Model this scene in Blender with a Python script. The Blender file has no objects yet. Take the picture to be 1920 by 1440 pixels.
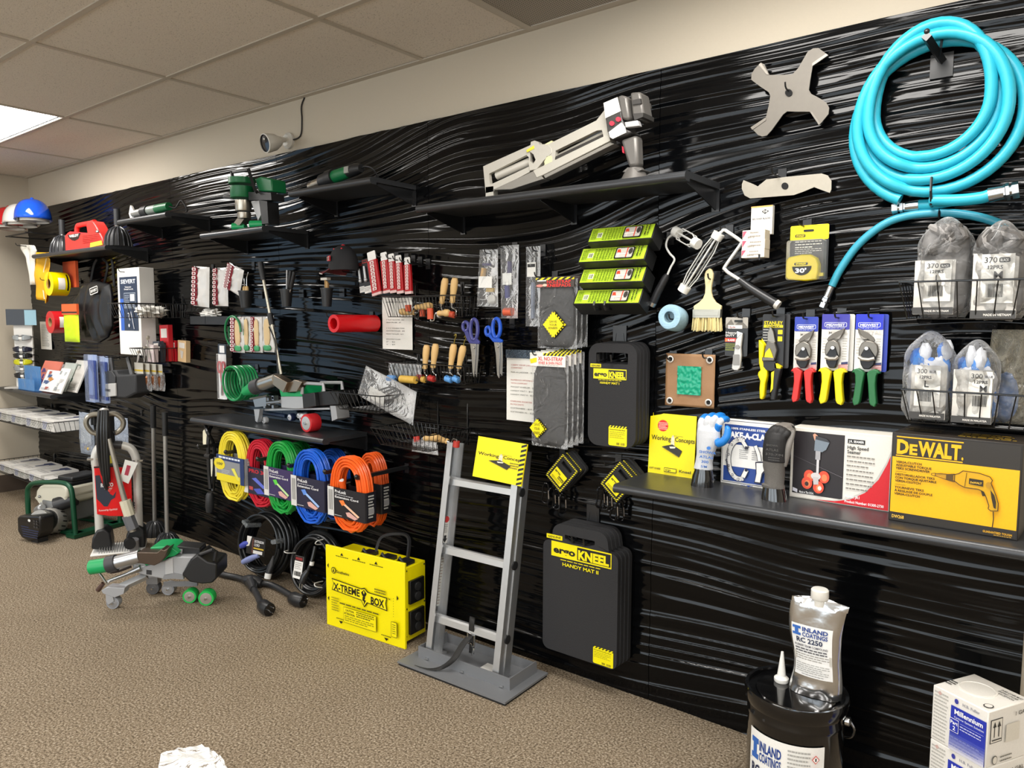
import bpy, math, random
import numpy as np
from mathutils import Vector as V, Matrix as MX
S = bpy.context.scene
COL = S.collection
PI = math.pi
# ---------------------------------------------------------------- camera
YAW, PITCH, ROLL, FPX, DIST, EYE = 0.660734254, 0.0876832654, 0.00329430792, 1383.25672, 2.57838265, 1.51316828
fw_ = V((-math.sin(YAW)*math.cos(PITCH), math.cos(YAW)*math.cos(PITCH), -math.sin(PITCH)))
r0_ = V((math.cos(YAW), math.sin(YAW), 0)); u0_ = r0_.cross(fw_)
rt_ = r0_*math.cos(ROLL)+u0_*math.sin(ROLL); up_ = u0_*math.cos(ROLL)-r0_*math.sin(ROLL)
EYEP = V((0, -DIST, EYE))
cd = bpy.data.cameras.new('camera'); cam = bpy.data.objects.new('camera', cd); COL.objects.link(cam)
cam.matrix_world = MX(((rt_.x, up_.x, -fw_.x, EYEP.x), (rt_.y, up_.y, -fw_.y, EYEP.y), (rt_.z, up_.z, -fw_.z, EYEP.z), (0, 0, 0, 1)))
cd.sensor_width = 36; cd.lens = 36*FPX/1920; cd.clip_start = 0.02
S.camera = cam
# ---------------------------------------------------------------- light and exposure
w_ = bpy.data.worlds.new('world'); S.world = w_; w_.use_nodes = True
w_.node_tree.nodes['Background'].inputs[0].default_value = (0.9, 0.95, 1, 1)
w_.node_tree.nodes['Background'].inputs[1].default_value = 0.15
S.view_settings.view_transform = 'Standard'; S.view_settings.look = 'None'
S.view_settings.gamma = 1; S.view_settings.use_curve_mapping = False
S.view_settings.exposure = -0.17
LAMP = 26.0            # luminance of the ceiling light diffusers
DAY = 4.6              # luminance of the daylight glow given to the unseen panes
DAY_COL = (0.86, 0.94, 1.0)
LAMP_COL = (1.0, 0.965, 0.92)
# ---------------------------------------------------------------- helpers
def ray(px, py): return fw_+rt_*((px-960)/FPX)-up_*((py-720)/FPX)
def W(px, py, d=0.0):          # where the sight line meets the plane d metres in front of the wall
    r = ray(px, py); return EYEP+r*((-d+DIST)/r.y)
def F(px, py, z=0.0):          # the same for a level plane
    r = ray(px, py); return EYEP+r*((z-EYE)/r.z)
def lin(h):
    c = [int(h[i:i+2], 16)/255 for i in (0, 2, 4)]
    return tuple(x/12.92 if x <= .04045 else ((x+.055)/1.055)**2.4 for x in c)+(1,)
_mats = {}
def mat(h, rough=.5, metal=0, bump=0, bs=200, coat=0, var=.06, spec=.5, emit=0, alpha=1, trans=0, stretch=None, name=None):
    k = (h, rough, metal, bump, bs, coat, var, spec, emit, alpha, trans, stretch)
    if k in _mats: return _mats[k]
    m = bpy.data.materials.new(name or 'finish_'+h); m.use_nodes = True
    nt = m.node_tree; N = nt.nodes; L = nt.links; b = N['Principled BSDF']
    c = lin(h)
    b.inputs['Roughness'].default_value = rough; b.inputs['Metallic'].default_value = metal
    b.inputs['Specular IOR Level'].default_value = spec; b.inputs['Coat Weight'].default_value = coat
    b.inputs['Coat Roughness'].default_value = .08
    b.inputs['Transmission Weight'].default_value = trans; b.inputs['Alpha'].default_value = alpha
    if emit: b.inputs['Emission Color'].default_value = c; b.inputs['Emission Strength'].default_value = emit
    tc = N.new('ShaderNodeTexCoord'); no = N.new('ShaderNodeTexNoise'); no.inputs['Scale'].default_value = bs; no.inputs['Detail'].default_value = 2
    src = tc.outputs['Object']
    if stretch:
        mp = N.new('ShaderNodeMapping'); mp.inputs['Scale'].default_value = stretch; L.new(src, mp.inputs['Vector']); src = mp.outputs[0]
    L.new(src, no.inputs['Vector'])
    mx = N.new('ShaderNodeMix'); mx.data_type = 'RGBA'
    mx.inputs[6].default_value = tuple(x*(1-var) for x in c[:3])+(1,); mx.inputs[7].default_value = tuple(min(1, x*(1+var)) for x in c[:3])+(1,)
    L.new(no.outputs['Fac'], mx.inputs[0]); L.new(mx.outputs[2], b.inputs['Base Color'])
    if bump:
        bp = N.new('ShaderNodeBump'); bp.inputs['Strength'].default_value = bump; bp.inputs['Distance'].default_value = .002
        L.new(no.outputs['Fac'], bp.inputs['Height']); L.new(bp.outputs[0], b.inputs['Normal'])
    _mats[k] = m; return m
def film(tint='ffffff', dens=.18, rough=.08, bs=60, name='clear_film'):   # thin clear plastic: mostly see-through, with wrinkled gloss
    k = ('film', tint, dens, rough, bs)
    if k in _mats: return _mats[k]
    m = bpy.data.materials.new(name); m.use_nodes = True; nt = m.node_tree; N = nt.nodes; L = nt.links
    for n in list(N): N.remove(n)
    out = N.new('ShaderNodeOutputMaterial'); tr = N.new('ShaderNodeBsdfTransparent'); pr = N.new('ShaderNodeBsdfPrincipled')
    pr.inputs['Base Color'].default_value = lin(tint); pr.inputs['Roughness'].default_value = rough; pr.inputs['Specular IOR Level'].default_value = .8
    fr = N.new('ShaderNodeFresnel'); fr.inputs[0].default_value = 1.5
    ad = N.new('ShaderNodeMath'); ad.operation = 'ADD'; ad.inputs[1].default_value = dens; ad.use_clamp = True
    no = N.new('ShaderNodeTexNoise'); no.inputs['Scale'].default_value = bs; no.inputs['Detail'].default_value = 3; no.inputs['Distortion'].default_value = 1.5
    tc = N.new('ShaderNodeTexCoord'); L.new(tc.outputs['Object'], no.inputs[0])
    bp = N.new('ShaderNodeBump'); bp.inputs['Strength'].default_value = 1; bp.inputs['Distance'].default_value = .02
    L.new(no.outputs[0], bp.inputs['Height']); L.new(bp.outputs[0], pr.inputs['Normal']); L.new(bp.outputs[0], fr.inputs['Normal'])
    ms = N.new('ShaderNodeMixShader'); L.new(fr.outputs[0], ad.inputs[0]); L.new(ad.outputs[0], ms.inputs[0]); L.new(tr.outputs[0], ms.inputs[1]); L.new(pr.outputs[0], ms.inputs[2]); L.new(ms.outputs[0], out.inputs[0])
    _mats[k] = m; return m
_txt = {}
def textmesh(s, bold=0.0, shear=0.0):
    k = (s, bold, shear)
    if k not in _txt:
        c = bpy.data.curves.new('t', 'FONT'); c.body = s; c.offset = bold; c.shear = shear; c.resolution_u = 2; c.size = 1
        o = bpy.data.objects.new('t', c); COL.objects.link(o)
        dg = bpy.context.evaluated_depsgraph_get(); me = o.evaluated_get(dg).to_mesh()
        v = np.array([(p.co.x, p.co.y) for p in me.vertices]); f = [tuple(p.vertices) for p in me.polygons]
        o.evaluated_get(dg).to_mesh_clear(); bpy.data.objects.remove(o); bpy.data.curves.remove(c)
        if len(v) == 0: v = np.zeros((1, 2))
        v[:, 0] -= v[:, 0].min()
        _txt[k] = (v/.7, f)
    return _txt[k]
class MB:
    def __init__(s, m=None):
        s.v = []; s.f = []; s.mi = []; s.mats = []; s.T = MX(); s.cur = 0
        if m: s.use(m)
    def use(s, m):
        if m not in s.mats: s.mats.append(m)
        s.cur = s.mats.index(m); return s
    def at(s, x=0, y=0, z=0, rx=0, ry=0, rz=0, sc=1):
        s.T = MX.Translation((x, y, z)) @ MX.Rotation(rz, 4, 'Z') @ MX.Rotation(ry, 4, 'Y') @ MX.Rotation(rx, 4, 'X') @ MX.Scale(sc, 4); return s
    def add(s, vs, fs):
        b = len(s.v); T = s.T
        s.v += [tuple(T @ V(p)) for p in vs]; s.f += [tuple(i+b for i in f) for f in fs]; s.mi += [s.cur]*len(fs); return s
    def box(s, x0, y0, z0, x1, y1, z1):
        return s.add([(x0,y0,z0),(x1,y0,z0),(x1,y1,z0),(x0,y1,z0),(x0,y0,z1),(x1,y0,z1),(x1,y1,z1),(x0,y1,z1)],
                     [(0,3,2,1),(4,5,6,7),(0,1,5,4),(1,2,6,5),(2,3,7,6),(3,0,4,7)])
    def bx(s, c, sz): return s.box(c[0]-sz[0]/2, c[1]-sz[1]/2, c[2]-sz[2]/2, c[0]+sz[0]/2, c[1]+sz[1]/2, c[2]+sz[2]/2)
    def rbox(s, x0, y0, z0, x1, y1, z1, r, n=3):   # box with rounded upright edges seen along y
        return s.prism(rrect(x0, z0, x1, z1, r, n), y0, y1)
    def tube(s, pts, r, n=8, closed=False, caps=True):
        P = [V(p) for p in pts]; k = len(P); R = r if hasattr(r, '__len__') else [r]*k
        T = []
        for i in range(k):
            a = P[(i-1) % k] if (closed or i > 0) else P[i]; b = P[(i+1) % k] if (closed or i < k-1) else P[i]
            t = (b-a); T.append(t.normalized() if t.length > 1e-9 else V((0, 0, 1)))
        up = V((0, 0, 1)) if abs(T[0].z) < .9 else V((1, 0, 0)); nrm = (up-T[0]*up.dot(T[0])).normalized(); vs = []
        for i in range(k):
            nrm = nrm-T[i]*nrm.dot(T[i]); nrm = nrm.normalized() if nrm.length > 1e-9 else T[i].orthogonal().normalized(); bn = T[i].cross(nrm)
            vs += [tuple(P[i]+(nrm*math.cos(2*PI*j/n)+bn*math.sin(2*PI*j/n))*R[i]) for j in range(n)]
        fs = [(i*n+j, i*n+(j+1) % n, ((i+1) % k)*n+(j+1) % n, ((i+1) % k)*n+j) for i in range(k if closed else k-1) for j in range(n)]
        if caps and not closed: fs += [tuple(range(n))[::-1], tuple((k-1)*n+j for j in range(n))]
        return s.add(vs, fs)
    def cyl(s, a, b, r0, r1=None, n=16): return s.tube([a, b], [r0, r0 if r1 is None else r1], n)
    def lathe(s, prof, n=20, o=(0, 0, 0), ax=(0, 0, 1), caps=True):
        a = V(ax).normalized(); u = a.orthogonal().normalized(); w = a.cross(u); o = V(o); vs = []
        for (r, h) in prof: vs += [tuple(o+a*h+(u*math.cos(2*PI*j/n)+w*math.sin(2*PI*j/n))*max(r, 1e-5)) for j in range(n)]
        k = len(prof); fs = [(i*n+j, i*n+(j+1) % n, (i+1)*n+(j+1) % n, (i+1)*n+j) for i in range(k-1) for j in range(n)]
        if caps: fs += [tuple(range(n))[::-1], tuple((k-1)*n+j for j in range(n))]
        return s.add(vs, fs)
    def prism(s, poly, y0, y1):       # outline in x,z pushed along y
        n = len(poly)
        if sum(poly[i][0]*poly[(i+1) % n][1]-poly[(i+1) % n][0]*poly[i][1] for i in range(n)) < 0: poly = poly[::-1]
        vs = [(p[0], y0, p[1]) for p in poly]+[(p[0], y1, p[1]) for p in poly]
        return s.add(vs, [tuple(range(n)), tuple(range(2*n-1, n-1, -1))]+[((i+1) % n, i, n+i, n+(i+1) % n) for i in range(n)])
    def ring(s, outer, inner, y0, y1):  # two outlines with the same count: a plate with a hole
        n = len(outer); vs = [(p[0], y, p[1]) for y in (y0, y1) for q in (outer, inner) for p in q]
        A, B, C, D = 0, n, 2*n, 3*n; fs = []
        for i in range(n):
            j = (i+1) % n
            fs += [(A+i, A+j, B+j, B+i), (C+j, C+i, D+i, D+j), (A+j, A+i, C+i, C+j), (B+i, B+j, D+j, D+i)]
        return s.add(vs, fs)
    def sph(s, c, r, n=16, m=10):
        rx, ry, rz = r if hasattr(r, '__len__') else (r, r, r)
        vs = [(c[0]+rx*math.sin(PI*i/m)*math.cos(2*PI*j/n), c[1]+ry*math.sin(PI*i/m)*math.sin(2*PI*j/n), c[2]+rz*math.cos(PI*i/m)) for i in range(m+1) for j in range(n)]
        return s.add(vs, [(i*n+j, (i+1)*n+j, (i+1)*n+(j+1) % n, i*n+(j+1) % n) for i in range(m) for j in range(n)])
    def grid(s, fn, nu, nv, cu=False):
        vs = [tuple(fn(i/nu, j/nv)) for j in range(nv+1) for i in range(nu+(0 if cu else 1))]; w = nu if cu else nu+1
        return s.add(vs, [(j*w+i, j*w+(i+1) % w, (j+1)*w+(i+1) % w, (j+1)*w+i) for j in range(nv) for i in range(nu)])
    def build(s, name, parent=None, ang=35, world=False, bev=0, sub=0, solid=0):
        me = bpy.data.meshes.new(name)
        vs = s.v
        if world and parent is not None:
            inv = parent_world(parent).inverted(); vs = [tuple(inv @ V(p)) for p in vs]
        me.from_pydata(vs, [], s.f); 
        for m in s.mats: me.materials.append(m)
        me.polygons.foreach_set('material_index', s.mi); me.polygons.foreach_set('use_smooth', [True]*len(s.f))
        me.update(); me.set_sharp_from_angle(angle=math.radians(ang))
        o = bpy.data.objects.new(name, me); COL.objects.link(o)
        if parent is not None: o.parent = parent
        if solid: q = o.modifiers.new('thickness', 'SOLIDIFY'); q.thickness = solid; q.offset = 0
        if bev: q = o.modifiers.new('bevel', 'BEVEL'); q.width = bev; q.segments = 2; q.limit_method = 'ANGLE'; q.angle_limit = .7
        if sub: q = o.modifiers.new('sub', 'SUBSURF'); q.levels = sub; q.render_levels = sub
        return o
def parent_world(o):
    m = o.matrix_basis.copy()
    return parent_world(o.parent) @ m if o.parent else m
def rrect(x0, z0, x1, z1, r, n=4):
    P = []
    for cx, cz, a in ((x1-r, z1-r, 0), (x0+r, z1-r, 90), (x0+r, z0+r, 180), (x1-r, z0+r, 270)):
        P += [(cx+r*math.cos(math.radians(a+90*i/n)), cz+r*math.sin(math.radians(a+90*i/n))) for i in range(n+1)]
    return P
def circ(cx, cz, r, n=24, rz=None): return [(cx+r*math.cos(2*PI*i/n), cz+(rz or r)*math.sin(2*PI*i/n)) for i in range(n)]
def spline(pts, k=6, closed=False):
    P = [V(p) for p in pts]; n = len(P); out = []
    for i in range(n if closed else n-1):
        g = lambda j: P[j % n] if closed else P[max(0, min(n-1, j))]
        a, b, c, d = g(i-1), g(i), g(i+1), g(i+2)
        for j in range(k):
            t = j/k; out.append(.5*((2*b)+(c-a)*t+(2*a-5*b+4*c-d)*t*t+(3*b-a-3*c+d)*t**3))
    if not closed: out.append(P[-1])
    return out
def tag(o, label, cat, group=None, kind=None):
    o['label'] = label; o['category'] = cat
    if group: o['group'] = group
    if kind: o['kind'] = kind
    return o
def thing(name, label, cat, loc, group=None, rz=0, rx=0, ry=0):
    o = bpy.data.objects.new(name, None); COL.objects.link(o); o.empty_display_size = .05
    o.location = loc; o.rotation_euler = (rx, ry, rz); return tag(o, label, cat, group)
def struct(name, mb, **k): o = mb.build(name, **k); o['kind'] = 'structure'; return o
def copy_tree(o, loc=None, rot=None, label=None, parent=None):
    c = o.copy(); COL.objects.link(c); c.parent = parent
    for ch in list(o.children): copy_tree(ch, parent=c)
    if loc is not None: c.location = loc
    if rot is not None: c.rotation_euler = rot
    if label: c['label'] = label
    return c
class Art:      # flat print on a face: o = top left corner, u and v fractions run right and down
    def __init__(s, o, right, down, out=None):
        s.o = V(o); s.r = V(right); s.d = V(down); n = (s.d.cross(s.r)).normalized(); s.n = n; s.W = s.r.length; s.H = s.d.length; s.lay = 0; s.mb = MB()
    def pt(s, u, v, k): return tuple(s.o+s.r*u+s.d*v+s.n*(.0006+.00035*k))
    def poly(s, pts, col, rough=.4, metal=0):
        s.lay += 1; s.mb.use(mat(col, rough, metal)); s.mb.add([s.pt(u, v, s.lay) for u, v in pts], [tuple(range(len(pts)))]); return s
    def rect(s, u0, v0, u1, v1, col, rough=.4): return s.poly([(u0, v1), (u1, v1), (u1, v0), (u0, v0)], col, rough)
    def rr(s, u0, v0, u1, v1, col, r=.1):
        a = s.W*(u1-u0); b = s.H*(v1-v0); rad = r*min(a, b)
        return s.poly([(u0+p[0]/s.W, v1-p[1]/s.H) for p in rrect(0, 0, a, b, rad, 3)], col)
    def ell(s, u, v, ru, rv, col, n=20): return s.poly([(u+ru*math.cos(2*PI*i/n), v-rv*math.sin(2*PI*i/n)) for i in range(n)], col)
    def star(s, u, v, r, col, n=24):   # r as a fraction of the width
        return s.poly([(u+r*(1 if i % 2 else .85)*math.cos(2*PI*i/(2*n)), v-r*s.W/s.H*(1 if i % 2 else .85)*math.sin(2*PI*i/(2*n))) for i in range(2*n)], col)
    def line(s, pts, w, col):
        for (a, b) in zip(pts, pts[1:]):
            A = V((a[0]*s.W, a[1]*s.H)); B = V((b[0]*s.W, b[1]*s.H)); d = B-A
            if d.length < 1e-9: continue
            n = V((-d.y, d.x)).normalized()*w*s.W/2; q = [A+n, B+n, B-n, A-n]
            s.poly([(p.x/s.W, p.y/s.H) for p in q][::-1], col); s.lay -= 1
        s.lay += 1; return s
    def text(s, t, u, v, h, col, w=None, bold=.02, al='l', shear=0, rot=0):   # u,v: baseline start; h: cap height, w: width
        vs, fs = textmesh(t, bold, shear); s.lay += 1; s.mb.use(mat(col, .4))
        hh = h*s.H; ww = vs[:, 0].max(); sx = (w*s.W/ww) if w else hh; ofs = {'l': 0, 'c': -ww*sx/2, 'r': -ww*sx}[al]
        ca, sa = math.cos(rot), math.sin(rot); P = []
        for x, y in vs:
            X = x*sx+ofs; Y = y*hh; X, Y = X*ca-Y*sa, X*sa+Y*ca; P.append(s.pt(u+X/s.W, v-Y/s.H, s.lay))
        s.mb.add(P, fs); return s
    def lines(s, u, v, w, n, dv, col, h=.35, rag=.25, seed=1):   # rows of print too small to read
        rr = random.Random(seed); s.lay += 1; s.mb.use(mat(col, .4))
        for i in range(n):
            x = 0; W_ = w*(1-rag*rr.random())
            while x < W_:
                q = min(W_-x, w*(.06+.1*rr.random())); a = s.pt(u+x, v+i*dv, s.lay); 
                s.mb.add([s.pt(u+x, v+i*dv+dv*h, s.lay), s.pt(u+x+q, v+i*dv+dv*h, s.lay), s.pt(u+x+q, v+i*dv, s.lay), a], [(0, 1, 2, 3)]); x += q+w*.025
        return s
    def bars(s, u, v, w, h, col='111111', n=14, seed=3):
        rr = random.Random(seed); x = 0; s.lay += 1; s.mb.use(mat(col, .4))
        while x < w*.98:
            q = w/n*(.25+.6*rr.random()); s.mb.add([s.pt(u+x, v+h, s.lay), s.pt(u+x+q, v+h, s.lay), s.pt(u+x+q, v, s.lay), s.pt(u+x, v, s.lay)], [(0, 1, 2, 3)]); x += q+w/n*(.3+.4*rr.random())
        return s
    def hazard(s, u0, v0, u1, v1, n, c1='f4e400', c2='111111'):
        s.rect(u0, v0, u1, v1, c1); dv = v1-v0; st = (u1-u0)/n; s.lay += 1; s.mb.use(mat(c2, .4))
        for i in range(n):
            a = u0+i*st; b = a+st*.5; k = min(st*.5, u1-b)
            s.mb.add([s.pt(x, y, s.lay) for x, y in ((a, v1), (b, v1), (b+k, v0), (a+k, v0))], [(0, 1, 2, 3)])
        return s
    def vhazard(s, u0, v0, u1, v1, n, c1='f4e400', c2='111111'):
        s.rect(u0, v0, u1, v1, c1); st = (v1-v0)/n; s.lay += 1; s.mb.use(mat(c2, .4))
        for i in range(n):
            a = v0+i*st; b = a+st*.5; k = min(st*.5, v1-b)
            s.mb.add([s.pt(x, y, s.lay) for x, y in ((u0, b+k), (u1, b), (u1, a), (u0, a+k))], [(0, 1, 2, 3)])
        return s
    def build(s, parent, name='printed_label', world=False): return s.mb.build(name, parent, world=world)
def face_art(x0, z0, x1, z1, y): return Art((x0, y, z1), (x1-x0, 0, 0), (0, 0, z0-z1))   # print on a face that looks into the room
R_ = random.Random(7)
BLACK = mat('17181a', .35); BLK_METAL = mat('1b1c1e', .3, spec=.6); CHROME = mat('c9cbcc', .22, 1); STEEL = mat('a8aaab', .35, 1, bump=.05); WHITE = mat('ecebe6', .5); ALU = mat('c3c5c7', .38, .9, bump=.06, bs=30)
WIRE = mat('0c0d0e', .3, spec=.6); CLEAR = film(); PAPER = mat('eeece4', .6); WOOD = mat('d9b376', .5, bump=.05, bs=40, stretch=(1, 1, .15), var=.12); RED = mat('c4161c', .4); RUB = mat('1a1a1b', .7, bump=.2)
GREEN = mat('0f7a48', .4); YEL = mat('f6e300', .4)
# ---------------------------------------------------------------- the room
XL, XR, YF, ZC = -7.37, 4.2, -7.5, 2.721
wallm = mat('bfb5a3', .75, bump=.12, bs=120, var=.02)
ceilm = bpy.data.materials.new('ceiling_tile'); ceilm.use_nodes = True
def _ceil():
    nt = ceilm.node_tree; N = nt.nodes; L = nt.links; b = N['Principled BSDF']; b.inputs['Roughness'].default_value = .9
    tc = N.new('ShaderNodeTexCoord'); vo = N.new('ShaderNodeTexNoise'); vo.inputs['Scale'].default_value = 170; vo.inputs['Detail'].default_value = 3
    n2 = N.new('ShaderNodeTexNoise'); n2.inputs['Scale'].default_value = 2
    cr = N.new('ShaderNodeValToRGB'); cr.color_ramp.elements[0].position = .30; cr.color_ramp.elements[0].color = lin('a59d92'); cr.color_ramp.elements[1].position = .40; cr.color_ramp.elements[1].color = lin('d9d0c4')
    L.new(tc.outputs['Object'], vo.inputs[0]); L.new(vo.outputs[0], cr.inputs[0]); L.new(cr.outputs[0], b.inputs['Base Color'])
    bp = N.new('ShaderNodeBump'); bp.inputs['Strength'].default_value = .3; bp.inputs['Distance'].default_value = .003; L.new(vo.outputs[0], bp.inputs['Height']); L.new(bp.outputs[0], b.inputs['Normal'])
_ceil()
carp = bpy.data.materials.new('carpet'); carp.use_nodes = True
def _carp():
    nt = carp.node_tree; N = nt.nodes; L = nt.links; b = N['Principled BSDF']; b.inputs['Roughness'].default_value = .95; b.inputs['Specular IOR Level'].default_value = .1
    tc = N.new('ShaderNodeTexCoord')
    n1 = N.new('ShaderNodeTexNoise'); n1.inputs['Scale'].default_value = 125; n1.inputs['Detail'].default_value = 3; n1.inputs['Roughness'].default_value = .7
    n2 = N.new('ShaderNodeTexNoise'); n2.inputs['Scale'].default_value = 3; n2.inputs['Detail'].default_value = 4
    cr = N.new('ShaderNodeValToRGB'); E = cr.color_ramp.elements; E[0].position = .30; E[0].color = lin('322b24'); E[1].position = .72; E[1].color = lin('c9bda9')
    e = E.new(.5); e.color = lin('867763')
    L.new(tc.outputs['Object'], n1.inputs[0]); L.new(tc.outputs['Object'], n2.inputs[0]); L.new(n1.outputs[0], cr.inputs[0])
    mx = N.new('ShaderNodeMix'); mx.data_type = 'RGBA'; mx.blend_type = 'MULTIPLY'; mx.inputs[0].default_value = .35
    c2 = N.new('ShaderNodeValToRGB'); c2.color_ramp.elements[0].position = .3; c2.color_ramp.elements[0].color = (.7, .68, .65, 1); c2.color_ramp.elements[1].position = .7; c2.color_ramp.elements[1].color = (1, 1, 1, 1)
    L.new(n2.outputs[0], c2.inputs[0]); L.new(cr.outputs[0], mx.inputs[6]); L.new(c2.outputs[0], mx.inputs[7]); L.new(mx.outputs[2], b.inputs['Base Color'])
    bp = N.new('ShaderNodeBump'); bp.inputs['Strength'].default_value = .5; bp.inputs['Distance'].default_value = .004; L.new(n1.outputs[0], bp.inputs['Height']); L.new(bp.outputs[0], b.inputs['Normal'])
_carp()
struct('floor', MB(carp).box(XL, YF, -.05, XR, .1, 0))
struct('wall_back', MB(wallm).box(XL-.1, .012, 0, XR, .1, ZC+.3))
struct('wall_left', MB(wallm).box(XL-.1, YF, 0, XL, .012, ZC+.3))
wallf = mat('c4beb2', .8)
struct('wall_right', MB(wallf).box(XR, YF, 0, XR+.1, .1, ZC+.3))
struct('wall_front', MB(wallf).box(XL-.1, YF-.1, 0, XR+.1, YF, ZC+.3))
bb = mat('4a3f36', .5)
struct('baseboard_left', MB(bb).box(XL, YF, 0, XL+.012, -.35, .15).box(XL, -.35, 0, XL+.012, 0, .15))
# ceiling: grid of tiles with T bars; lights and the grille sit in their own openings
GX = [-2.53+1.22*k for k in range(-4, 6)]; GY = [-.61*k for k in range(0, 13)]
LIGHTS = [(-6.19, -1.22), (-1.31, -1.22), (-3.75, -3.66), (-6.19, -3.66), (-1.31, -3.66), (1.13, -3.66), (2.35, -1.22), (-3.75, -6.1), (-.09, -6.1), (-6.19, -6.1)]
VENT = (-1.92, -.61, -1.31, 0)
mb = MB(ceilm)
xs = sorted(set([XL]+[x for x in GX if XL < x < XR]+[XR])); ys = [y for y in GY if y > YF]+[YF]
for i in range(len(xs)-1):
    for j in range(len(ys)-1):
        x0, x1, y1, y0 = xs[i], xs[i+1], ys[j], ys[j+1]
        if any(abs(x0-a) < .05 and abs(y0-b) < .05 for a, b in LIGHTS): continue
        if j == 0 and abs(x0+2.53) < .05: x1 = VENT[0]
        if j == 0 and abs(x0+1.31) < .05: pass
        mb.box(x0, y0, ZC+.006, x1, y1, ZC+.02)
bar = mat('b5ac9e', .5)
mb.use(bar)
for x in xs[1:-1]: mb.box(x-.012, YF, ZC, x+.012, 0, ZC+.006)
for y in ys[1:-1]: mb.box(XL, y-.012, ZC+.0005, XR, y+.012, ZC+.0065)
mb.box(VENT[0]-.012, -.61, ZC, VENT[0]+.012, 0, ZC+.006)
struct('ceiling', mb)
struct('trim_1', MB(bar).box(XL, -.022, ZC-.002, XR, .012, ZC+.004))
struct('trim_2', MB(bar).box(XL, YF, ZC-.0015, XL+.022, -.022, ZC+.0045))
# ceiling lights
dif = bpy.data.materials.new('lit_diffuser'); dif.use_nodes = True
_b = dif.node_tree.nodes['Principled BSDF']; _b.inputs['Emission Color'].default_value = LAMP_COL+(1,); _b.inputs['Emission Strength'].default_value = LAMP; _b.inputs['Base Color'].default_value = (.9, .9, .9, 1)
proto = None
for i, (x, y) in enumerate(LIGHTS):
    if proto is None:
        proto = thing('ceiling_light', 'lit white rectangular light panel in the ceiling grid', 'ceiling light', (x, y, ZC), 'ceiling light panels')
        MB(mat('e8e6e0', .4)).ring([(0, 0), (1.22, 0), (1.22, .61), (0, .61)], [(.03, .03), (1.19, .03), (1.19, .58), (.03, .58)], 0, .02).build('frame', proto)
        proto.children[0].rotation_euler = (PI/2, 0, 0); proto.children[0].location = (0, 0, .02)
        MB(dif).add([(.03, .03, .008), (.03, .58, .008), (1.19, .58, .008), (1.19, .03, .008)], [(0, 1, 2, 3)]).build('diffuser', proto)
    else: copy_tree(proto, (x, y, ZC))
# return air grille
g = thing('ceiling_vent', 'dark perforated square return air grille in the ceiling beside the wall', 'vent', (VENT[0], -.61, ZC))
gm = bpy.data.materials.new('perforated_metal'); gm.use_nodes = True
def _perf():
    nt = gm.node_tree; N = nt.nodes; L = nt.links; b = N['Principled BSDF']; b.inputs['Roughness'].default_value = .6
    tc = N.new('ShaderNodeTexCoord'); vo = N.new('ShaderNodeTexVoronoi'); vo.inputs['Scale'].default_value = 95; vo.inputs['Randomness'].default_value = 0
    cr = N.new('ShaderNodeValToRGB'); cr.color_ramp.elements[0].position = .28; cr.color_ramp.elements[0].color = lin('2b2926'); cr.color_ramp.elements[1].position = .36; cr.color_ramp.elements[1].color = lin('a39b90')
    L.new(tc.outputs['Object'], vo.inputs[0]); L.new(vo.outputs['Distance'], cr.inputs[0]); L.new(cr.outputs[0], b.inputs['Base Color'])
_perf()
MB(gm).box(.03, .03, .002, .58, .58, .006).build('grille', g)
MB(mat('b9b1a5', .5)).box(0, 0, -.002, .61, .03, .006).box(0, .58, -.002, .61, .61, .006).box(0, .03, -.002, .03, .58, .006).box(.58, .03, -.002, .61, .58, .006).build('frame', g)
# unseen glowing panes as daylight; the three front ones added to fill the room
pane_glow = bpy.data.materials.new('bright_daylight_glass'); pane_glow.use_nodes = True; _b = pane_glow.node_tree.nodes['Principled BSDF']; _b.inputs['Base Color'].default_value = (.05, .06, .07, 1); _b.inputs['Roughness'].default_value = .1; _b.inputs['Emission Color'].default_value = DAY_COL+(1,); _b.inputs['Emission Strength'].default_value = DAY
wf = mat('3b3a38', .4, .3)
dim_pane_glow = pane_glow.copy(); _b = dim_pane_glow.node_tree.nodes['Principled BSDF']; _b.inputs['Emission Color'].default_value = (.5, .74, 1, 1); _b.inputs['Emission Strength'].default_value = DAY*.3   # dimmer, bluer glow that tones down the left pane's reflection in the panels
def unseen_window(n, mk):
    o = struct('window_%d' % n, mk(MB(wf), 0)); p = mk(MB(dim_pane_glow if n == 4 else pane_glow), 1).build('window_pane', o)
def fw(x0, x1, z0, z1): return lambda mb, k: mb.box(x0, YF+.001, z0, x1, YF+.03, z1) if k == 0 else mb.box(x0+.05, YF+.02, z0+.05, x1-.05, YF+.04, z1-.05)
def lw(y0, y1, z0, z1): return lambda mb, k: mb.box(XL+.001, y0, z0, XL+.03, y1, z1) if k == 0 else mb.box(XL+.02, y0+.05, z0+.05, XL+.04, y1-.05, z1-.05)
unseen_window(1, fw(-5.8, -3.2, .35, 2.4)); unseen_window(2, fw(-2.9, -.3, .35, 2.4)); unseen_window(3, fw(0, 2.6, .35, 2.4)); unseen_window(4, lw(-3.9, -2.0, .3, 2.2))
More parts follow.
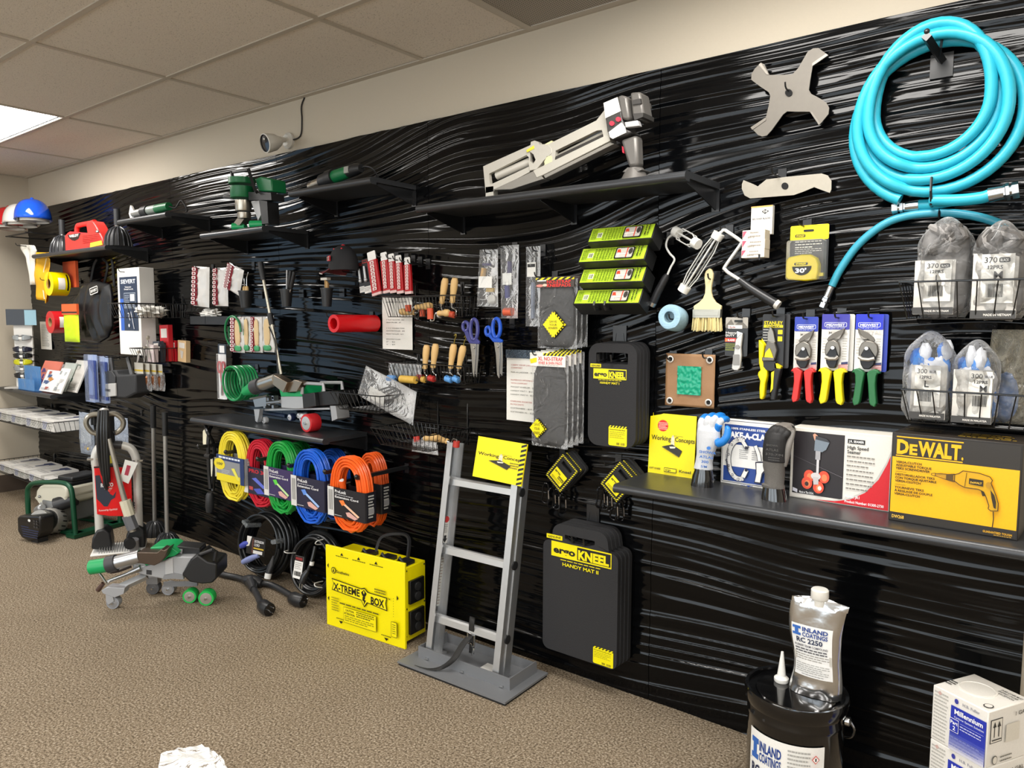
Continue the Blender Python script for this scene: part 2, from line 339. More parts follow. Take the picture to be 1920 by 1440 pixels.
# black wave panels
def vnoise(x, y, seed):
    rg = np.random.RandomState(seed); T = rg.rand(64, 64); xi = np.floor(x).astype(int); yi = np.floor(y).astype(int); fx = x-xi; fy = y-yi
    fx = fx*fx*fx*(fx*(6*fx-15)+10); fy = fy*fy*fy*(fy*(6*fy-15)+10)
    g = lambda a, b: T[a % 64, b % 64]
    return (g(xi, yi)*(1-fx)+g(xi+1, yi)*fx)*(1-fy)+(g(xi, yi+1)*(1-fx)+g(xi+1, yi+1)*fx)*fy
def wave(x, z):
    up = np.clip((z-1.15)/1.3, 0, 1)
    w1 = vnoise(x/1.5+.3, z/.8, 1); w2 = vnoise(x/.62+7, z/.3+3, 2)
    ph = z/.038+(w1-.5)*8.5+(w2-.5)*1.1-x*up*1.3
    a = vnoise(x/1.05+3, ph, 11); b = vnoise(x/.9+31, ph*1.9+5, 12); c = vnoise(x/.5+11, ph*.45, 14)
    rid = lambda q, k: np.clip(1-np.abs(2*q-1), 0, 1)**k
    am = .5+.5*vnoise(x/1.7+20, z/.6+5, 6)
    sn = np.abs(np.sin(PI*ph*.9))
    return (.0052*(1-sn)**1.0*(.4+.6*c)+.0085*rid(a, 1.0)+.003*rid(b, 1.2)+.005*c)*am
panm = bpy.data.materials.new('gloss_black_wave'); panm.use_nodes = True
_b = panm.node_tree.nodes['Principled BSDF']; _b.inputs['Base Color'].default_value = (.002, .0022, .0026, 1); _b.inputs['Roughness'].default_value = .1; _b.inputs['Specular IOR Level'].default_value = .24
PX = [XL, -6.1, -4.9, -3.7, -2.5, -1.3, -.095]
for a, b in zip(PX, PX[1:]):
    nx = int((b-a)/.014); nz = 620; X = np.linspace(a+.0012, b-.0012, nx+1); Z = np.linspace(.0, 2.44, nz+1); gx, gz = np.meshgrid(X, Z)
    hy = -.004-wave(gx, gz); co = np.stack([gx, hy, gz], -1).reshape(-1, 3)
    n = (nx+1)*(nz+1)
    edge = [i for i in range(nx+1)]
    idx = (np.arange(nz)[:, None]*(nx+1)+np.arange(nx)[None]).reshape(-1); fc = np.stack([idx, idx+1, idx+nx+2, idx+nx+1], -1)
    # return edges to the wall at top and both sides
    top = [nz*(nx+1)+i for i in range(nx+1)]; lf = [j*(nx+1) for j in range(nz+1)]; rg = [j*(nx+1)+nx for j in range(nz+1)]
    vs = co.tolist(); fs = fc.tolist()
    for lst in (top, lf, rg):
        base = len(vs); vs += [(vs[i][0], .011, vs[i][2]) for i in lst]
        fs += [[lst[i], lst[i+1], base+i+1, base+i] for i in range(len(lst)-1)]
    me = bpy.data.meshes.new('wall_panel'); me.from_pydata(vs, [], fs); me.materials.append(panm); me.polygons.foreach_set('use_smooth', [True]*len(fs)); me.update(); me.set_sharp_from_angle(angle=1.2)
    o = bpy.data.objects.new('wall_panel', me); COL.objects.link(o); o['kind'] = 'structure'
# ---------------------------------------------------------------- shelves
shm = mat('3a3c3f', .34, .35, bump=.05, bs=300, spec=.6)
def shelf(label, x0, x1, z, dep=.3, brackets=2):
    t = thing('wall_shelf', label, 'shelf', (x0, -.016, z), 'black wall shelves'); w = x1-x0; d = dep-.016
    prof = [(-d+.012, 0)]+[(-d+.012+.016*math.cos(a), -.016+.016*math.sin(a)) for a in [PI/2+PI*i/10 for i in range(11)]]+[(-d+.035, -.032), (-d+.035, -.022), (0, -.022), (0, 0)]
    vs = [(x, p[0], p[1]) for x in (0, w) for p in prof]; n = len(prof)
    MB(shm).add(vs, [tuple(range(n))[::-1], tuple(range(n, 2*n))]+[(i, (i+1) % n, n+(i+1) % n, n+i) for i in range(n)]).build('board', t)
    for k in range(brackets):
        x = [.012, w-.016][k] if brackets == 2 else [.012, w/2, w-.016][k]
        mb = MB(BLK_METAL); mb.add([(x+e, y, zz) for e in (0, .004) for y, zz in ((0, -.022), (-d*.82, -.022), (-d*.82, -.034), (-.04, -.085), (0, -.095))],
            [(0, 1, 2, 3, 4), (9, 8, 7, 6, 5)]+[(i, 5+i, 5+(i+1) % 5, (i+1) % 5) for i in range(5)])
        mb.box(x-.012, 0, -.1, x+.016, .004, -.0).build('bracket', t)
    return t
ZS = dict(E=.925, D=.92, C=.92, A=2.0, F=1.996, H=1.998, B=2.151, G=2.151)
shelf('long black shelf right of the ladder carrying boxes and gloves', -1.31, -.09, ZS['E'], brackets=3)
shelf('black shelf below the green coil, carrying the red-wheeled welder', -4.21, -2.955, ZS['D'])
shelf('low black shelf in the far corner holding brochures', -7.35, -6.27, ZS['C'])
shelf('black shelf under the hard hats with the red power unit', -6.48, -5.23, ZS['A'])
shelf('short black shelf holding the green upright welder with carry frame', -4.03, -3.42, ZS['F'])
shelf('long upper black shelf under the grey auto-feed screw gun', -2.294, -1.06, ZS['H'], brackets=3)
shelf('short black shelf holding the small heat welder with a white flat nozzle', -5.04, -4.415, ZS['B'])
shelf('short black shelf holding the lone green heat gun', -3.19, -2.58, ZS['G'])
# ---------------------------------------------------------------- shared builders
from mathutils import noise as NZ
def wbox(px0, py0, px1, py1, d):      # centre x, bottom z, width, height of something facing the room at distance d
    my = (py0+py1)/2; mx = (px0+px1)/2
    x0 = W(px0, my, d).x; x1 = W(px1, my, d).x; z1 = W(mx, py0, d).z; z0 = W(mx, py1, d).z
    return (x0+x1)/2, z0, x1-x0, z1-z0
class PX:                             # outlines traced in a view crop, brought to real size d metres off the wall
    def __init__(s, ox, oy, sc): s.ox, s.oy, s.sc = ox, oy, sc
    def w(s, x, y, d): return W(s.ox+x/s.sc, s.oy+y/s.sc, d)
    def pp(s, pts, d, base): return [(q.x-base[0], q.z-base[2]) for q in (s.w(x, y, d) for x, y in pts)]
    def p3(s, pts, base, d=None): return [(lambda q: (q.x-base[0], q.y-base[1], q.z-base[2]))(s.w(p[0], p[1], p[2] if d is None else d)) for p in pts]
_hooks = []
def hook(px, py, d, what, kind=0, drop=0.0, n=0):      # wire peg whose free end shows at px, py; d from the wall
    q = W(px, py, d); t = thing('wall_hook', 'black wire wall hook holding '+what, 'hook', (q.x, -.012, q.z), 'black hooks on the wave wall')
    L = d-.012; mb = MB(BLK_METAL)
    if kind == 0: mb.tube([(0, 0, -.012), (0, -.02, -.014), (0, -L+.012, -.012), (0, -L+.004, -.006), (0, -L, .006)], .0028, 6)
    else:          # square arm
        mb.box(-.009, -L, -.009, .009, 0, .009).sph((0, -L, .006), .011, 10, 6)
    mb.build('peg', t); MB(BLK_METAL).box(-.014, -.004, -.03, .014, .004, .018).build('back_plate', t)
    return t
def lumpy(mb, c, r, amp=.12, fr=6.0, seed=0, n=22, m=16, p=2.6):
    vs = []
    for i in range(m+1):
        for j in range(n):
            th = PI*i/m; ph = 2*PI*j/n
            d = V((math.sin(th)*math.cos(ph), math.sin(th)*math.sin(ph), math.cos(th)))
            k = (abs(d.x)**p+abs(d.y)**p+abs(d.z)**p)**(-1/p)
            q = NZ.noise(d*fr*.5+V((seed*3.1, seed*1.7, seed))); k *= 1+amp*q
            vs.append((c[0]+r[0]*d.x*k, c[1]+r[1]*d.y*k, c[2]+r[2]*d.z*k))
    return mb.add(vs, [(i*n+j, (i+1)*n+j, (i+1)*n+(j+1) % n, i*n+(j+1) % n) for i in range(m) for j in range(n)])
def pillow(mb, w, h, t, n=14, m=18, amp=.006, seed=0, taper=0, y=0, rnd=0):   # a sealed flat bag standing on z=0, its middle bulging
    def f(sg):
        def g(u, v):
            e = (max(0, 1-abs(2*u-1)**3.5)*max(0, 1-abs(2*v-1)**5))**.6
            q = NZ.noise(V((u*5+seed, v*7, sg*3+seed)))*amp
            k = 1-rnd*(max(0, (v-.72)/.28)**2*.45+.25*max(0, (.12-v)/.12))+rnd*.09*NZ.noise(V((seed*2.3+(u > .5), v*4, 1)))
            return ((u-.5)*w*(1-taper*v)*k, y+sg*(t/2*e+q*e), h*v*(1-rnd*.10*(2*u-1)**2*v))
        return g
    mb.grid(f(-1), n, m); k = len(mb.f); mb.grid(f(1), n, m); mb.f[k:] = [q[::-1] for q in mb.f[k:]]; return mb
def basket(label, x0, x1, zt, zb, d, step=.03, inx=.03, group='black wire baskets', pegs=(.2, .8), up=.07, dy=.0, db=None):
    t = thing('wire_basket', label, 'basket', ((x0+x1)/2, -.012, zb), group); w = (x1-x0)/2; h = zt-zb; d0 = d-.012; b0 = (db or d-.03)-.012; wi = w-inx
    fr = MB(WIRE).tube([(-w, -.006, h), (w, -.006, h), (w, -d0, h), (-w, -d0, h)], .0028, 6, closed=True); fr.build('rim', t)
    g = MB(WIRE); r = .0017
    g.tube([(-wi, -.006, 0), (wi, -.006, 0), (wi, -b0, 0), (-wi, -b0, 0)], .002, 5, closed=True)
    n = max(3, int(2*w/step))
    for i in range(n+1):
        a = -w+2*w*i/n; b = -wi+2*wi*i/n; g.tube([(a, -d0, h), (b, -b0, 0), (b, -.006, 0), (a, -.006, h)], r, 4)
    k = max(2, int(d/step))
    for i in range(1, k):
        a = -.006-(d0-.006)*i/k; b = -.006-(b0-.006)*i/k; g.tube([(-w, a, h), (-wi, b, 0), (wi, b, 0), (w, a, h)], r, 4)
    g.build('wire_mesh', t)
    for p in pegs:
        x = -w+2*w*p; MB(WIRE).tube([(x, -.006, 0), (x, -.004, h+up), (x, .003, h+up+.01)], .003, 6).box(x-.012, -.001, h+up-.03, x+.012, .006, h+up+.015).build('hanger', t)
    return t
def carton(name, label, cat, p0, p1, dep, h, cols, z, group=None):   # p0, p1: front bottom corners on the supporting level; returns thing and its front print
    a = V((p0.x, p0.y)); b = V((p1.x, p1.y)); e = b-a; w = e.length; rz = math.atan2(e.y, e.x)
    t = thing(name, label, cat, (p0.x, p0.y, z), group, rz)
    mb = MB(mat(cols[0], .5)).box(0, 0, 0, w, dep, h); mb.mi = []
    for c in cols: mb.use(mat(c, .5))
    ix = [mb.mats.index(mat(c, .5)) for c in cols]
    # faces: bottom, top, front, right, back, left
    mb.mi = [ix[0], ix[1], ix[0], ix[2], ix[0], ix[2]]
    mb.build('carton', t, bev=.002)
    return t, Art((0, 0, h), (w, 0, 0), (0, 0, -h)), w
def roundel(mb, x, z, r, y0, y1): return mb.prism(circ(x, z, r), y0, y1)
def coil(R, r, n, base, tilt=None, jit=.08, seed=0, k=40, depth=None, sq=(1, 1), phase=0):   # n loose turns of a cable; in the x,z plane, stacked along y
    rr = random.Random(seed); pts = []
    offs = [(rr.uniform(-1, 1)*jit*R, rr.uniform(-1, 1)*jit*R, 1+rr.uniform(-1, 1)*jit) for _ in range(n+1)]
    dp = depth or r*1.7
    for i in range(n*k+1):
        a = i/k; j = int(a); t = a-j; t = t*t*(3-2*t); o0 = offs[j]; o1 = offs[min(n, j+1)]
        ox, oz, s = [o0[q]*(1-t)+o1[q]*t for q in range(3)]; an = phase+2*PI*i/k
        pts.append((base[0]+ox+R*s*sq[0]*math.cos(an), base[1]-a*dp, base[2]+oz+R*s*sq[1]*math.sin(an)))
    return pts
# ================================================================ right part of the wall
C1 = PX(1360, 20, 3.42857)
# ---- turquoise hose coil on its arm
TQ = mat('2aaec6', .35, bump=.05, bs=40)
q0 = W(1755, 230, .06); zt = W(1755, 69, .06).z; zb = W(1755, 393, .06).z; hc = V((W(1754, 230, .06).x, 0, (zt+zb)/2))
hose = thing('hose_coil', 'large coil of turquoise air hose hanging from a square black arm', 'hose', (hc.x, -.05, hc.z))
Ro = (zt-zb)/2-.019; pts = []
K = 48; turns = 4
for i in range(int(K*4.3)+1):
    a = i/K; an = -PI*.62-2*PI*a
    rad = Ro-.002-.027*a*(.75+.25*math.cos(an+.4)); zo = .02*a*math.sin(an) if math.sin(an) > 0 else 0
    pts.append((rad*math.cos(an)+.006*math.sin(2.2*a), -.012-.012*(i % (2*K) > K)+.012*math.sin(3.3*a), rad*math.sin(an)+zo+.012*a))
e0 = [C1.w(x, y, d)-V((hc.x, -.05, hc.z)) for x, y, d in ((1245, 1250, .03), (1330, 1245, .035), (1450, 1222, .045))]
e1 = [C1.w(x, y, d)-V((hc.x, -.05, hc.z)) for x, y, d in ((1320, 1220, .09), (1500, 1218, .1), (1640, 1203, .1), (1695, 1187, .1))]
MB(TQ).tube(pts, .0168, 12).build('hose', hose)
MB(TQ).tube(spline([tuple(p) for p in e1], 6), .0168, 12).build('hose', hose)
MB(TQ).tube(spline([tuple(p) for p in e0], 6), .0168, 12).build('hose', hose)
CH = mat('b9bdbf', .25, 1)
def fitting(parent, a, b, r=.02):
    a = V(a); b = V(b); d = b-a
    MB(CH).cyl(a, a+d*.5, r*.98, r*.9, 14).cyl(a+d*.5, a+d*.56, r*1.0, None, 6).cyl(a+d*.58, a+d*.7, r*1.15, None, 6).cyl(a+d*.7, a+d*.78, r*.75, None, 12).cyl(a+d*.78, b, r*1.1, None, 6).build('fitting', parent)
B = V((hc.x, -.05, hc.z))
fitting(hose, C1.w(1692, 1188, .1)-B, C1.w(1888, 1148, .1)-B, .021)
fitting(hose, C1.w(1245, 1250, .03)-B, C1.w(1075, 1272, .03)-B, .018)
tie = MB(BLACK)
for (x, y0, y1) in ((1325, 1075, 1245),):
    p = C1.p3([(x, y0, .10), (x-4, (y0+y1)/2, .115), (x-2, y1, .10), (x, y1+14, .05), (x, (y0+y1)/2, .025), (x, y0-12, .05)], B); tie.tube(p, .004, 6, closed=True)
tie.build('cable_tie', hose); tie = MB(BLACK); tie.tube(C1.p3([(1395, 170, .07), (1385, 240, .10), (1372, 290, .07)], B), .004, 6)
tie.build('cable_tie', hose)
q = C1.w(1392, 440, 0); arm = thing('hose_hanger', 'black square arm sticking out of the wall with the turquoise hose coil', 'hook', (q.x, -.012, C1.w(1392, 330, 0).z))
tip = C1.w(1293, 165, .2)
MB(BLK_METAL).tube([(0, 0, 0), (tip.x-q.x, tip.y+.012, tip.z-arm.location.z)], .013, 4).sph((tip.x-q.x, tip.y+.015, tip.z-arm.location.z+.014), .008, 10, 6).build('arm', arm)
MB(BLK_METAL).box(-.03, -.006, -.05, .03, .006, .02).build('back_plate', arm)
# ---- second hose, mostly behind the glove packs
h2 = thing('hose_coil', 'second turquoise hose arching down behind the bagged gloves', 'hose', tuple(W(1760, 402, .04)))
b2 = h2.location
ps = [tuple(W(x, y, .035)-b2) for x, y in ((1560, 536), (1577, 503), (1610, 458), (1655, 422), (1700, 405), (1760, 399), (1820, 404), (1870, 418), (1905, 440), (1930, 480), (1925, 520))]
MB(mat('3a9db5', .35)).tube(spline(ps, 6), .0125, 12).build('hose', h2)
fitting(h2, W(1559, 537, .035)-b2, W(1542, 576, .035)-b2, .013)
MB(BLACK).tube([tuple(W(1761, y, .035+dd)-b2) for y, dd in ((391, 0), (399, .017), (409, 0))], .0035, 6).build('cable_tie', h2)
# ---- blades
grey = mat('6e6961', .5, .3, bump=.05, bs=60)
PS = [(168,445),(170,408),(192,372),(232,336),(252,346),(284,414),(350,414),(432,410),(470,370),(530,266),(565,243),(600,241),(664,288),(562,358),(548,440),(538,510),(552,535),(610,565),(650,592),(668,625),(664,665),(604,738),(545,650),(470,650),(398,648),(372,668),(300,768),(268,803),(238,810),(212,800),(165,752),(262,688),(280,610),(290,548),(280,525),(225,488)]
base = C1.w(410, 530, .05); st = thing('star_blade', 'grey four-armed steel cutter blade hung at its centre hole', 'blade', tuple(base))
MB(grey).prism(C1.pp(PS, .05, base), -.002, .002).build('plate', st)
for tri in ([(232,336),(284,414),(268,412),(216,350)], [(664,288),(562,358),(560,340),(650,278)], [(604,738),(545,650),(562,655),(614,726)], [(165,752),(262,688),(264,706),(176,768)]): MB(mat('7d7870', .35, .5)).prism(C1.pp(tri, .05, base), -.0045, -.002).build('bevelled_edge', st)
MB(mat('0a0a0a', .8)).prism(C1.pp(circ(410, 530, 23), .05, base), -.0055, -.002).build('centre_hole', st)
hook(1480-8, 157, .09, 'the four-armed steel blade')
PB = [(118,1090),(180,1115),(210,1130),(265,1085),(400,1068),(620,1047),(660,1060),(683,1095),(682,1150),(672,1172),(630,1157),(572,1135),(500,1165),(440,1186),(160,1207),(125,1188),(107,1145),(108,1115)]
base = C1.w(385, 1128, .05); bl = thing('bar_blade', 'pale steel bar blade with notched ends below the four-armed blade', 'blade', tuple(base))
MB(mat('a39d90', .45, .4, bump=.05, bs=60)).prism(C1.pp(PB, .05, base), -.002, .002).build('plate', bl)
MB(mat('0a0a0a', .8)).prism(C1.pp(circ(385, 1128, 22), .05, base), -.004, -.002).build('centre_hole', bl)
hook(1447, 317, .12, 'the pale steel bar blade')
# ---- boxes of blades
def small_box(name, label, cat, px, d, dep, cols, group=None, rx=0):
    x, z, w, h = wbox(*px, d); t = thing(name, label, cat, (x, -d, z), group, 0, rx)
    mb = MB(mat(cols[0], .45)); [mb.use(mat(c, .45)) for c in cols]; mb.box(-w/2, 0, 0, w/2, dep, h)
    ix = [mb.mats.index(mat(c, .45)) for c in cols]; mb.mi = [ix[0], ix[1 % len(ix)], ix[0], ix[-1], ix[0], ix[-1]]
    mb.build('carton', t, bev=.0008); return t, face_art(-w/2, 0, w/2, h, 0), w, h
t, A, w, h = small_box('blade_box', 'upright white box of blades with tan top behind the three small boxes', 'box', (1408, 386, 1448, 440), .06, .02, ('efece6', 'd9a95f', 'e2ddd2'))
A.rect(0, 0, 1, .05, 'd9a95f').poly([(.5, .2), (.66, .12), (.84, .2), (.66, .29)], '1a1a1a').text('GS', .57, .235, .07, 'f5f2ea', .2).text('BIG RIVER BLADES', .08, .47, .06, '3a3a3a', .84).lines(.1, .54, .6, 3, .06, 'bdb8ae').poly([(.2, 1), (.5, .82), (.9, .98), (.9, 1)], '20242c').poly([(.25, 1), (.5, .86), (.85, 1)], 'e9e5dc').build(t)
for i, (px, nm) in enumerate((((1390, 467, 1433, 483), 'lowest'), ((1391, 449, 1434, 467), 'middle'), ((1392, 431, 1434, 450), 'top'))):
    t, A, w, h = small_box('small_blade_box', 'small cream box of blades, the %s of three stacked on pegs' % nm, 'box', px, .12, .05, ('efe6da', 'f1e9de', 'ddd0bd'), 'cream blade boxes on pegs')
    A.poly([(.02, .1), (.2, .1), (.02, .8)], 'd8546a').lines(.35, .2, .5, 2, .35, '9a9288', seed=i).text('8912', .25, .8, .2, '8d867c', .3).build(t)
pg = thing('peg_rest', 'two-prong black peg rest under the three small cream boxes', 'hook', (W(1410, 484, .1).x, -.012, W(1410, 486, .12).z))
for i, x in enumerate((-.03, .035)): MB(WIRE).tube([(x, 0, -.002), (x, -.118, -.002), (x, -.118, .014)], .0035, 6).build('prong', pg)
# ---- tape measure pack
x, z, w, h = wbox(1481, 422, 1553, 525, .05); t = thing('tape_measure_pack', 'carded yellow tape measure in a clear blister beside the hose', 'tape measure', (x, -.05, z))
MB(mat('26272a', .4)).prism(rrect(-w/2, 0, w/2, h, .006), 0, .002).build('backing_card', t)
A = face_art(-w/2, 0, w/2, h, 0); A.rr(0, 0, 1, .27, 'f2de00', .1).rr(.13, .16, .40, .215, '1b1b1b', .3).text('STANLEY', .16, .205, .035, 'f2de00', .22).lines(.14, .29, .72, 3, .05, 'e8e6dd', rag=.4).lines(.14, .43, .72, 3, .035, 'c9c7bf', rag=.4).rr(.35, .08, .62, .12, '111111', .5); A.build(t)
tw = w*.8; tb = thing_none = None
body = [(-w*.5, .01), (-w*.5, h*.36), (-w*.44, h*.42), (-w*.1, h*.455), (w*.12, h*.45), (w*.27, h*.39), (w*.34, h*.27), (w*.34, h*.12), (w*.3, .0), (0, -.004), (-w*.45, .002)]
MB(mat('f4e000', .35)).prism(body, -.035, -.002).build('tape_case', t, bev=.004)
A = Art((-w*.5, -.035, h*.455), (w*.84, 0, 0), (0, 0, -h*.455)); A.rr(.26, .32, .68, .42, '1b1b1b', .4).text('STANLEY', .31, .40, .06, 'f2de00', .32)
A.poly([(.2, .47)]+[(.5-.3*math.cos(PI*i/12), .47+.36*math.sin(PI*i/12)) for i in range(13)]+[(.8, .47)][:0], '1a1a1a').text("30'", .47, .72, .17, 'ffffff', .34, .03, 'c'); A.build(t, 'printed_badge')
MB(mat('f4e000', .35)).prism([(w*.3, h*.06), (w*.44, h*.06), (w*.44, h*.12), (w*.3, h*.12)], -.02, -.005).build('tape_tab', t)
MB(film(dens=.02, bs=3)).prism(rrect(-w*.5, 0, w*.46, h*.72, .008), -.036, -.001).build('blister', t)
hook(1497, 413, .11, 'the carded tape measure')
# ---- roller frames
C2 = PX(1220, 370, 5.3333)
wh = mat('d8d8d4', .35, .1); wp = mat('e9e8e2', .4)
def cage(t, a, b, r, nw, R2, bulge, base):
    a = V(a); b = V(b); ax = (b-a).normalized(); u = ax.orthogonal().normalized(); v = ax.cross(u); L = (b-a).length
    MB(wp).cyl(a-ax*.012, a+ax*.012, r, r*.95, 18).build('end_cap', t); MB(wp).cyl(b-ax*.012, b+ax*.012, R2, R2*.95, 18).build('end_cap', t)
    mb = MB(wh)
    for k in range(nw):
        an = 2*PI*k/nw; e = u*math.cos(an)+v*math.sin(an)
        mb.tube([a+ax*.012+e*r*.7, a+ax*L*.25+e*bulge, a+ax*L*.75+e*bulge, b-ax*.012+e*R2*.7], .0022, 6)
    mb.cyl(a, b, .004, None, 8); mb.build('wire_cage', t)
base = C2.w(750, 350, .05); t = thing('paint_roller', 'large paint roller frame with bent white wire and black handle', 'paint roller', tuple(base))
cage(t, C2.p3([(668, 388)], base, .09)[0], C2.p3([(335, 915)], base, .09)[0], .021, 5, .021, .022, base)
MB(wh).tube(spline(C2.p3([(668, 388, .09), (710, 340, .09), (735, 328, .08), (770, 345, .08), (905, 440, .08), (900, 470, .08), (745, 690, .08), (745, 720, .08), (780, 755, .08), (900, 830, .08)], base), 5), .0058, 8).build('bent_wire', t)
ha = C2.p3([(890, 825, .08), (920, 850, .08), (1000, 910, .08), (1240, 1060, .08), (1255, 1068, .08)], base)
MB(mat('202123', .35)).tube(ha, [.012, .013, .0145, .0165, .016], 14).build('handle', t)
MB(mat('cfccc4', .4)).tube(C2.p3([(1250, 1064, .08), (1282, 1084, .08)], base), [.0165, .015], 14).build('handle_tip', t)
hook(1350, 427, .1, 'the large roller frame')
base = C2.w(200, 400, .06); t = thing('paint_roller', 'small roller frame with short wire cage beside the green boxes', 'paint roller', tuple(base))
cage(t, C2.p3([(262, 350)], base, .10)[0], C2.p3([(455, 460)], base, .13)[0], .019, 6, .019, .024, base)
MB(wh).tube(spline(C2.p3([(262, 350, .1), (200, 385, .1), (168, 420, .1), (155, 490, .1), (190, 560, .1), (238, 620, .1), (200, 700, .1), (165, 780, .1)], base), 5), .004, 8).build('bent_wire', t)
MB(mat('1b1b1d', .45)).tube(C2.p3([(168, 770, .1), (150, 800, .1), (80, 930, .1), (20, 1060, .1)], base), [.008, .013, .0145, .015], 14).build('handle', t)
MB(CHROME).tube(C2.p3([(26, 1050, .1), (8, 1085, .1)], base), [.0155, .0145], 14).build('handle_tip', t)
hook(1237, 440, .1, 'the small roller frame')
# ---- foam roller cover, seen end on
a = C2.w(185, 1195, .13); b = C2.w(268, 1220, .04); t = thing('roller_cover', 'pale blue fluffy foam roller cover seen end on', 'roller cover', tuple(a))
fz = mat('9fc3d6', .9, bump=.8, bs=160); d = b-a; R = .046
n = 26; vs = []; fs = []
for s, (r, k) in enumerate(((.02, .3), (.02, 0), (.028, -.03), (R*.93, .0), (R*1.0, .12), (R*1.04, .5), (R*1.02, .9), (R*.9, 1), (.01, 1.0))):
    for j in range(n):
        e = 2*PI*j/n; f = 1+.04*NZ.noise(V((math.cos(e)*2, math.sin(e)*2, k*4))) if s > 2 else 1
        vs.append((d.x*k+r*f*math.cos(e), d.y*k, d.z*k+r*f*math.sin(e)))
mb = MB(fz).add(vs, [(s*n+j, s*n+(j+1) % n, (s+1)*n+(j+1) % n, (s+1)*n+j) for s in range(8) for j in range(n)]); mb.build('nap', t)
MB(mat('7d98a4', .6)).lathe([(.0195, .0), (.0195, .025), (.0005, .026)], 20, (d.x*0, -.001, 0), (0, 1, 0), caps=False).build('core_tube', t)
hook(1254, 592, .14, 'the pale blue roller cover')
# ---- paint brush
PBH = [(548,760),(560,735),(590,710),(612,722),(628,760),(628,800),(618,850),(610,900),(610,950),(622,1000),(655,1050),(700,1078),(712,1086),(708,1125),(436,1125),(434,1090),(445,1080),(490,1050),(528,1010),(548,960),(552,900),(548,850),(542,800)]
base = C2.w(575, 780, .06); t = thing('paint_brush', 'wide flat chip brush with pale wooden handle and cream bristles', 'brush', tuple(base))
MB(mat('e6d6a4', .5, bump=.05, bs=30)).prism(C2.pp(PBH, .06, base), -.006, .006).build('handle', t, bev=.002)
MB(mat('a9a79c', .35, .8)).prism(C2.pp([(430,1120),(708,1120),(702,1205),(428,1205)], .06, base), -.0095, .0095).prism(C2.pp([(445,1135),(690,1135),(688,1185),(446,1185)], .06, base), -.0105, -.009).build('ferrule', t, bev=.0015)
br = MB(mat('e0d29b', .8)); br2 = mat('cdbb7d', .8); rr = random.Random(5)
for i in range(95):
    u = rr.random(); dy = rr.uniform(-.008, .008); x0 = 432+u*268; x1 = 420+u*288; br.use(br2 if rr.random() < .35 else mat('e0d29b', .8))
    a, b = C2.p3([(x0, 1200), (x1+rr.uniform(-4, 4), 1335+rr.uniform(-10, 10))], base, .06); br.tube([(a[0], dy, a[2]), (b[0], dy*1.15, b[2])], [.0022, .0016], 4)
o = br.build('bristles', t); o['kind'] = 'stuff'
hook(1327, 516, .09, 'the wide paint brush')
# ---- carded hand tools
C3 = PX(1220, 560, 4.17391)
def carded(name, label, px, d, col, th=.002, group=None, r=.006):
    x, z, w, h = wbox(*px, d); t = thing(name, label, 'tool', (x, -d, z), group)
    MB(mat(col, .35)).prism(rrect(-w/2, 0, w/2, h, r), 0, th).build('backing_card', t); return t, face_art(-w/2, 0, w/2, h, 0), V((x, -d, z)), w, h
t, A, B, w, h = carded('utility_knife_pack', 'grey utility knife on a black and silver card', (1360, 595, 1402, 668), .05, '242527')
A.rr(0, 0, 1, .28, 'a9a49b', .1).poly([(.02, .2), (.25, .05), (.4, .2), (.7, .08), (.98, .24), (.98, .28), (.02, .28)], '6f6a62').rect(.12, .2, .75, .29, 'f1efe9').text('Hyde', .15, .275, .05, '8b1f1f', .3).text('Heavy', .03, .42, .05, 'f2f0ea', .5).text('DUTY', .03, .49, .05, 'f2f0ea', .4).rect(.0, .53, .5, .63, 'c8281e').text('3', .03, .615, .06, 'ffe06a').text('BLADES', .13, .61, .05, 'ffffff', .32).lines(.04, .68, .45, 4, .05, '9da83a').rr(.4, .07, .78, .12, '0d0d0d', .5).build(t)
MB(mat('c2c0bb', .35, .6)).prism(C3.pp([(672,320),(700,285),(728,268),(728,300),(718,380),(722,440),(712,540),(690,562),(660,562),(640,545),(650,480),(662,400)], .05, B), -.012, -.002).build('knife_handle', t, bev=.003)
MB(mat('e6e6e4', .25, .9)).prism(C3.pp([(682,255),(726,270),(700,290),(684,315)], .05, B), -.008, -.004).build('knife_blade', t)
MB(mat('8d8b87', .4, .5)).prism(C3.pp(circ(690, 378, 17), .05, B), -.015, -.011).prism(C3.pp(rrect(655, 435, 705, 520, 8), .05, B), -.0135, -.011).build('button', t)
hook(1382, 588, .1, 'the carded utility knife')
def flag(A, u, v, w, h):
    A.poly([(u, v+h*.15), (u+w, v), (u+w, v+h), (u, v+h*.9)], 'f0eeea')
    for i in range(4): A.poly([(u, v+h*(.42+.14*i)), (u+w, v+h*(.32+.17*i)), (u+w, v+h*(.40+.17*i)), (u, v+h*(.49+.14*i))], 'c23a3a')
    A.poly([(u+w*.3, v+h*.11), (u+w, v), (u+w, v+h*.28), (u+w*.3, v+h*.36)], '232a5e')
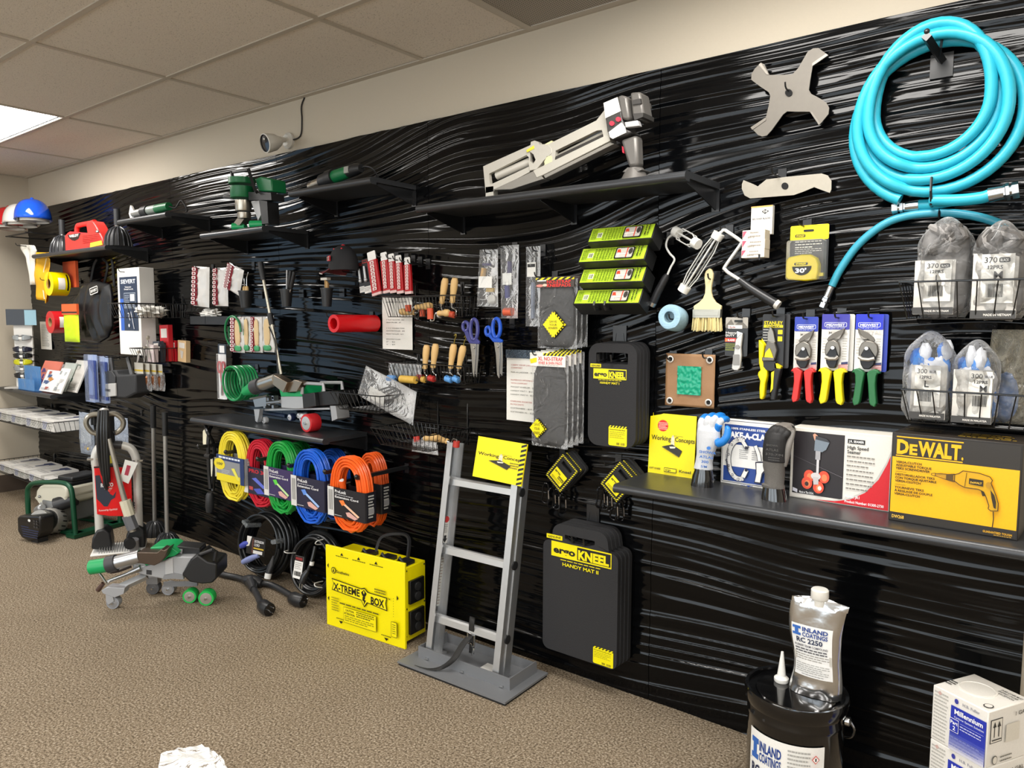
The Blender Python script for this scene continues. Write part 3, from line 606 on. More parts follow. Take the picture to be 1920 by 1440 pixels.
def snips(label, px, hc, hc2, sx, flipb=False, group='aviation snips on cards', slim=False, card='ecebe6', top='2a3fa8', back=None):
    t, A, B, w, h = carded('aviation_snips', label, px, .05, card, group=group)
    if back: t2 = MB(mat(back, .4)).prism(rrect(-w/2+.012, .0, w/2+.012, h, .006), .012, .014).build('rear_card', t)
    A.rr(0, 0, 1, .27, top, .06).rr(.1, .145, .9, .225, 'e9edf6', .25).rr(.115, .152, .885, .218, top, .25).text('MIDWEST', .5, .21, .042, 'ffffff', .66, .03, 'c').text('THE LINE OF CUT', .5, .25, .014, 'dfe4f2', .66, .01, 'c').text('METAL', .98, .345, .06, 'cfcac0', .74, .03, 'r').lines(.05, .42, .16, 6, .05, 'b9b4aa').lines(.78, .42, .18, 9, .045, 'a9a49a', seed=4); flag(A, .66, .83, .34, .15); A.build(t)
    st = mat('6d675f', .35, .7); dk = mat('26272a', .4, .3); s = -1 if flipb else 1
    X = lambda pts: [((p[0]*s)*w, p[1]*h) for p in pts]
    MB(st).prism(X([(-.18, .50), (-.26, .55), (-.2, .6), (.02, .68), (.38, .76), (.36, .68), (.22, .575), (.08, .52)]), -.014, -.008).build('upper_blade', t, bev=.001)
    MB(mat('8a837a', .3, .8)).prism(X([(-.22, .53), (.0, .57), (.2, .56), (.32, .68), (.385, .765), (.25, .64), (.1, .585), (-.1, .56)]), -.018, -.013).build('lower_blade', t, bev=.001)
    k = .8 if slim else 1
    MB(mat('7a756d', .35, .7)).prism(X([(-.40*k, .36), (-.36*k, .47), (-.2, .53), (.0, .55), (.22*k, .5), (.31*k, .40), (.30*k, .27), (.2*k, .22), (-.25*k, .22), (-.36*k, .28)]), -.017, -.003).build('jaw_body', t, bev=.003)
    MB(dk).prism(X([(-.05, .44), (.06, .44), (.26*k, .25), (.2*k, .13), (.1, .05), (-.12, .05), (-.28*k, .13), (-.34*k, .25)]), -.022, -.004).build('pivot_plate', t, bev=.003)
    MB(mat('d0cdc8', .3, .9)).prism(X(circ(.0, .41, .07, 14, .03)), -.028, -.02).build('pivot_bolt', t)
    MB(mat('c5c2bc', .3, .8)).tube([(-.3*w*k*s, -.026, h*.24), (-.1*w*s, -.028, h*.215), (.12*w*s, -.028, h*.22), (.26*w*k*s, -.026, h*.26)], .006, 8).build('latch', t)
    for c, sg in ((hc, -1), (hc2, 1)):
        f = lambda pts: [(p[0]*sg*w, p[1]*h) for p in pts]
        MB(mat(c, .45, bump=.15, bs=400)).prism(f([(.04, -.02), (.12, .02), (.3, .06), (.43, .04), (.52, -.02), (.42, -.015), (.38, -.06), (.36, -.2), (.4, -.40), (.44, -.52), (.38, -.60), (.22, -.57), (.17, -.52), (.13, -.35), (.1, -.2)]), -.024, .002).build('grip', t, bev=.004)
    return t
x, z, w, h = wbox(1429, 590, 1472, 692, .05)
t, A, B, w, h = carded('aviation_snips', 'straight snips with one yellow and one black grip on a black card', (1429, 589, 1470, 690), .05, '1c1c1e', group='aviation snips on cards')
MB(mat('2a2a2c', .4)).prism(rrect(-w/2+.014, 0, w/2+.014, h, .006), .012, .014).build('rear_card', t)
A.rr(.36, .05, .66, .1, '000000', .5).text('STANLEY', .5, .19, .06, 'f2de00', .86, .03, 'c').rect(.06, .2, .94, .25, 'f2de00').text('FATMAX', .5, .245, .035, '2a2a2a', .6, .02, 'c').rr(.72, .29, .93, .37, 'f0d800', .1).rr(.72, .41, .93, .5, 'f0d800', .1).lines(.05, .28, .25, 5, .05, 'b9b9b5').poly([(0, .45), (.28, .6), (.02, .72)], 'f2de00').build(t)
MB(mat('8a857c', .3, .8)).prism(C3.pp([(948,215),(970,260),(985,340),(960,380),(925,340),(925,270)], .05, B), -.014, -.004).build('blades', t, bev=.001)
MB(mat('6d6962', .35, .6)).prism(C3.pp([(925,330),(980,340),(1000,400),(985,470),(950,490),(900,480),(905,400)], .05, B), -.018, -.003).prism(C3.pp([(890,455),(985,460),(985,485),(890,485)], .05, B), -.025, -.016).build('jaw_body', t, bev=.002)
MB(mat('f2de00', .4)).prism(C3.pp([(915,420),(945,385),(965,430),(975,462),(905,462)], .05, B), -.022, -.017).build('badge', t)
MB(mat('222224', .4)).prism(C3.pp([(895,485),(990,490),(1000,540),(960,565),(900,550)], .05, B), -.02, -.004).build('pivot_plate', t)
MB(mat('f2dc00', .4)).prism(C3.pp([(860,320),(905,360),(895,450),(900,530),(925,560),(928,600),(912,660),(905,750),(890,788),(868,780),(866,700),(872,640),(853,595),(858,570),(875,560),(862,500)], .05, B), -.022, .004).build('grip', t, bev=.004)
MB(mat('1d1d1f', .45)).prism(C3.pp([(950,590),(985,545),(1035,545),(1030,575),(1012,660),(1000,720),(990,795),(950,790),(955,730),(965,660)], .05, B), -.022, .004).build('grip', t, bev=.004)
MB(mat('f2dc00', .4)).prism(C3.pp([(962,575),(985,562),(978,640),(975,700),(955,730),(962,650)], .05, B), -.0245, -.021).prism(C3.pp([(985,500),(1035,530),(1030,545),(985,540)], .05, B), -.02, .0).build('grip_inlay', t)
hook(1448, 586, .1, 'the black-carded snips')
snips('red-handled aviation snips on a blue and white card', (1489, 594, 1533, 695), 'd8312e', 'd8312e', 1, card='dedbd4')
hook(1505, 590, .1, 'the red-handled snips')
snips('yellow-handled aviation snips on a violet-topped card', (1540, 589, 1592, 695), 'f0dc00', 'f0dc00', 1, slim=True, top='3b3aa0', back='d6d3cc')
hook(1565, 588, .1, 'the yellow-handled snips')
snips('green-handled aviation snips on a bright blue card', (1603, 589, 1655, 697), '226b3c', '226b3c', 1, flipb=True, top='1c2fc0', back='2a3fa8')
hook(1628, 588, .1, 'the green-handled snips')
# ---- tarp sample
base = C3.w(310, 640, .03); t = thing('tarp_sample', 'brown tarp swatch with a shiny green square and four metal eyelets', 'swatch', tuple(base))
x0, x1 = C3.w(117, 640, .03).x-base.x, C3.w(502, 640, .03).x-base.x; z1, z0 = C3.w(310, 433, .03).z-base.z, C3.w(310, 847, .03).z-base.z
def sheet(x0, x1, z0, z1, y, amp, fr, seed): return lambda u, v: (x0+(x1-x0)*u, y+amp*NZ.noise(V((u*fr+seed, v*fr, seed)))+amp*.5*NZ.noise(V((u*fr*2.3, v*fr*2.3, seed))), z0+(z1-z0)*v)
MB(mat('9a7450', .5, bump=.25, bs=300)).grid(sheet(x0, x1, z0, z1, 0, .002, 4, 2), 20, 20).build('tarp', t, solid=.0012)
MB(mat('0e9b78', .22, bump=.1, bs=60)).grid(sheet(x0+.05*1.0, x1-.05, z0+.045, z1-.045, -.006, .004, 9, 5), 26, 26).build('green_patch', t)
for X, Y in ((158, 472), (465, 480), (152, 797), (455, 812)):
    q = C3.p3([(X, Y)], base, .03)[0]; MB(mat('d9d5cd', .3, .6)).lathe([(.0065, 0), (.009, -.004), (.013, -.0035), (.0135, 0)], 20, (q[0], -.002, q[2]), (0, 1, 0), caps=False).build('eyelet', t)
    MB(mat('080808', .8)).lathe([(.0072, -.0015), (.0, -.0016)], 16, (q[0], -.003, q[2]), (0, 1, 0), caps=False).build('eyelet_hole', t)
hook(1250, 668, .07, 'the left eyelet of the tarp swatch'); hook(1317, 665, .07, 'the other eyelet of the tarp swatch')
# ================================================================ goods on the long right shelf and in the glove baskets
C7 = PX(1460, 760, 4.17391); C6 = PX(1140, 740, 4.8); ZE = ZS['E']
def Fc(c, x, y, z): return F(c.ox+x/c.sc, c.oy+y/c.sc, z)
# ---- drill carton
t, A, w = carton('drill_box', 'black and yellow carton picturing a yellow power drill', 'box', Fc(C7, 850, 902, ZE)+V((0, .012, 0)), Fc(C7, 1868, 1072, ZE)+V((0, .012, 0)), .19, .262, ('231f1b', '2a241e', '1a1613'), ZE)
Y_ = 'f7b800'
A.rect(.012, .02, .985, .98, '2b2620').rect(.012, .27, .985, .895, Y_).rect(.04, .035, .57, .048, Y_).rect(.04, .245, .57, .258, Y_)
A.text('D', .045, .225, .15, Y_, .10, .045).text('E', .15, .225, .11, Y_, .065, .04).text('WALT', .22, .225, .15, Y_, .335, .045).text('.', .56, .225, .15, Y_, .015)
for i, s in enumerate(('VERSA-CLUTCH', 'ADJUSTABLE TORQUE', 'TEKS SCREWDRIVER')): A.text(s, .045, .335+.036*i, .024, '241f14', (.21, .29, .28)[i], .03)
A.rect(.045, .43, .135, .433, '241f14')
for i, s in enumerate(('DESTORNILLADOR TEKS', 'CON TORQUE AJUSTABLE', 'VERSA-CLUTCH')): A.text(s, .045, .475+.036*i, .024, '241f14', (.32, .335, .21)[i], .03)
A.rect(.045, .575, .135, .578, '241f14')
for i, s in enumerate(('TOURNEVIS TEKS', '\u00c0 REGLAGE DE COUPLE', 'VERSA-CLUTCH')): A.text(s, .045, .62+.036*i, .024, '241f14', (.24, .31, .21)[i], .03)
A.text('DW268', .035, .955, .035, 'f3c54a', .1).text('GUARANTEED TOUGH', .96, .955, .022, 'e0a820', .21, .03, 'r').lines(.83, .965, .13, 1, .02, 'c99a2a')
dk = '3b2a10'; gd = 'd7a400'
body = [(.47, .41), (.55, .37), (.58, .335), (.70, .34), (.78, .365), (.80, .40), (.79, .43), (.83, .55), (.85, .63), (.85, .71), (.80, .72), (.78, .70), (.785, .67), (.76, .58), (.74, .53), (.70, .51), (.60, .51), (.56, .49), (.52, .455), (.47, .45)]
A.poly(body, gd).poly([(.37, .40), (.41, .385), (.47, .39), (.50, .38), (.52, .385), (.52, .46), (.47, .455), (.41, .425), (.37, .425)], 'c3911a')
A.line(body+[body[0]], .006, dk).line([(.34, .405), (.37, .395), (.37, .43), (.34, .42), (.34, .405)], .005, dk).line([(.37, .40), (.47, .392), (.52, .38), (.52, .465), (.47, .455), (.37, .425)], .005, dk).poly([(.455, .39), (.51, .38), (.51, .462), (.455, .45)], '57400f')
A.poly([(.63, .405), (.735, .41), (.735, .475), (.63, .465)], '2a2115').text('DeWALT', .64, .455, .02, 'f7c93a', .085).line([(.61, .35), (.60, .50)], .004, dk).poly([(.79, .50), (.82, .55), (.835, .62), (.835, .69), (.82, .68), (.80, .58)], '33270f').poly([(.72, .515), (.745, .53), (.755, .57), (.735, .575)], '33270f').line([(.82, .72), (.825, .80), (.82, .885)], .008, dk).ell(.775, .45, .02, .03, 'b98a1a'); A.build(t)
T = Art((0, .19, .262), (w, 0, 0), (0, -.19, 0)); T.lines(.5, .35, .45, 4, .13, 'c9a63a', h=.3, seed=5).lines(.05, .3, .3, 2, .2, '6d5a2c'); T.build(t, 'top_print')
# ---- seamer carton
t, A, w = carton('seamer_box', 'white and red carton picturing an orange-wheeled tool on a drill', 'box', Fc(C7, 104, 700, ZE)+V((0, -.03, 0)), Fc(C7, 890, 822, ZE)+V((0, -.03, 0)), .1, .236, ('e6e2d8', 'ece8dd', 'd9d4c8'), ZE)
A.rect(.02, .04, .98, .98, 'e9e5dc').rect(.03, .05, .545, .93, '2a2629')
A.poly([(.2, .985), (.45, .955), (.6, .90), (.74, .78), (.86, .58), (.94, .36), (.98, .2), (.98, .985)], 'c9c6c0').poly([(.25, .985), (.47, .965), (.62, .91), (.76, .79), (.88, .59), (.95, .38), (.98, .26), (.98, .985)], 'd71f2a')
A.rect(.575, .09, .74, .15, '111111').text('J.R. SEAMER', .585, .135, .03, 'ffffff', .145).text('High Speed', .575, .225, .045, '2c2c2c', .2).text('Seamer', .575, .285, .045, '2c2c2c', .13).lines(.575, .315, .27, 8, .062, '8d8982', h=.3).text('Model: JR1', .57, .885, .035, 'ffffff', .14).text('Product Number: 01300-2730', .57, .955, .035, 'ffffff', .37)
A.text('Made in The U.S.A.', .11, .915, .03, 'f4f4f4', .15).poly([(.04, .85), (.09, .87), (.09, .92), (.04, .9)], 'd8d8e2').poly([(.035, .4), (.04, .4), (.54, .62), (.535, .625)], '6f6a70')
A.poly([(.23, .08), (.25, .06), (.28, .09), (.275, .15), (.25, .16)], 'd9a184').poly([(.255, .13), (.40, .17), (.37, .27), (.33, .31), (.25, .3)], '7b8894').poly([(.26, .09), (.37, .12), (.41, .17), (.26, .14)], '3c4046').rect(.265, .3, .315, .42, 'a9a9ad').rect(.28, .42, .305, .64, 'd5d4d6')
for u, v in ((.21, .66), (.36, .65), (.19, .76), (.31, .8)): A.ell(u, v, .055, .085, 'e8543a').ell(u+.005, v+.01, .028, .05, 'f08a5a')
A.ell(.28, .65, .05, .05, 'd7d3d2').poly([(.25, .66), (.31, .66), (.31, .76), (.26, .77)], 'c9c5c4').ell(.19, .77, .02, .03, '3a2a2a').ell(.325, .81, .02, .03, 'f2e6da'); A.build(t)
# ---- clamp carton
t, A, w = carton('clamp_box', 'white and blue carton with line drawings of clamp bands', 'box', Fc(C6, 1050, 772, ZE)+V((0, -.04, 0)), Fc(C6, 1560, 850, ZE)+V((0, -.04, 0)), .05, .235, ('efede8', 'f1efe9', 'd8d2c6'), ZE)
A.rect(.02, .02, .98, .97, '2a3152').rect(.028, .028, .972, .962, 'f0eee9').rect(.05, .08, .95, .95, '2b4a94').rect(.05, .38, .95, .72, 'f0eee9').text('100% STAINLESS STEEL', .18, .15, .03, 'ffffff', .6, .03).text('MAKE-A-CLAMP', .07, .275, .085, 'ffffff', .86, .06).lines(.33, .45, .16, 5, .03, '9a9a9a').lines(.55, .45, .16, 5, .03, '9a9a9a', seed=3)
def band(pts, w_): A.line(pts, w_+.02, '22253a').line(pts, w_, 'efede8')
arc = [(.32-.18*math.cos(a), .58-.31*math.sin(a)) for a in [PI*1.75-PI*1.5*i/18-PI*.0 for i in range(19)]]
arc = [(.34+.2*math.cos(a), .6-.3*math.sin(a)) for a in [PI*.38+PI*1.24*i/20 for i in range(21)]]; band(arc, .075)
for i in range(3, 19, 3): A.rr(arc[i][0]-.018, arc[i][1]-.018, arc[i][0]+.018, arc[i][1]+.018, '2a2d44', .2).rr(arc[i][0]-.011, arc[i][1]-.011, arc[i][0]+.011, arc[i][1]+.011, 'efede8', .2)
band([(.40, .32), (.48, .42)], .06); band([(.42, .86), (.48, .74)], .07); A.rr(.44, .385, .5, .43, '22253a', .2).rr(.45, .72, .5, .765, '22253a', .2)
band([(.62, .36), (.68, .48), (.7, .58)], .055); A.poly([(.63, .6), (.78, .58), (.84, .68), (.76, .78), (.73, .92), (.62, .92), (.65, .78)], '22253a').poly([(.65, .615), (.77, .6), (.81, .68), (.745, .76), (.72, .90), (.635, .90), (.66, .77)], 'efede8').line([(.15, .45), (.13, .62), (.16, .8)], .012, '22253a')
A.text('SAVING', .10, .62, .035, '22253a', .2, .02, rot=-1.3); A.text('LIFT HERE', .4, .985, .018, '2b4a94', .2).poly([(.5, .97), (.56, .97), (.53, 1.0)], '2b4a94'); A.build(t)
# ---- booklets
def booklet(t, w, h, full=True, burst=True, haz=False):
    MB(mat('f5e200', .4)).box(0, 0, 0, w, .003, h).build('cover', t)
    A = Art((0, 0, h), (w, 0, 0), (0, 0, -h))
    if burst: A.star(.29, .2, .125, 'd9211f').lines(.2, .15, .2, 5, .025, 'f6e9d8')
    A.text('Working', .05, .44, .075, '1c1a10', .43, .012).text('Concepts', .57, .44, .075, '1c1a10', .42, .012)
    A.ell(.525, .40, .035, .05, 'e9e2c4').ell(.525, .36, .02, .02, 'cfc7a6').poly([(.49, .42), (.56, .42), (.57, .52), (.48, .52)], 'ddd5b2').poly([(.30, .54), (.52, .49), (.74, .58), (.68, .68)], '29271f').poly([(.46, .53), (.6, .52), (.58, .55), (.48, .56)], 'e6e0cc').poly([(.30, .54), (.68, .68), (.68, .69), (.295, .55)], '6d6728').lines(.55, .345, .2, 1, .02, '6a6420')
    if burst: A.text('SOFT KNEES', .04, .93, .03, '2a2710', .25).rr(.37, .88, .64, .95, '3a3514', .1).rr(.38, .89, .63, .94, 'f5e200', .1).text('ergo', .40, .93, .035, '2a2710', .12).text('Kneel', .7, .93, .045, '2a2710', .25)
    else: A.lines(.72, .5, .2, 3, .055, '5d571c', h=.4)
    if haz: A.vhazard(.9, 0, 1, 1, 9)
    A.build(t)
p = Fc(C6, 440, 668, ZE); t = thing('booklet', 'yellow booklet with red starburst standing behind the blue-fingered glove', 'booklet', (p.x, min(p.y-.03, -.03), ZE), None, -.02, -.06); booklet(t, .19, .232)
# ---- display gloves
def loft(mb, rings, n=20, cap=True):     # rings: centre, half width along x, half depth along y
    vs = [(c[0]+rx*math.cos(2*PI*j/n), c[1]+ry*math.sin(2*PI*j/n), c[2]) for c, rx, ry in rings for j in range(n)]; k = len(rings)
    return mb.add(vs, [(i*n+j, i*n+(j+1) % n, (i+1)*n+(j+1) % n, (i+1)*n+j) for i in range(k-1) for j in range(n)]+([tuple(range(n))[::-1], tuple((k-1)*n+j for j in range(n))] if cap else []))
def ringset(c, base, d, rows, ry):
    out = []
    for i, (xl, xr, y) in enumerate(rows):
        a = c.p3([(xl, y)], base, d)[0]; b = c.p3([(xr, y)], base, d)[0]; out.append((((a[0]+b[0])/2, 0, (a[2]+b[2])/2), (b[0]-a[0])/2, ry[i]))
    return out
def fuse(o, v=.0022):
    m = o.modifiers.new('fuse', 'REMESH'); m.mode = 'VOXEL'; m.voxel_size = v; m.use_smooth_shade = True
    q = o.modifiers.new('soft', 'SMOOTH'); q.iterations = 4; q.factor = .5; return o
d = .125; base = V(tuple(C6.w(855, 660, d)))
t = thing('work_glove', 'white knit work glove with blue rubber fingertips on a black hand form', 'glove', tuple(base))
G = MB(mat('cdd0d4', .85, bump=.5, bs=500)); rows = [(775, 943, 668), (790, 938, 610), (800, 950, 540), (800, 985, 450), (800, 1010, 380), (803, 1010, 320), (815, 1000, 275)]
loft(G, ringset(C6, base, d, rows, [.027, .025, .025, .026, .026, .024, .018]))
FG = [[(838, 300, .125, .0135), (842, 240, .125, .0125), (872, 200, .105, .0105), (890, 196, .085, .009)], [(886, 290, .13, .0135), (900, 225, .13, .0125), (935, 190, .108, .011), (960, 188, .085, .009)], [(940, 285, .13, .0135), (962, 220, .13, .0125), (1005, 188, .108, .011), (1035, 190, .085, .009)], [(985, 300, .125, .0125), (1015, 240, .125, .0115), (1055, 218, .108, .0105), (1075, 225, .09, .009)]]
Bm = MB(mat('1f7fd6', .35))
for f in FG:
    P = C6.p3([q[:3] for q in f], base); P2 = spline(P, 4); R2 = [f[min(3, i//4)][3]*(1-(i % 4)/4)+f[min(3, i//4+1)][3]*((i % 4)/4) for i in range(len(P2))]
    G.tube(P2[:8], R2[:8], 12); G.sph(P2[0], R2[0], 12, 8); q = 5
    Bm.tube(P2[q:], [r+.0012 for r in R2[q:]], 12); Bm.sph(P2[-1], R2[-1]+.001, 12, 8)
th = [(985, 440, .135, .014), (1030, 425, .14, .0145), (1070, 380, .14, .014), (1078, 320, .138, .012), (1073, 300, .137, .009)]
P = spline(C6.p3([q[:3] for q in th], base), 4); R2 = list(np.interp(np.linspace(0, 4, len(P)), range(5), [q[3] for q in th])); Bm.tube(P, R2, 14).sph(P[-1], R2[-1], 12, 8)
Bm.tube(spline(C6.p3([(1000, 262, .13), (975, 330, .125), (972, 400, .128), (1000, 445, .13)], base), 4), .0135, 12)
fuse(G.build('knit_shell', t)); fuse(Bm.build('rubber_coating', t))
A = Art(C6.p3([(812, 470, d+.0275)], base)[0], (.075, 0, 0), (-.006, 0, -.06)); A.ell(.52, .0, .1, .1, '3a78c8').text('SHOWA', .08, .33, .15, '2f6bbd', .82, .02).text('ATLAS', .12, .62, .15, '2f6bbd', .68, .02).text('300', .25, .9, .15, '2f6bbd', .35, .02).text('S/M', .25, 1.18, .13, '2f6bbd', .3, .02); A.build(t)
def form(label, c, rows, d):
    b = V(tuple(c.w((rows[-1][0]+rows[-1][1])/2, rows[-1][2], d))); t = thing('hand_form', label, 'display hand', (b.x, -d, ZE), 'black display hand forms')
    rs = ringset(c, b, d, rows, [.026, .027, .03, .032]); zmin = min(q[0][2] for q in rs); dz = rs[0][0][2]
    H = b.z-ZE; mb = MB(mat('0d0d0e', .12, coat=1))
    rs = [((q[0][0], 0, max(0, q[0][2]+H)), q[1], q[2]) for q in rs]; rs[-1] = ((rs[-1][0][0], 0, 0), rs[-1][1], rs[-1][2])
    loft(mb, rs[::-1], 24).build('wrist_form', t)
form('black display hand form under the white and blue glove', C6, [(790, 930, 650), (778, 940, 690), (760, 948, 740), (748, 948, 780)], .125)
d = .17; base = V(tuple(C6.w(1490, 830, d))); t = thing('work_glove', 'charcoal knit work glove with black back on a black hand form', 'glove', tuple(base))
K = MB(mat('5f5c58', .9, bump=.6, bs=450, var=.3)); loft(K, ringset(C6, base, d, [(1386, 1592, 832), (1384, 1590, 812), (1410, 1582, 800), (1412, 1590, 720), (1396, 1590, 650), (1396, 1598, 590)], [.029, .03, .028, .027, .027, .028])); K.build('knit_cuff', t)
G = MB(mat('1b1a1b', .6, bump=.2, bs=500)); loft(G, ringset(C6, base, d, [(1394, 1606, 600), (1392, 1606, 540), (1396, 1610, 460), (1408, 1610, 390), (1430, 1600, 345)], [.029, .028, .028, .026, .02]))
Gr = MB(mat('77736e', .55))
for k, f in enumerate(([(1440, 380), (1490, 312), (1560, 285), (1640, 288)], [(1480, 375), (1530, 315), (1590, 290), (1655, 298)], [(1530, 375), (1575, 330), (1620, 305), (1662, 312)], [(1575, 390), (1610, 350), (1640, 330), (1666, 330)])):
    P = spline(C6.p3([(x, y, d+.004-.014*i*(i > 1)-.002*k) for i, (x, y) in enumerate(f)], base), 4); R2 = list(np.interp(np.linspace(0, 3, len(P)), range(4), [.0135, .0125, .011, .009]))
    G.tube(P, R2, 12).sph(P[-1], R2[-1], 10, 6); Gr.tube([(p.x+.002, p.y+.006, p.z+.003) for p in P[4:]], [r*.95 for r in R2[4:]], 10)
fuse(G.build('rubber_back', t))
P = spline(C6.p3([(1590, 650, d), (1608, 560, d), (1625, 470, d), (1652, 380, d-.01), (1668, 322, d-.02)], base), 5); Gr.tube(P, list(np.interp(np.linspace(0, 4, len(P)), range(5), [.006, .01, .0105, .0095, .007])), 12); fuse(Gr.build('palm_coating', t), .002)
A = Art(C6.p3([(1405, 440, d+.0295)], base)[0], (.075, 0, 0), (0, 0, -.06)); A.text('SHOWA', .1, .1, .1, '4a4846', .5).text('ATLAS', .08, .35, .12, '4a4846', .55).text('370-7/M', .08, .6, .12, '4a4846', .75).lines(.2, .7, .5, 2, .12, '4a4846'); A.build(t)
form('black display hand form under the charcoal glove', C6, [(1400, 1585, 822), (1392, 1592, 850), (1384, 1605, 900), (1380, 1612, 950)], .17)
# ---- bagged gloves in two wire baskets
def glove_bag(label, px, d, cols, no, word, size, blue, seed, tilt=0, w2=1.0, lab=(.1, .42, .78, .98), tag_=(.28, .46, .72)):
    x, z, w, h = wbox(*px, d); t = thing('bagged_gloves', label, 'gloves', (x, -d+.035, z), 'bagged gloves in wire baskets', 0, 0, tilt); rr = random.Random(seed)
    if blue:
        for i in range(12):
            u = rr.uniform(-.32, .36)*w; zz = h*rr.uniform(.58, .84) if i < 9 else h*rr.uniform(.2, .5); u = u if i < 9 else w*.36; c = ('2f7fd0', '2470c8', 'cfd3da')[i % 3]
            lumpy(MB(mat(c, .5)), (u, rr.uniform(-.012, .012), zz), (w*.13, .018, h*rr.uniform(.09, .15)), .3, 5, seed+i, 12, 8, 2).build('glove', t)
        lumpy(MB(mat('c4c7cd', .7)), (0, 0, h*.36), (w*.42, .026, h*.34), .15, 6, seed, 20, 14, 4).build('glove_bundle', t)
    else:
        lumpy(MB(mat('6f6d6b', .7)), (0, .0, h*.47), (w*.43, .03, h*.46), .14, 7, seed, 26, 18, 4).build('glove_bundle', t)
        for i in range(6): MB(mat(('55524f', '8a8784', '45423f')[i % 3], .6)).tube(spline([(w*rr.uniform(-.38, .38), -.03, h*.66), (w*rr.uniform(-.36, .36), -.036, h*.80), (w*rr.uniform(-.34, .34), -.022, h*.93)], 4), [.012]*8+[.007], 8).build('glove_finger', t)
    l0, l1, l2, l3 = lab
    MB(mat('d4d0c8', .4)).grid(lambda u, v: ((-.5+l0+(l2-l0)*u)*w, -.0375-.004*math.sin(PI*u)+.003*NZ.noise(V((u*4, v*4, seed))), h*(1-l3+(l3-l1)*v)), 10, 12).build('printed_sleeve', t)
    A = face_art((-.5+l0)*w, h*(1-l3), (-.5+l2)*w, h*(1-l1), -.0455)
    a, b, c = tag_
    A.rect(a, .02, .98 if c > .8 else c+.12, b+.3, 'eeebe3').text(no, a+.06, .15, .085, '1a1a1a', .28, .01).rr(a+.38, .075, a+.62, .15, '1a1a1a' if not blue else 'd8d8d8', .3).text(word, a+.41, .135, .04, 'f3f1ec' if not blue else '2a2a2a', .18).text('12PRS', a+.14, .245, .055, '2a2a2a', .33).text(size, a+.28, .40, .12, '141414', None, .012).bars(a+.12, .47, .36, .2, n=16, seed=seed)
    A.rect(0, .87, 1, .995, '3b3936').text('MADE IN '+('MALAYSIA' if blue else 'VIETNAM'), .3, .955, .035, 'e4e0d8', .6); A.build(t)
    pillow(MB(film(dens=.03, rough=.06, bs=16)), w*1.06*w2, h*1.02, .105, 22, 26, .02, seed, .02, 0, 1).build('clear_bag', t)
    return t
C4 = PX(1560, 380, 5.3333); C5 = PX(1600, 580, 6)
zt, zb = W(1800, 526, .2).z, W(1800, 598, .19).z
basket('upper wire basket of bagged black gloves by the hose', W(1686, 527, .2).x, -.1, zt, zb, .2, .043, .02, pegs=(.25, .75))
glove_bag('clear bag of black gloves marked L in the upper basket', (1716, 408, 1823, 595), .16, None, '370', 'BLACK', 'L', 0, 3, lab=(.0, .42, .72, .97), tag_=(.26, .46, .8))
glove_bag('clear bag of black gloves marked M in the upper basket', (1820, 414, 1928, 600), .16, None, '370', 'BLACK', 'M', 0, 8, lab=(.04, .32, .84, .99), tag_=(.2, .46, .8))
zt, zb = W(1800, 736, .2).z, W(1800, 800, .19).z
basket('lower wire basket of bagged blue gloves above the drill carton', W(1690, 731, .2).x, -.1, zt, zb, .2, .037, .02, pegs=(.25, .75))
glove_bag('clear bag of blue gloves marked L in the lower basket', (1690, 624, 1788, 792), .165, None, '300', 'BLUE', 'L', 1, 4, lab=(.2, .36, .88, .96), tag_=(.12, .46, .72))
glove_bag('clear bag of blue gloves marked M in the lower basket', (1784, 640, 1872, 797), .165, None, '300', 'BLUE', 'M', 1, 9, lab=(.04, .34, .9, .98), tag_=(.4, .6, .9))
x, z, w, h = wbox(1838, 618, 1930, 796, .11); t = thing('empty_bag', 'slack grey plastic bag behind the bagged blue gloves', 'bag', (x, -.085, z)); pillow(MB(film('b9b4a4', .25, .15, 18)), w, h, .05, 16, 20, .02, 6, .35).build('clear_bag', t); lumpy(MB(mat('2f6fb8', .6)), (-.01, 0, h*.28), (w*.34, .014, h*.25), .3, 5, 2, 14, 10, 3).build('glove', t)
# ================================================================ kneeling goods and green boxes
C9 = PX(920, 640, 4.36364)
def ergo(A, two):
    if two: A.text('GENUINE', .08, .115, .014, Y2, .17, .02, rot=.06).rr(.05, .092, .27, .126, Y2, .1).text('GENUINE', .07, .119, .016, '1a1a18', .18, .02, rot=.03).rect(.12, .14, .92, .255, Y2).rect(.475, .15, .91, .245, '191919').text('ergo', .15, .225, .05, '191919', .3, .04).text('KNEEL', .49, .235, .065, Y2, .40, .05).lines(.25, .268, .55, 1, .016, Y2).text('HANDY MAT II', .28, .315, .026, Y2, .48, .02)
    else: A.rr(.04, .20, .27, .235, Y2, .1).text('GENUINE', .06, .228, .018, '1a1a18', .19, .02).rect(.11, .245, .80, .345, Y2).rect(.43, .255, .79, .335, '191919').text('ergo', .13, .32, .045, '191919', .27, .04).text('KNEEL', .445, .328, .055, Y2, .33, .05).lines(.22, .352, .5, 1, .014, Y2).text('HANDY MAT I', .26, .392, .022, Y2, .4, .02)
Y2 = 'efe000'
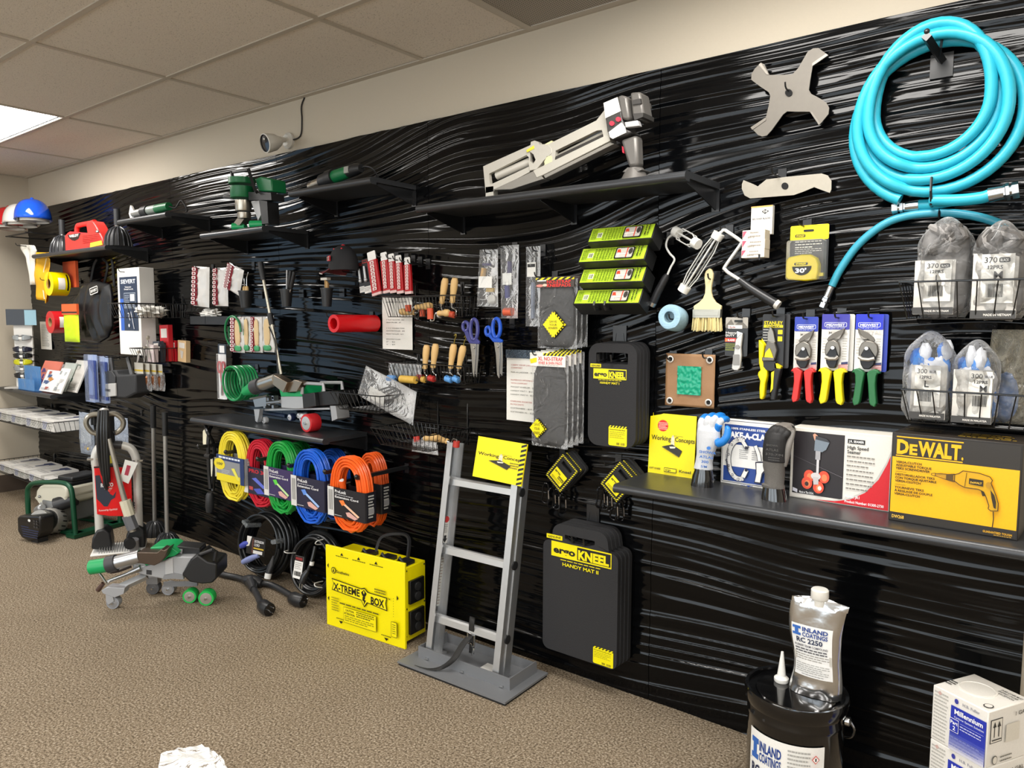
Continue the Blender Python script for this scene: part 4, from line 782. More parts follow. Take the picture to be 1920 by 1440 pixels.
def mats(nm, px, dfront, n, th, mk, lab, two, stick):
    x, z, w, h = wbox(*px, dfront); fm = mat('242426', .8, bump=.5, bs=260, var=.25)
    out, hole = mk(w, h)
    for i in range(n):
        t = thing('kneeling_mat', lab[i], 'kneeling mat', (x+.004*i, -dfront+th*i, z+.002*i), nm)
        MB(fm).ring(out, hole, 0, th-.0015).build('foam_mat', t)
        if i == 0:
            A = face_art(-w/2, 0, w/2, h, 0); ergo(A, two); A.build(t)
            S2 = face_art(-w/2+w*stick[0], h*(1-stick[3]), -w/2+w*stick[2], h*(1-stick[1]), -.0005); S2.rr(0, 0, 1, 1, 'f1e500', .08).hazard(0, 0, 1, .1, 6, '1a1a1a', 'f1e500').text('Kneel Everyday Best', .06, .22, .06, '6a650f', .85).lines(.06, .3, .85, 4, .09, '9d951f', h=.3).bars(.45, .82, .16, .12, '55500f', 6).bars(.68, .82, .22, .12, '8a8320', 8); S2.build(t, 'sticker')
def mk1(w, h):
    o = rrect(-w/2, 0, w/2, h, .045, 8); n = len(o); c = (-.002, h-.058); hx = w*.33; hz = .026
    hole = [(c[0]+hx*max(-1, min(1, (math.cos(a)*1.6))), c[1]+hz*math.sin(a)) for a in [math.atan2((p[1]-h/2)/(h/2), p[0]/(w/2)) for p in o]]
    return o, hole
mats('foam mats on the upper hook', (1103, 644, 1193, 838), .105, 4, .021, mk1, ['black foam kneeling mat with yellow badge, foremost on the upper hook', 'second foam kneeling mat behind the upper badged one', 'third foam kneeling mat back on the upper hook', 'rearmost foam kneeling mat against the wall on the upper hook'], 0, (.45, .79, .83, .985))
def mk2(w, h):
    sh = .80*h; hw = w*.30; r = .03
    o = []
    def arc(cx, cz, rr, a0, a1, n=6): o.extend([(cx+rr*math.cos(math.radians(a0+(a1-a0)*i/n)), cz+rr*math.sin(math.radians(a0+(a1-a0)*i/n))) for i in range(n+1)])
    sh = h*.86
    arc(w/2-r, sh-r, r, 0, 90); o.append((hw+.03, sh+.002)); arc(hw-.02, h-.045, .045, 0, 90); arc(-hw+.02, h-.045, .045, 90, 180); o.append((-hw-.03, sh+.002)); arc(-w/2+r, sh-r, r, 90, 180); arc(-w/2+r, r, r, 180, 270); arc(w/2-r, r, r, 270, 360)
    c = (0, h*.905); hx = w*.2; hz = .02; n = len(o)
    # hole points in step with the outline so that the plate stays clean
    hole = [(c[0]+hx*max(-1, min(1, math.cos(a)*1.5)), c[1]+hz*math.sin(a)) for a in [math.atan2(p[1]-c[1]+.0, p[0]) for p in o]]
    return o, hole
mats('foam mats on the lower hook', (1018, 990, 1158, 1236), .115, 4, .023, mk2, ['large black foam kneeling mat with yellow badge, foremost on the lower hook', 'second large foam kneeling mat on the lower hook', 'third large foam kneeling mat on the lower hook', 'rearmost large foam kneeling mat against the wall below'], 1, (.70, .86, .96, .99))
def arm_hook(label, px, py, z_top):
    q = W(px, py, 0); t = thing('wall_hook', label, 'hook', (q.x, -.012, q.z), 'black hooks on the wave wall'); MB(BLK_METAL).box(-.03, -.005, .05, .03, 0, .13).build('back_plate', t)
    for s in (-1, 1): MB(BLK_METAL).tube([(s*.016, -.003, .10), (s*.03, -.006, 0), (s*.028, -.115, -.005), (s*.028, -.12, .02)], .004, 6).build('prong', t)
arm_hook('black two-prong hook carrying the upper foam mats', 1165, 672, 0); arm_hook('black two-prong hook carrying the lower foam mats', 1115, 1003, 0)
# ---- pocket kneelers with carabiners
def kneelers(lab, c0, d, n, rot, sz, grp, dx):
    b = C9.w(c0[0], c0[1], d)
    for i in range(n):
        t = thing('pocket_kneeler', lab[i], 'kneeling pad', (b.x+dx*i, -d+.021*i, b.z+.004*i), grp, 0, 0, rot+(.06*((i*7) % 3-1) if i else 0)); w, h = sz
        MB(mat('1d1d1e', .8, bump=.4, bs=260)).ring(rrect(-w/2, -h/2, w/2, h/2, .015, 5), [(p[0]*.55, h*.27+p[1]*.13) for p in rrect(-w/2, -h/2, w/2, h/2, .02, 5)], 0, .018).build('foam_pad', t)
        if i == 0 or i == 1:
            A = face_art(-w/2, -h/2, w/2, h/2, 0); k = .09
            for q in ((.04, .03, .96, .03+k*.5), (.04, .97-k*.5, .96, .97)): A.hazard(*q, 12, Y2, '1a1a1a')
            for q in ((.04, .03, .04+k*.7, .97), (.96-k*.7, .03, .96, .97)): A.vhazard(*q, 12, Y2, '1a1a1a')
            A.rect(.18, .46, .82, .86, Y2).text('ergo', .22, .6, .08, '1a1a1a', .3, .03).rect(.5, .62, .8, .72, '1a1a1a').text('KNEELER', .52, .70, .05, Y2, .26).lines(.24, .76, .5, 2, .04, '5a550a'); A.build(t)
kneelers(['small diamond-hung foam kneeler with hazard border beside the ladder top', 'second small foam kneeler behind the one by the ladder', 'rearmost small foam kneeler by the ladder'], (582, 1078), .1, 3, .72, (.105, .135), 'pocket kneelers beside the ladder', .006)
kneelers(['small hazard-bordered foam kneeler partly behind the long shelf end', 'second small foam kneeler behind the shelf-end one', 'rearmost small foam kneeler near the shelf end'], (1045, 1150), .1, 3, .72, (.105, .135), 'pocket kneelers near the shelf end', .006)
def carabiner(label, px, py, d, grp, rz, rx, L=.075):
    q = C9.w(px, py, d); t = thing('carabiner', label, 'carabiner', tuple(q), grp, rz, rx); mb = MB(mat('151517', .15, .6))
    mb.tube(spline([(-.012, 0, 0), (-.014, 0, -L*.5), (-.017, 0, -L*.85), (0, 0, -L), (.016, 0, -L*.85), (.014, 0, -L*.5), (.010, 0, 0), (0, 0, .010)], 5, True), .0042, 8, closed=True).build('ring', t)
    MB(mat('b8b8ba', .2, 1)).tube([(.0145, -.0045, -L*.72), (.0125, -.0045, -L*.25)], .003, 6).build('gate', t)
for i, (x, y, a) in enumerate(((452, 1180, .3), (500, 1220, .9), (540, 1230, .2), (590, 1260, 1.2))): carabiner('%s black carabiner hanging below the kneelers beside the ladder' % ('first', 'second', 'third', 'fourth')[i], x, y, .1-.012*i, 'carabiners below the kneelers', a, 0)
for i, (x, y, a) in enumerate(((900, 1210, .9), (935, 1225, .2), (965, 1235, .5), (1015, 1310, .3), (1060, 1320, .9))): carabiner('%s black carabiner hanging below the kneelers near the shelf end' % ('first', 'second', 'third', 'fourth', 'fifth')[i], x, y, .1-.012*i, 'carabiners below the kneelers', a, 0)
hook(1026, 857, .125, 'the small kneelers beside the ladder'); hook(1133, 868, .125, 'the small kneelers near the shelf end')
# ---- green-faced boxes, tilted back on a peg rest
C8 = PX(760, 160, 3.09677)
for i, (bl, br, nm) in enumerate((((972, 1265), (1358, 1274), 'lowest'), ((1003, 1145), (1378, 1147), 'second from the bottom'), ((1000, 1024), (1388, 1019), 'second from the top'), ((1055, 910), (1432, 893), 'topmost'))):
    d = .19; a = C8.w(bl[0], bl[1], d); b = C8.w(br[0], br[1], d); w = b.x-a.x
    t = thing('ladder_kit_box', 'long black box with lime green front, %s of the tilted stack' % nm, 'box', (a.x, -d, (a.z+b.z)/2), 'lime green boxes in a tilted stack', 0, -.55)
    MB(mat('161718', .45)).box(0, 0, 0, w, .075, .066).build('carton', t, bev=.0015)
    A = Art((0, 0, .066), (w, 0, 0), (0, 0, -.066)); A.rect(.02, .05, .985, .95, 'b4d334').bars(.14, .4, .07, .3, '2a3a0a', 7).rect(.135, .38, .215, .72, 'dfe6c4').bars(.145, .42, .06, .26, '22300a', 7)
    for k in range(7): A.lines(.23+.045*k, .15, .035, 9, .085, '4f6a14', h=.5, seed=k+i)
    for k in range(3): A.lines(.05+.03*k, .2, .024, 8, .085, '55701a', h=.5, seed=k+9)
    A.rr(.55, .14, .83, .90, '1b1b16', .12).rr(.57, .2, .81, .84, 'bcb9ae', .1).rect(.6, .22, .62, .82, 'd8cbc0').poly([(.58, .3), (.62, .28), (.64, .5), (.58, .5)], 'c8452e').poly([(.58, .6), (.8, .55), (.8, .6), (.58, .66)], 'e6e2da').rect(.72, .2, .735, .84, 'd24a35').ell(.78, .45, .03, .2, '3a3632')
    A.text('Pak-a-', .925, .10, .12*.6, '171d08', .066/w*.75, .05, rot=-PI/2).text('LADDER', .965-.085, .08, .12*.7, '171d08', .066/w*.78, .05, rot=-PI/2).lines(.845, .1, .018, 8, .09, '2a3a0a', h=.5); A.build(t)
q = C8.w(1100, 1280, .2); t = thing('peg_rest', 'two-prong black rest holding up the tilted green boxes', 'hook', (q.x, -.012, q.z-.01))
for x in (.0, .045): MB(BLK_METAL).tube([(x, 0, -.0), (x, -.185, -.004), (x, -.196, .012), (x, -.19, .026)], .0045, 6).build('prong', t)
# ---- knee pad packs
def pads(nm, lab, px, d, n, step, header, sgn, dxi=.0):
    x, z, w, h = wbox(*px, d)
    for i in range(n):
        t = thing('knee_pad_pack', lab[i], 'knee pads', (x+.003*i+dxi*i, -d+step*i+.017, z+.004*i), nm)
        lumpy(MB(mat('343434', .6)), (0, 0, h*.45), (w*.44, .011, h*.43), .05, 4, i+2, 22, 16, 6).build('foam_pads', t)
        pillow(MB(film(dens=.03, bs=18, rough=.06)), w, h*.98, .033, 14, 18, .005, i*3+sgn).build('clear_bag', t)
        MB(mat('f0eee8' if sgn else '4a3f38', .4)).box(-w/2+.003, -.019, h*.86, w/2-.003, -.016, h).build('header_card', t)
        if i < (n if sgn else 1):
            A = face_art(-w/2+.003, h*.86, w/2-.003, h, -.019)
            if sgn: A.rect(0, 0, 1, 1, 'eeebe4').hazard(.38, 0, 1, .2, 6).rect(0, 0, .2, .2, 'dcd9d0').poly([(.0, .5), (.2, .36), (.2, .7), (.03, .82)], 'efe000').text('XL NO-STRAP', .24, .56, .28, 'd84a48', .7, .01).text('KNEE & SHIN PADS', .26, .83, .2, 'd84a48', .66, .01).lines(.24, .9, .6, 1, .08, '888888')
            else: A.hazard(0, 0, 1, .24, 6).rect(.04, .24, .28, .36, 'eeeeea').text('NO-STRAP', .30, .58, .3, 'e0322a', .62, .03).text('KNEEPADS', .30, .94, .3, 'e0322a', .62, .03).ell(.12, .8, .1, .14, 'd88a80').ell(.25, .75, .06, .14, 'd9c9b4')
            A.build(t)
        if i == 0:
            cu, cv = (.26, .80) if sgn else (.5, .66); s_ = .24 if sgn else .30
            k = w/h; D = face_art(-w/2, 0, w/2, h, -.0185); dm = lambda s: [(cu, cv-s*k), (cu+s, cv), (cu, cv+s*k), (cu-s, cv)][::-1]
            D.poly(dm(s_), '191919')
            for j in range(6):
                for sx in (-1, 1):
                    for sv in (-1, 1):
                        f0, f1 = j/6, j/6+.09; q = lambda f, r: (cu+sx*r*s_*(1-f), cv+sv*r*s_*k*f); D.poly([q(f0, .99), q(f1, .99), q(f1, .84), q(f0, .84)] if sx*sv > 0 else [q(f0, .84), q(f1, .84), q(f1, .99), q(f0, .99)], Y2)
            D.poly(dm(s_*.86), Y2).text('SAVE', cu, cv-.028, .03, '2a2a10', s_*.62, .0, 'c').text('YOUR', cu, cv+.017, .03, '2a2a10', s_*.64, .0, 'c').text('KNEES', cu, cv+.062, .03, '2a2a10', s_*.74, .0, 'c'); D.build(t, 'diamond_sticker')
pads('knee pad packs under the clear roller packs', ['bagged knee pads with dark red-lettered header and diamond sticker, foremost', 'second bagged knee pads behind the dark-headed front pack', 'rearmost bagged knee pads on the upper peg'], (1004, 520, 1078, 654), .13, 3, .034, 1, 0)
pads('extra large knee pad packs', ['tall bagged knee and shin pads with white header, foremost of its row', 'second tall bagged knee and shin pads in the row', 'third tall bagged knee and shin pads in the row', 'rearmost tall bagged knee and shin pads in the row'], (993, 662, 1061, 840), .16, 4, .034, 1, 1)
hook(1002, 513, .16, 'the upper knee pad packs'); hook(998, 660, .19, 'the tall knee pad packs')
# ---- price sheets
def sheet_(label, px, d, rows, red, th=.0015):
    x, z, w, h = wbox(*px, d); t = thing('price_sheet', label, 'notice', (x, -d, z)); MB(PAPER).box(-w/2, 0, 0, w/2, th, h).build('paper', t); A = face_art(-w/2, 0, w/2, h, 0)
    for (s, v, hh, c, ww) in rows: A.text(s, .14, v, hh, c, ww, .0)
    A.build(t); return t
rd, gr = 'b8504a', '55534f'
sheet_('price sheet with red headings behind the tall knee pad packs', (950, 672, 1012, 790), .02, [('CARRY YOUR LADDER IN', .12, .022, rd, .8), ('COMFORT', .165, .022, rd, .35), ('PAK-A-LADDER - $14.95', .235, .022, gr, .8), ('NUMEROUS OPTIONS KNEEL', .36, .022, rd, .8), ('WITH COMFORT', .41, .022, rd, .5), ('POCKET KNEELER - $4.95', .47, .022, gr, .8), ('HANDY MAT I - $12.95', .53, .022, gr, .75), ('HANDY MAT II - $28.95', .59, .022, gr, .8), ('KNEELING SHORTIES', .70, .022, rd, .65), ('IN POCKETS', .75, .022, rd, .4), ('SOFTKNEES - $19.95', .81, .022, gr, .75), ('SOFTKNEES XL - $29.95', .87, .022, gr, .8)], 1)
q = sheet_('white price sheet hanging behind the upper basket of hand rollers', (717, 556, 773, 655), .02, [('HAND ROLLERS', .12, .035, gr, .7), ('2" FLAT SILICONE - $22', .45, .02, gr, .6), ('SEAM PROBE - $7', .50, .02, gr, .5), ('2" X 2" DOUBLE FORK', .61, .02, gr, .62), ('SILICONE ROLLER - $35', .66, .02, gr, .62), ('PENNY ROLLER - $19', .72, .02, gr, .58), ('REPLACEMENT ROLLERS', .82, .02, gr, .48), ('2" - $6', .87, .02, gr, .3), ('4" - $9', .92, .02, gr, .3)], 0)
x, z, w, h = wbox(950, 656, 1012, 672, .02); t = thing('sheet_sleeve', 'clear plastic sleeve top above the red-headed price sheet', 'sleeve', (x, -.026, z)); MB(film('8899aa', .15)).box(-w/2, 0, 0, w/2, .001, h).build('sleeve', t)
# ================================================================ centre of the wall
CA = PX(640, 440, 5.3333); CD = PX(640, 620, 5.3333); CB = PX(340, 420, 4.8); CE = PX(340, 660, 4.8)
# ---- blade packs
def tall_pack(name, label, px, d, tilt, grp, body):
    x, z, w, h = wbox(*px, d); t = thing(name, label, 'blade pack', (x, -d, z), grp, 0, 0, tilt)
    if body == 'red':
        MB(mat('b3161c', .4)).box(-w/2, 0, .012, w/2, .012, h*.80).build('carton', t, bev=.001); MB(mat('f0eeea', .4)).prism(rrect(-w*.42, h*.79, w*.46, h, .006), .003, .006).build('hang_tab', t); MB(mat('d9b8b4', .4)).box(-w/2, 0, 0, w/2, .012, .012).build('clear_end', t)
        A = face_art(-w/2, .012, w/2, h*.8, 0)
        for i in range(8): A.rr(.28, .03+.115*i, .72, .125+.115*i, 'e9d9d4', .15).poly([(.36, .1+.115*i), (.5, .05+.115*i), (.64, .08+.115*i), (.55, .11+.115*i)], 'a8484a')
    else:
        MB(mat('1c1c1e', .4)).prism(rrect(-w/2, h*.16, w/2, h, .005), 0, .003).build('backing_card', t); MB(mat('e9e7e2', .4)).box(-w/2, -.001, 0, w/2, .003, h*.2).build('white_foot', t)
        A = face_art(-w/2, 0, w/2, h, -.001); A.rect(.08, .04, .75, .12, 'b8302a').rect(.12, .055, .7, .1, '1c1c1e').lines(.05, .84, .8, 3, .04, '9a9a98'); MB(mat('c9ccce', .3, .6)).tube([(-w*.1, -.008, h*.78), (-w*.05, -.008, h*.4)], [.006, .007], 10).sph((-w*.05, -.008, h*.38), .010, 10, 8).build('tool_bit', t)
    A.build(t); return t
g_ = 'hole saw and blade packs in a row'
for i, px in enumerate(((697, 469, 714, 553), (718, 472, 731, 549), (731, 475, 743, 549), (744, 478, 756, 550), (759, 482, 771, 551))): tall_pack('blade_pack', '%s red blade pack with white hang tab, counting from the black-carded pair' % ('first', 'second', 'third', 'fourth', 'fifth')[i], px, .12, (-.2, -.13, -.1, -.09, -.06)[i]*-1*-1, g_, 'red'); hook((px[0]+px[2])/2-1, px[1]+7, .15, '%s red blade pack' % ('the first', 'the second', 'the third', 'the fourth', 'the fifth')[i])
tall_pack('blade_pack', 'black-carded bit pack with a larger white foot beside the red packs', (684, 484, 698, 549), .1, -.14, g_, 'blk'); tall_pack('blade_pack', 'black-carded bit pack furthest from the red packs, next to the cap', (675, 491, 686, 548), .07, -.14, g_, 'blk')
# ---- hand rollers
def hand_roller(label, q, tilt, rc, rw=.04, yaw=0, hl=.105, grp=None, wood=WOOD, loop=0, rr_=.015, pitch=0):
    t = thing('hand_roller', label, 'hand roller', tuple(q), grp, yaw, pitch, tilt)
    MB(wood).lathe([(.0, .05), (.011, .051), (.0135, .058), (.0115, .066), (.013, .085), (.0165, .05+hl*.6), (.0165, .05+hl*.85), (.012, .05+hl*.98), (.0, .05+hl)], 16).build('handle', t)
    MB(CHROME).cyl((0, 0, .038), (0, 0, .052), .007, .009, 12).tube(spline([(0, 0, .04), (.002, 0, .03), (rw/2+.006, 0, .022), (rw/2+.008, 0, .004), (rw/2+.004, 0, 0), (-rw/2, 0, 0)], 3), .0026, 6).build('wire_fork', t)
    MB(mat(rc, .5)).lathe([(.003, -rw/2), (rr_, -rw/2), (rr_, rw/2), (.003, rw/2)], 18, ax=(1, 0, 0)).build('roller', t)
    if loop: MB(mat('8a7a3a', .35, .9)).tube(spline([(0, 0, .05+hl-.004), (.001, 0, .05+hl+.02), (.006, 0, .05+hl+.035), (0, 0, .05+hl+.045), (-.005, 0, .05+hl+.035)], 4), .0028, 6).build('hanging_loop', t)
    return t
d = .11; zt = CA.w(800, 612, .14).z; zb = CA.w(830, 822, .14).z
basket('upper wire basket of wooden hand rollers beside the red packs', CA.w(405, 612, .14).x, CA.w(1190, 625, .14).x, zt, zb, .14, .022, .012, up=.05)
g_ = 'wooden hand rollers in wire baskets'
hand_roller('tall wooden hand roller with bent wire, upright in the upper basket', CA.w(985, 800, d), .22, 'c9c5bd', .012, hl=.12, grp=g_); hand_roller('wooden hand roller with red roller, upright at the end of the upper basket', CA.w(1095, 795, d), .16, 'b5482e', .045, hl=.115, grp=g_)
hand_roller('wooden hand roller lying flat on top in the upper basket', CA.w(670, 735, .1), 1.50, 'c8502c', .03, grp=g_); hand_roller('wooden hand roller lying flat low in the upper basket, red roller inward', CA.w(815, 785, .08), -1.52, 'c8502c', .035, grp=g_); hand_roller('short hand roller with orange roller lying low in the upper basket', CA.w(890, 790, .12), 1.54, 'c8502c', .05, hl=.07, grp=g_)
zt = CD.w(800, 335, .14).z; zb = CD.w(830, 515, .14).z
basket('middle wire basket of hand rollers above the bagged loops', CD.w(437, 335, .14).x, CD.w(1215, 335, .14).x, zt, zb, .14, .022, .012, up=.03)
hand_roller('wooden hand roller nearest the bag of strips in the middle basket', CD.w(825, 488, d), .13, 'c9a24a', .02, hl=.115, grp=g_); hand_roller('wooden hand roller with narrow red roller in the middle basket', CD.w(905, 478, d), .16, 'b8322c', .032, hl=.115, grp=g_)
hand_roller('wooden hand roller with hanging loop and blue roller in the middle basket', CD.w(1075, 485, d), .2, '5f9fe0', .035, hl=.115, grp=g_, loop=1); hand_roller('wooden hand roller with tilted loop beside the blue-rollered one', CD.w(1150, 485, d), .28, '5f9fe0', .03, hl=.11, grp=g_, loop=1)
def roll(label, q, c, w, r, rz=0): t = thing('spare_roller', label, 'roller', tuple(q), 'spare rollers in wire baskets', rz); MB(mat(c, .5)).lathe([(.003, -w/2), (r, -w/2), (r, w/2), (.003, w/2)], 20, ax=(1, 0, 0)).build('sleeve', t); MB(CHROME).cyl((-w/2-.006, 0, 0), (w/2+.006, 0, 0), .004).build('axle', t)
roll('wide yellow roller lying in the middle basket', CD.w(670, 488, .12), 'd9b04a', .10, .018); roll('pale blue roller lying at the end of the middle basket', CD.w(500, 478, .12), '6fa3e0', .045, .016); roll('small red roller beside the yellow roller', CD.w(790, 470, .07), 'b8322c', .03, .016)
def clear_bag(label, px, d, t_=.03, seed=1, inner=None, tilt=0, taper=0, dens=.08, name='clear_bag_pack'):
    x, z, w, h = wbox(*px, d); t = thing(name, label, 'bag', (x, -d, z), None, 0, 0, tilt); pillow(MB(film(dens=dens*.6, bs=15, rough=.06)), w, h, t_, 12, 18, .008, seed, taper).build('clear_bag', t)
    if inner: inner(t, w, h)
    return t
def strips(t, w, h):
    for i in range(6): MB(mat('b9bcbe', .3)).box(-w*.42+w*.14*i, -.004, .01, -w*.42+w*.14*i+w*.08, .004, h*.92).build('strip', t)
clear_bag('clear bag of grey strips standing in the middle basket', (729, 681, 790, 712), .08, .02, 3, strips)
def loops(t, w, h):
    m = mat('3a3b3c', .4)
    for k in range(3): MB(m).tube(spline([(-w*.25+.03*k, -.004, h*.2), (-w*.1+.03*k, -.008, h*.55), (w*.08+.02*k, -.006, h*.8), (w*.2, .0, h*.72), (w*.1, .006, h*.45), (-w*.08+.02*k, .006, h*.22)], 5, True), .004, 6, closed=True).build('rubber_loop', t)
    MB(mat('e6e4de', .5)).box(-w*.28, -.012, h*.12, w*.0, -.0105, h*.5).build('paper_insert', t)
xb = CD.w(800, 622, 0).x; fx = lambda c, X, Y, tx: next(dd/500 for dd in range(40, 250) if c.w(X, Y, dd/500).x >= tx)
dB = fx(CD, 385, 660, CD.w(815, 640, 0).x); zt = CD.w(385, 660, dB).z; zb = CD.w(430, 835, dB-.03).z; xr = CD.w(385, 660, dB).x
basket('wire basket holding a big clear bag of black loops', xr-.36, xr, zt, zb, dB, .03, .035, up=.04)
clear_bag('big clear bag of black rubber loops bulging out of its basket', (668, 706, 776, 768), dB*.6, .08, 5, loops, .3, .1, .05)
dL = fx(CD, 880, 1050, CD.w(1315, 970, 0).x); xr = CD.w(880, 1050, dL).x; zt = CD.w(880, 1050, dL).z; zb = CD.w(900, 1215, dL-.03).z
basket('lowest wire basket near the ladder with two red-tipped rollers', xr-.38, xr, zt, zb, dL, .028, .035, up=.11, pegs=(.45, .95))
dm = dL*.55
hand_roller('wooden hand roller lying in the lowest basket with red roller', CD.w(1150, 1135, dm), -1.45, 'b8382e', .026, grp=g_, hl=.1); hand_roller('second wooden hand roller lying in the lowest basket behind the bag', CD.w(755, 1085, dm+.03), 1.4, 'b8382e', .026, grp=g_, hl=.09)
clear_bag('small crumpled clear bag in the lowest basket', (772, 826, 822, 850), dm+.03, .04, 7, None, 0, .1, .15)
# ---- shears
def shears(label, c, sm, bg, body, blade, col, d, grp):
    b = c.w(*bg[:2], d); t = thing('shears', label, 'shears', tuple(b), grp)
    def loop(e): return [tuple(p) for p in c.p3([(e[0]+e[2]*math.cos(a), e[1]+e[3]*math.sin(a)) for a in [2*PI*i/20 for i in range(20)]], b, d)]
    m = mat(col, .3); MB(m).tube(loop(sm), .0075, 8, closed=True).build('small_grip', t); MB(m).tube(loop(bg), .0085, 8, closed=True).build('large_grip', t); MB(m).prism(c.pp(body, d, b), -.006, .006).build('grip_neck', t, bev=.003)
    MB(mat('b9bbbd', .22, 1)).prism(c.pp(blade[0], d, b), -.0035, 0).build('blade', t, bev=.0005); MB(mat('a5a7a9', .25, 1)).prism(c.pp(blade[1], d, b), .0, .0035).build('blade', t, bev=.0005)
    q = c.p3([blade[2]], b, d)[0]; MB(CHROME).lathe([(.006, -.006), (.005, -.007), (0, -.0072)], 12, (q[0], 0, q[2]), (0, 1, 0), caps=False).build('pivot_screw', t)
for i in range(3): shears(('purple-handled shears, foremost of the stacked row', 'second purple-handled shears in the stacked row', 'rearmost purple-handled shears in the stacked row')[i], CA, (1243, 918, 28, 45), (1328, 950, 36, 105), [(1225, 950), (1265, 960), (1300, 1030), (1355, 1035), (1385, 1070), (1380, 1095), (1290, 1090), (1262, 1050)], ([(1290, 1075), (1350, 1085), (1348, 1200), (1332, 1428), (1318, 1380), (1305, 1180)], [(1320, 1085), (1375, 1085), (1370, 1200), (1352, 1428), (1330, 1330)], (1330, 1130)), '3d3f7d', .115-.03*i, 'purple shears on one hook')
for i in range(2): shears(('blue-handled shears, foremost of the pair', 'second blue-handled shears behind the first')[i], CA, (1468, 966, 24, 42), (1552, 935, 38, 95), [(1448, 990), (1490, 985), (1520, 1030), (1570, 1030), (1615, 1055), (1610, 1080), (1525, 1075), (1495, 1040)], ([(1530, 1065), (1585, 1070), (1590, 1200), (1580, 1435), (1562, 1400), (1550, 1200)], [(1560, 1065), (1610, 1065), (1612, 1200), (1605, 1410), (1580, 1380)], (1568, 1120)), '1b4fb8', .115-.03*i, 'blue shears on one hook')
hook(888, 606, .13, 'the purple shears'); hook(929, 603, .13, 'the blue shears')
# ---- clear roller packs
def in1(t, w, h):
    MB(mat('433f6d', .4)).box(-w*.25, -.006, h*.72, w*.1, .006, h*.76).build('purple_strip', t); MB(WOOD).tube([(-w*.2, 0, h*.68), (-w*.25, 0, h*.5)], .012, 10).build('handle', t); MB(WHITE).box(-w*.32, -.017, h*.33, w*.3, -.016, h*.53).build('label_card', t); MB(mat('d8d6d0', .4)).lathe([(.006, -.006), (.021, -.006), (.021, .006), (.006, .006)], 24, (w*.22, 0, h*.13), (0, 1, 0)).build('wheel', t); MB(mat('d2b36a', .4)).box(-w*.05, -.006, h*.26, w*.28, .006, h*.33).build('hub', t)
def in2(t, w, h):
    MB(mat('433f6d', .4)).tube([(0, 0, h*.78), (0, 0, h*.55)], .01, 10).build('purple_grip', t); MB(WHITE).box(-w*.3, -.016, h*.46, w*.26, -.015, h*.62).build('label_card', t); MB(mat('3a3f8a', .4)).tube([(-w*.15, 0, h*.45), (-w*.12, 0, h*.28)], .011, 10).build('purple_bar', t); MB(mat('cf5a38', .45)).lathe([(.003, -w*.28), (.018, -w*.28), (.018, w*.18), (.003, w*.18)], 18, (0, 0, h*.09), (1, 0, 0)).build('roller', t)
def in3(t, w, h): MB(WHITE).box(-w*.3, -.013, h*.62, w*.3, -.012, h*.8).build('label_card', t); MB(mat('1a1a1a', .4)).box(-w*.26, -.0135, h*.74, w*.26, -.013, h*.78).build('printed_strip', t); MB(mat('8f97a8', .4)).tube([(0, 0, h*.55), (0, 0, h*.1)], .009, 8).build('rod', t)
clear_bag('clear bag with a white wheel and tan handle, near the hand rollers', (894, 468, 934, 575), .09, .03, 11, in1, .03, .15); clear_bag('tall clear bag with an orange roller at its foot', (940, 460, 971, 597), .10, .035, 12, in2, 0, -.1); clear_bag('narrow clear bag with a grey rod behind the knee pads', (986, 462, 1013, 612), .06, .02, 13, in3)
hook(908, 469, .12, 'the clear bag with the white wheel'); hook(934, 458, .13, 'the tall clear bag with the orange roller'); hook(998, 464, .09, 'the narrow clear bag')
# ---- cups on the wall with small tools
def cup(label, px, d):
    x, z, w, h = wbox(*px, d); t = thing('tool_cup', label, 'cup', (x, -d, z), 'black cups on the wall'); w *= .62; r = w/2
    MB(mat('1d1e20', .4)).lathe([(0, 0), (r*.7, 0), (r*.98, h*.93), (r*1.06, h*.93), (r*1.06, h), (r*.92, h), (r*.66, .006), (0, .006)], 24, caps=False).build('cup', t); MB(WIRE).tube([(0, r, h*.8), (.01, d-.02, h*.8), (.01, d-.014, h*1.0)], .004, 6).box(-.012, d-.02, h*.55, .03, d-.013, h*1.0).build('wall_clip', t); return t, V((x, -d, z)), w, h
t, B, w, h = cup('black cup holding two wooden-collared torch tips', (449, 545, 473, 577), .11)
for i, (dx, bend) in enumerate(((-.012, -1), (.014, 1))):
    u = thing('torch_tip', ('torch tip with flat end leaning toward the striped bag, in the cup', 'torch tip with pointed end in the same cup')[i], 'torch tip', (B.x+dx, B.y, B.z+.01), 'torch tips in the first cup')
    MB(WOOD).lathe([(.0, .06), (.009, .06), (.011, .075), (.011, .105), (.007, .115), (0, .115)], 12).build('collar', u); MB(CHROME).tube(spline([(0, 0, .11), (.0, 0, .135), (-.004 if i == 0 else .003, 0, .165), (-.02 if i == 0 else .02, 0, .195)], 4), [.003]*12+[.002], 8).build('tube', u)
    if i == 0: MB(CHROME).bx((-.027, 0, .198), (.026, .008, .03)).build('nozzle', u)
t, B, w, h = cup('black cup holding three dark-handled probes', (526, 542, 549, 575), .11)
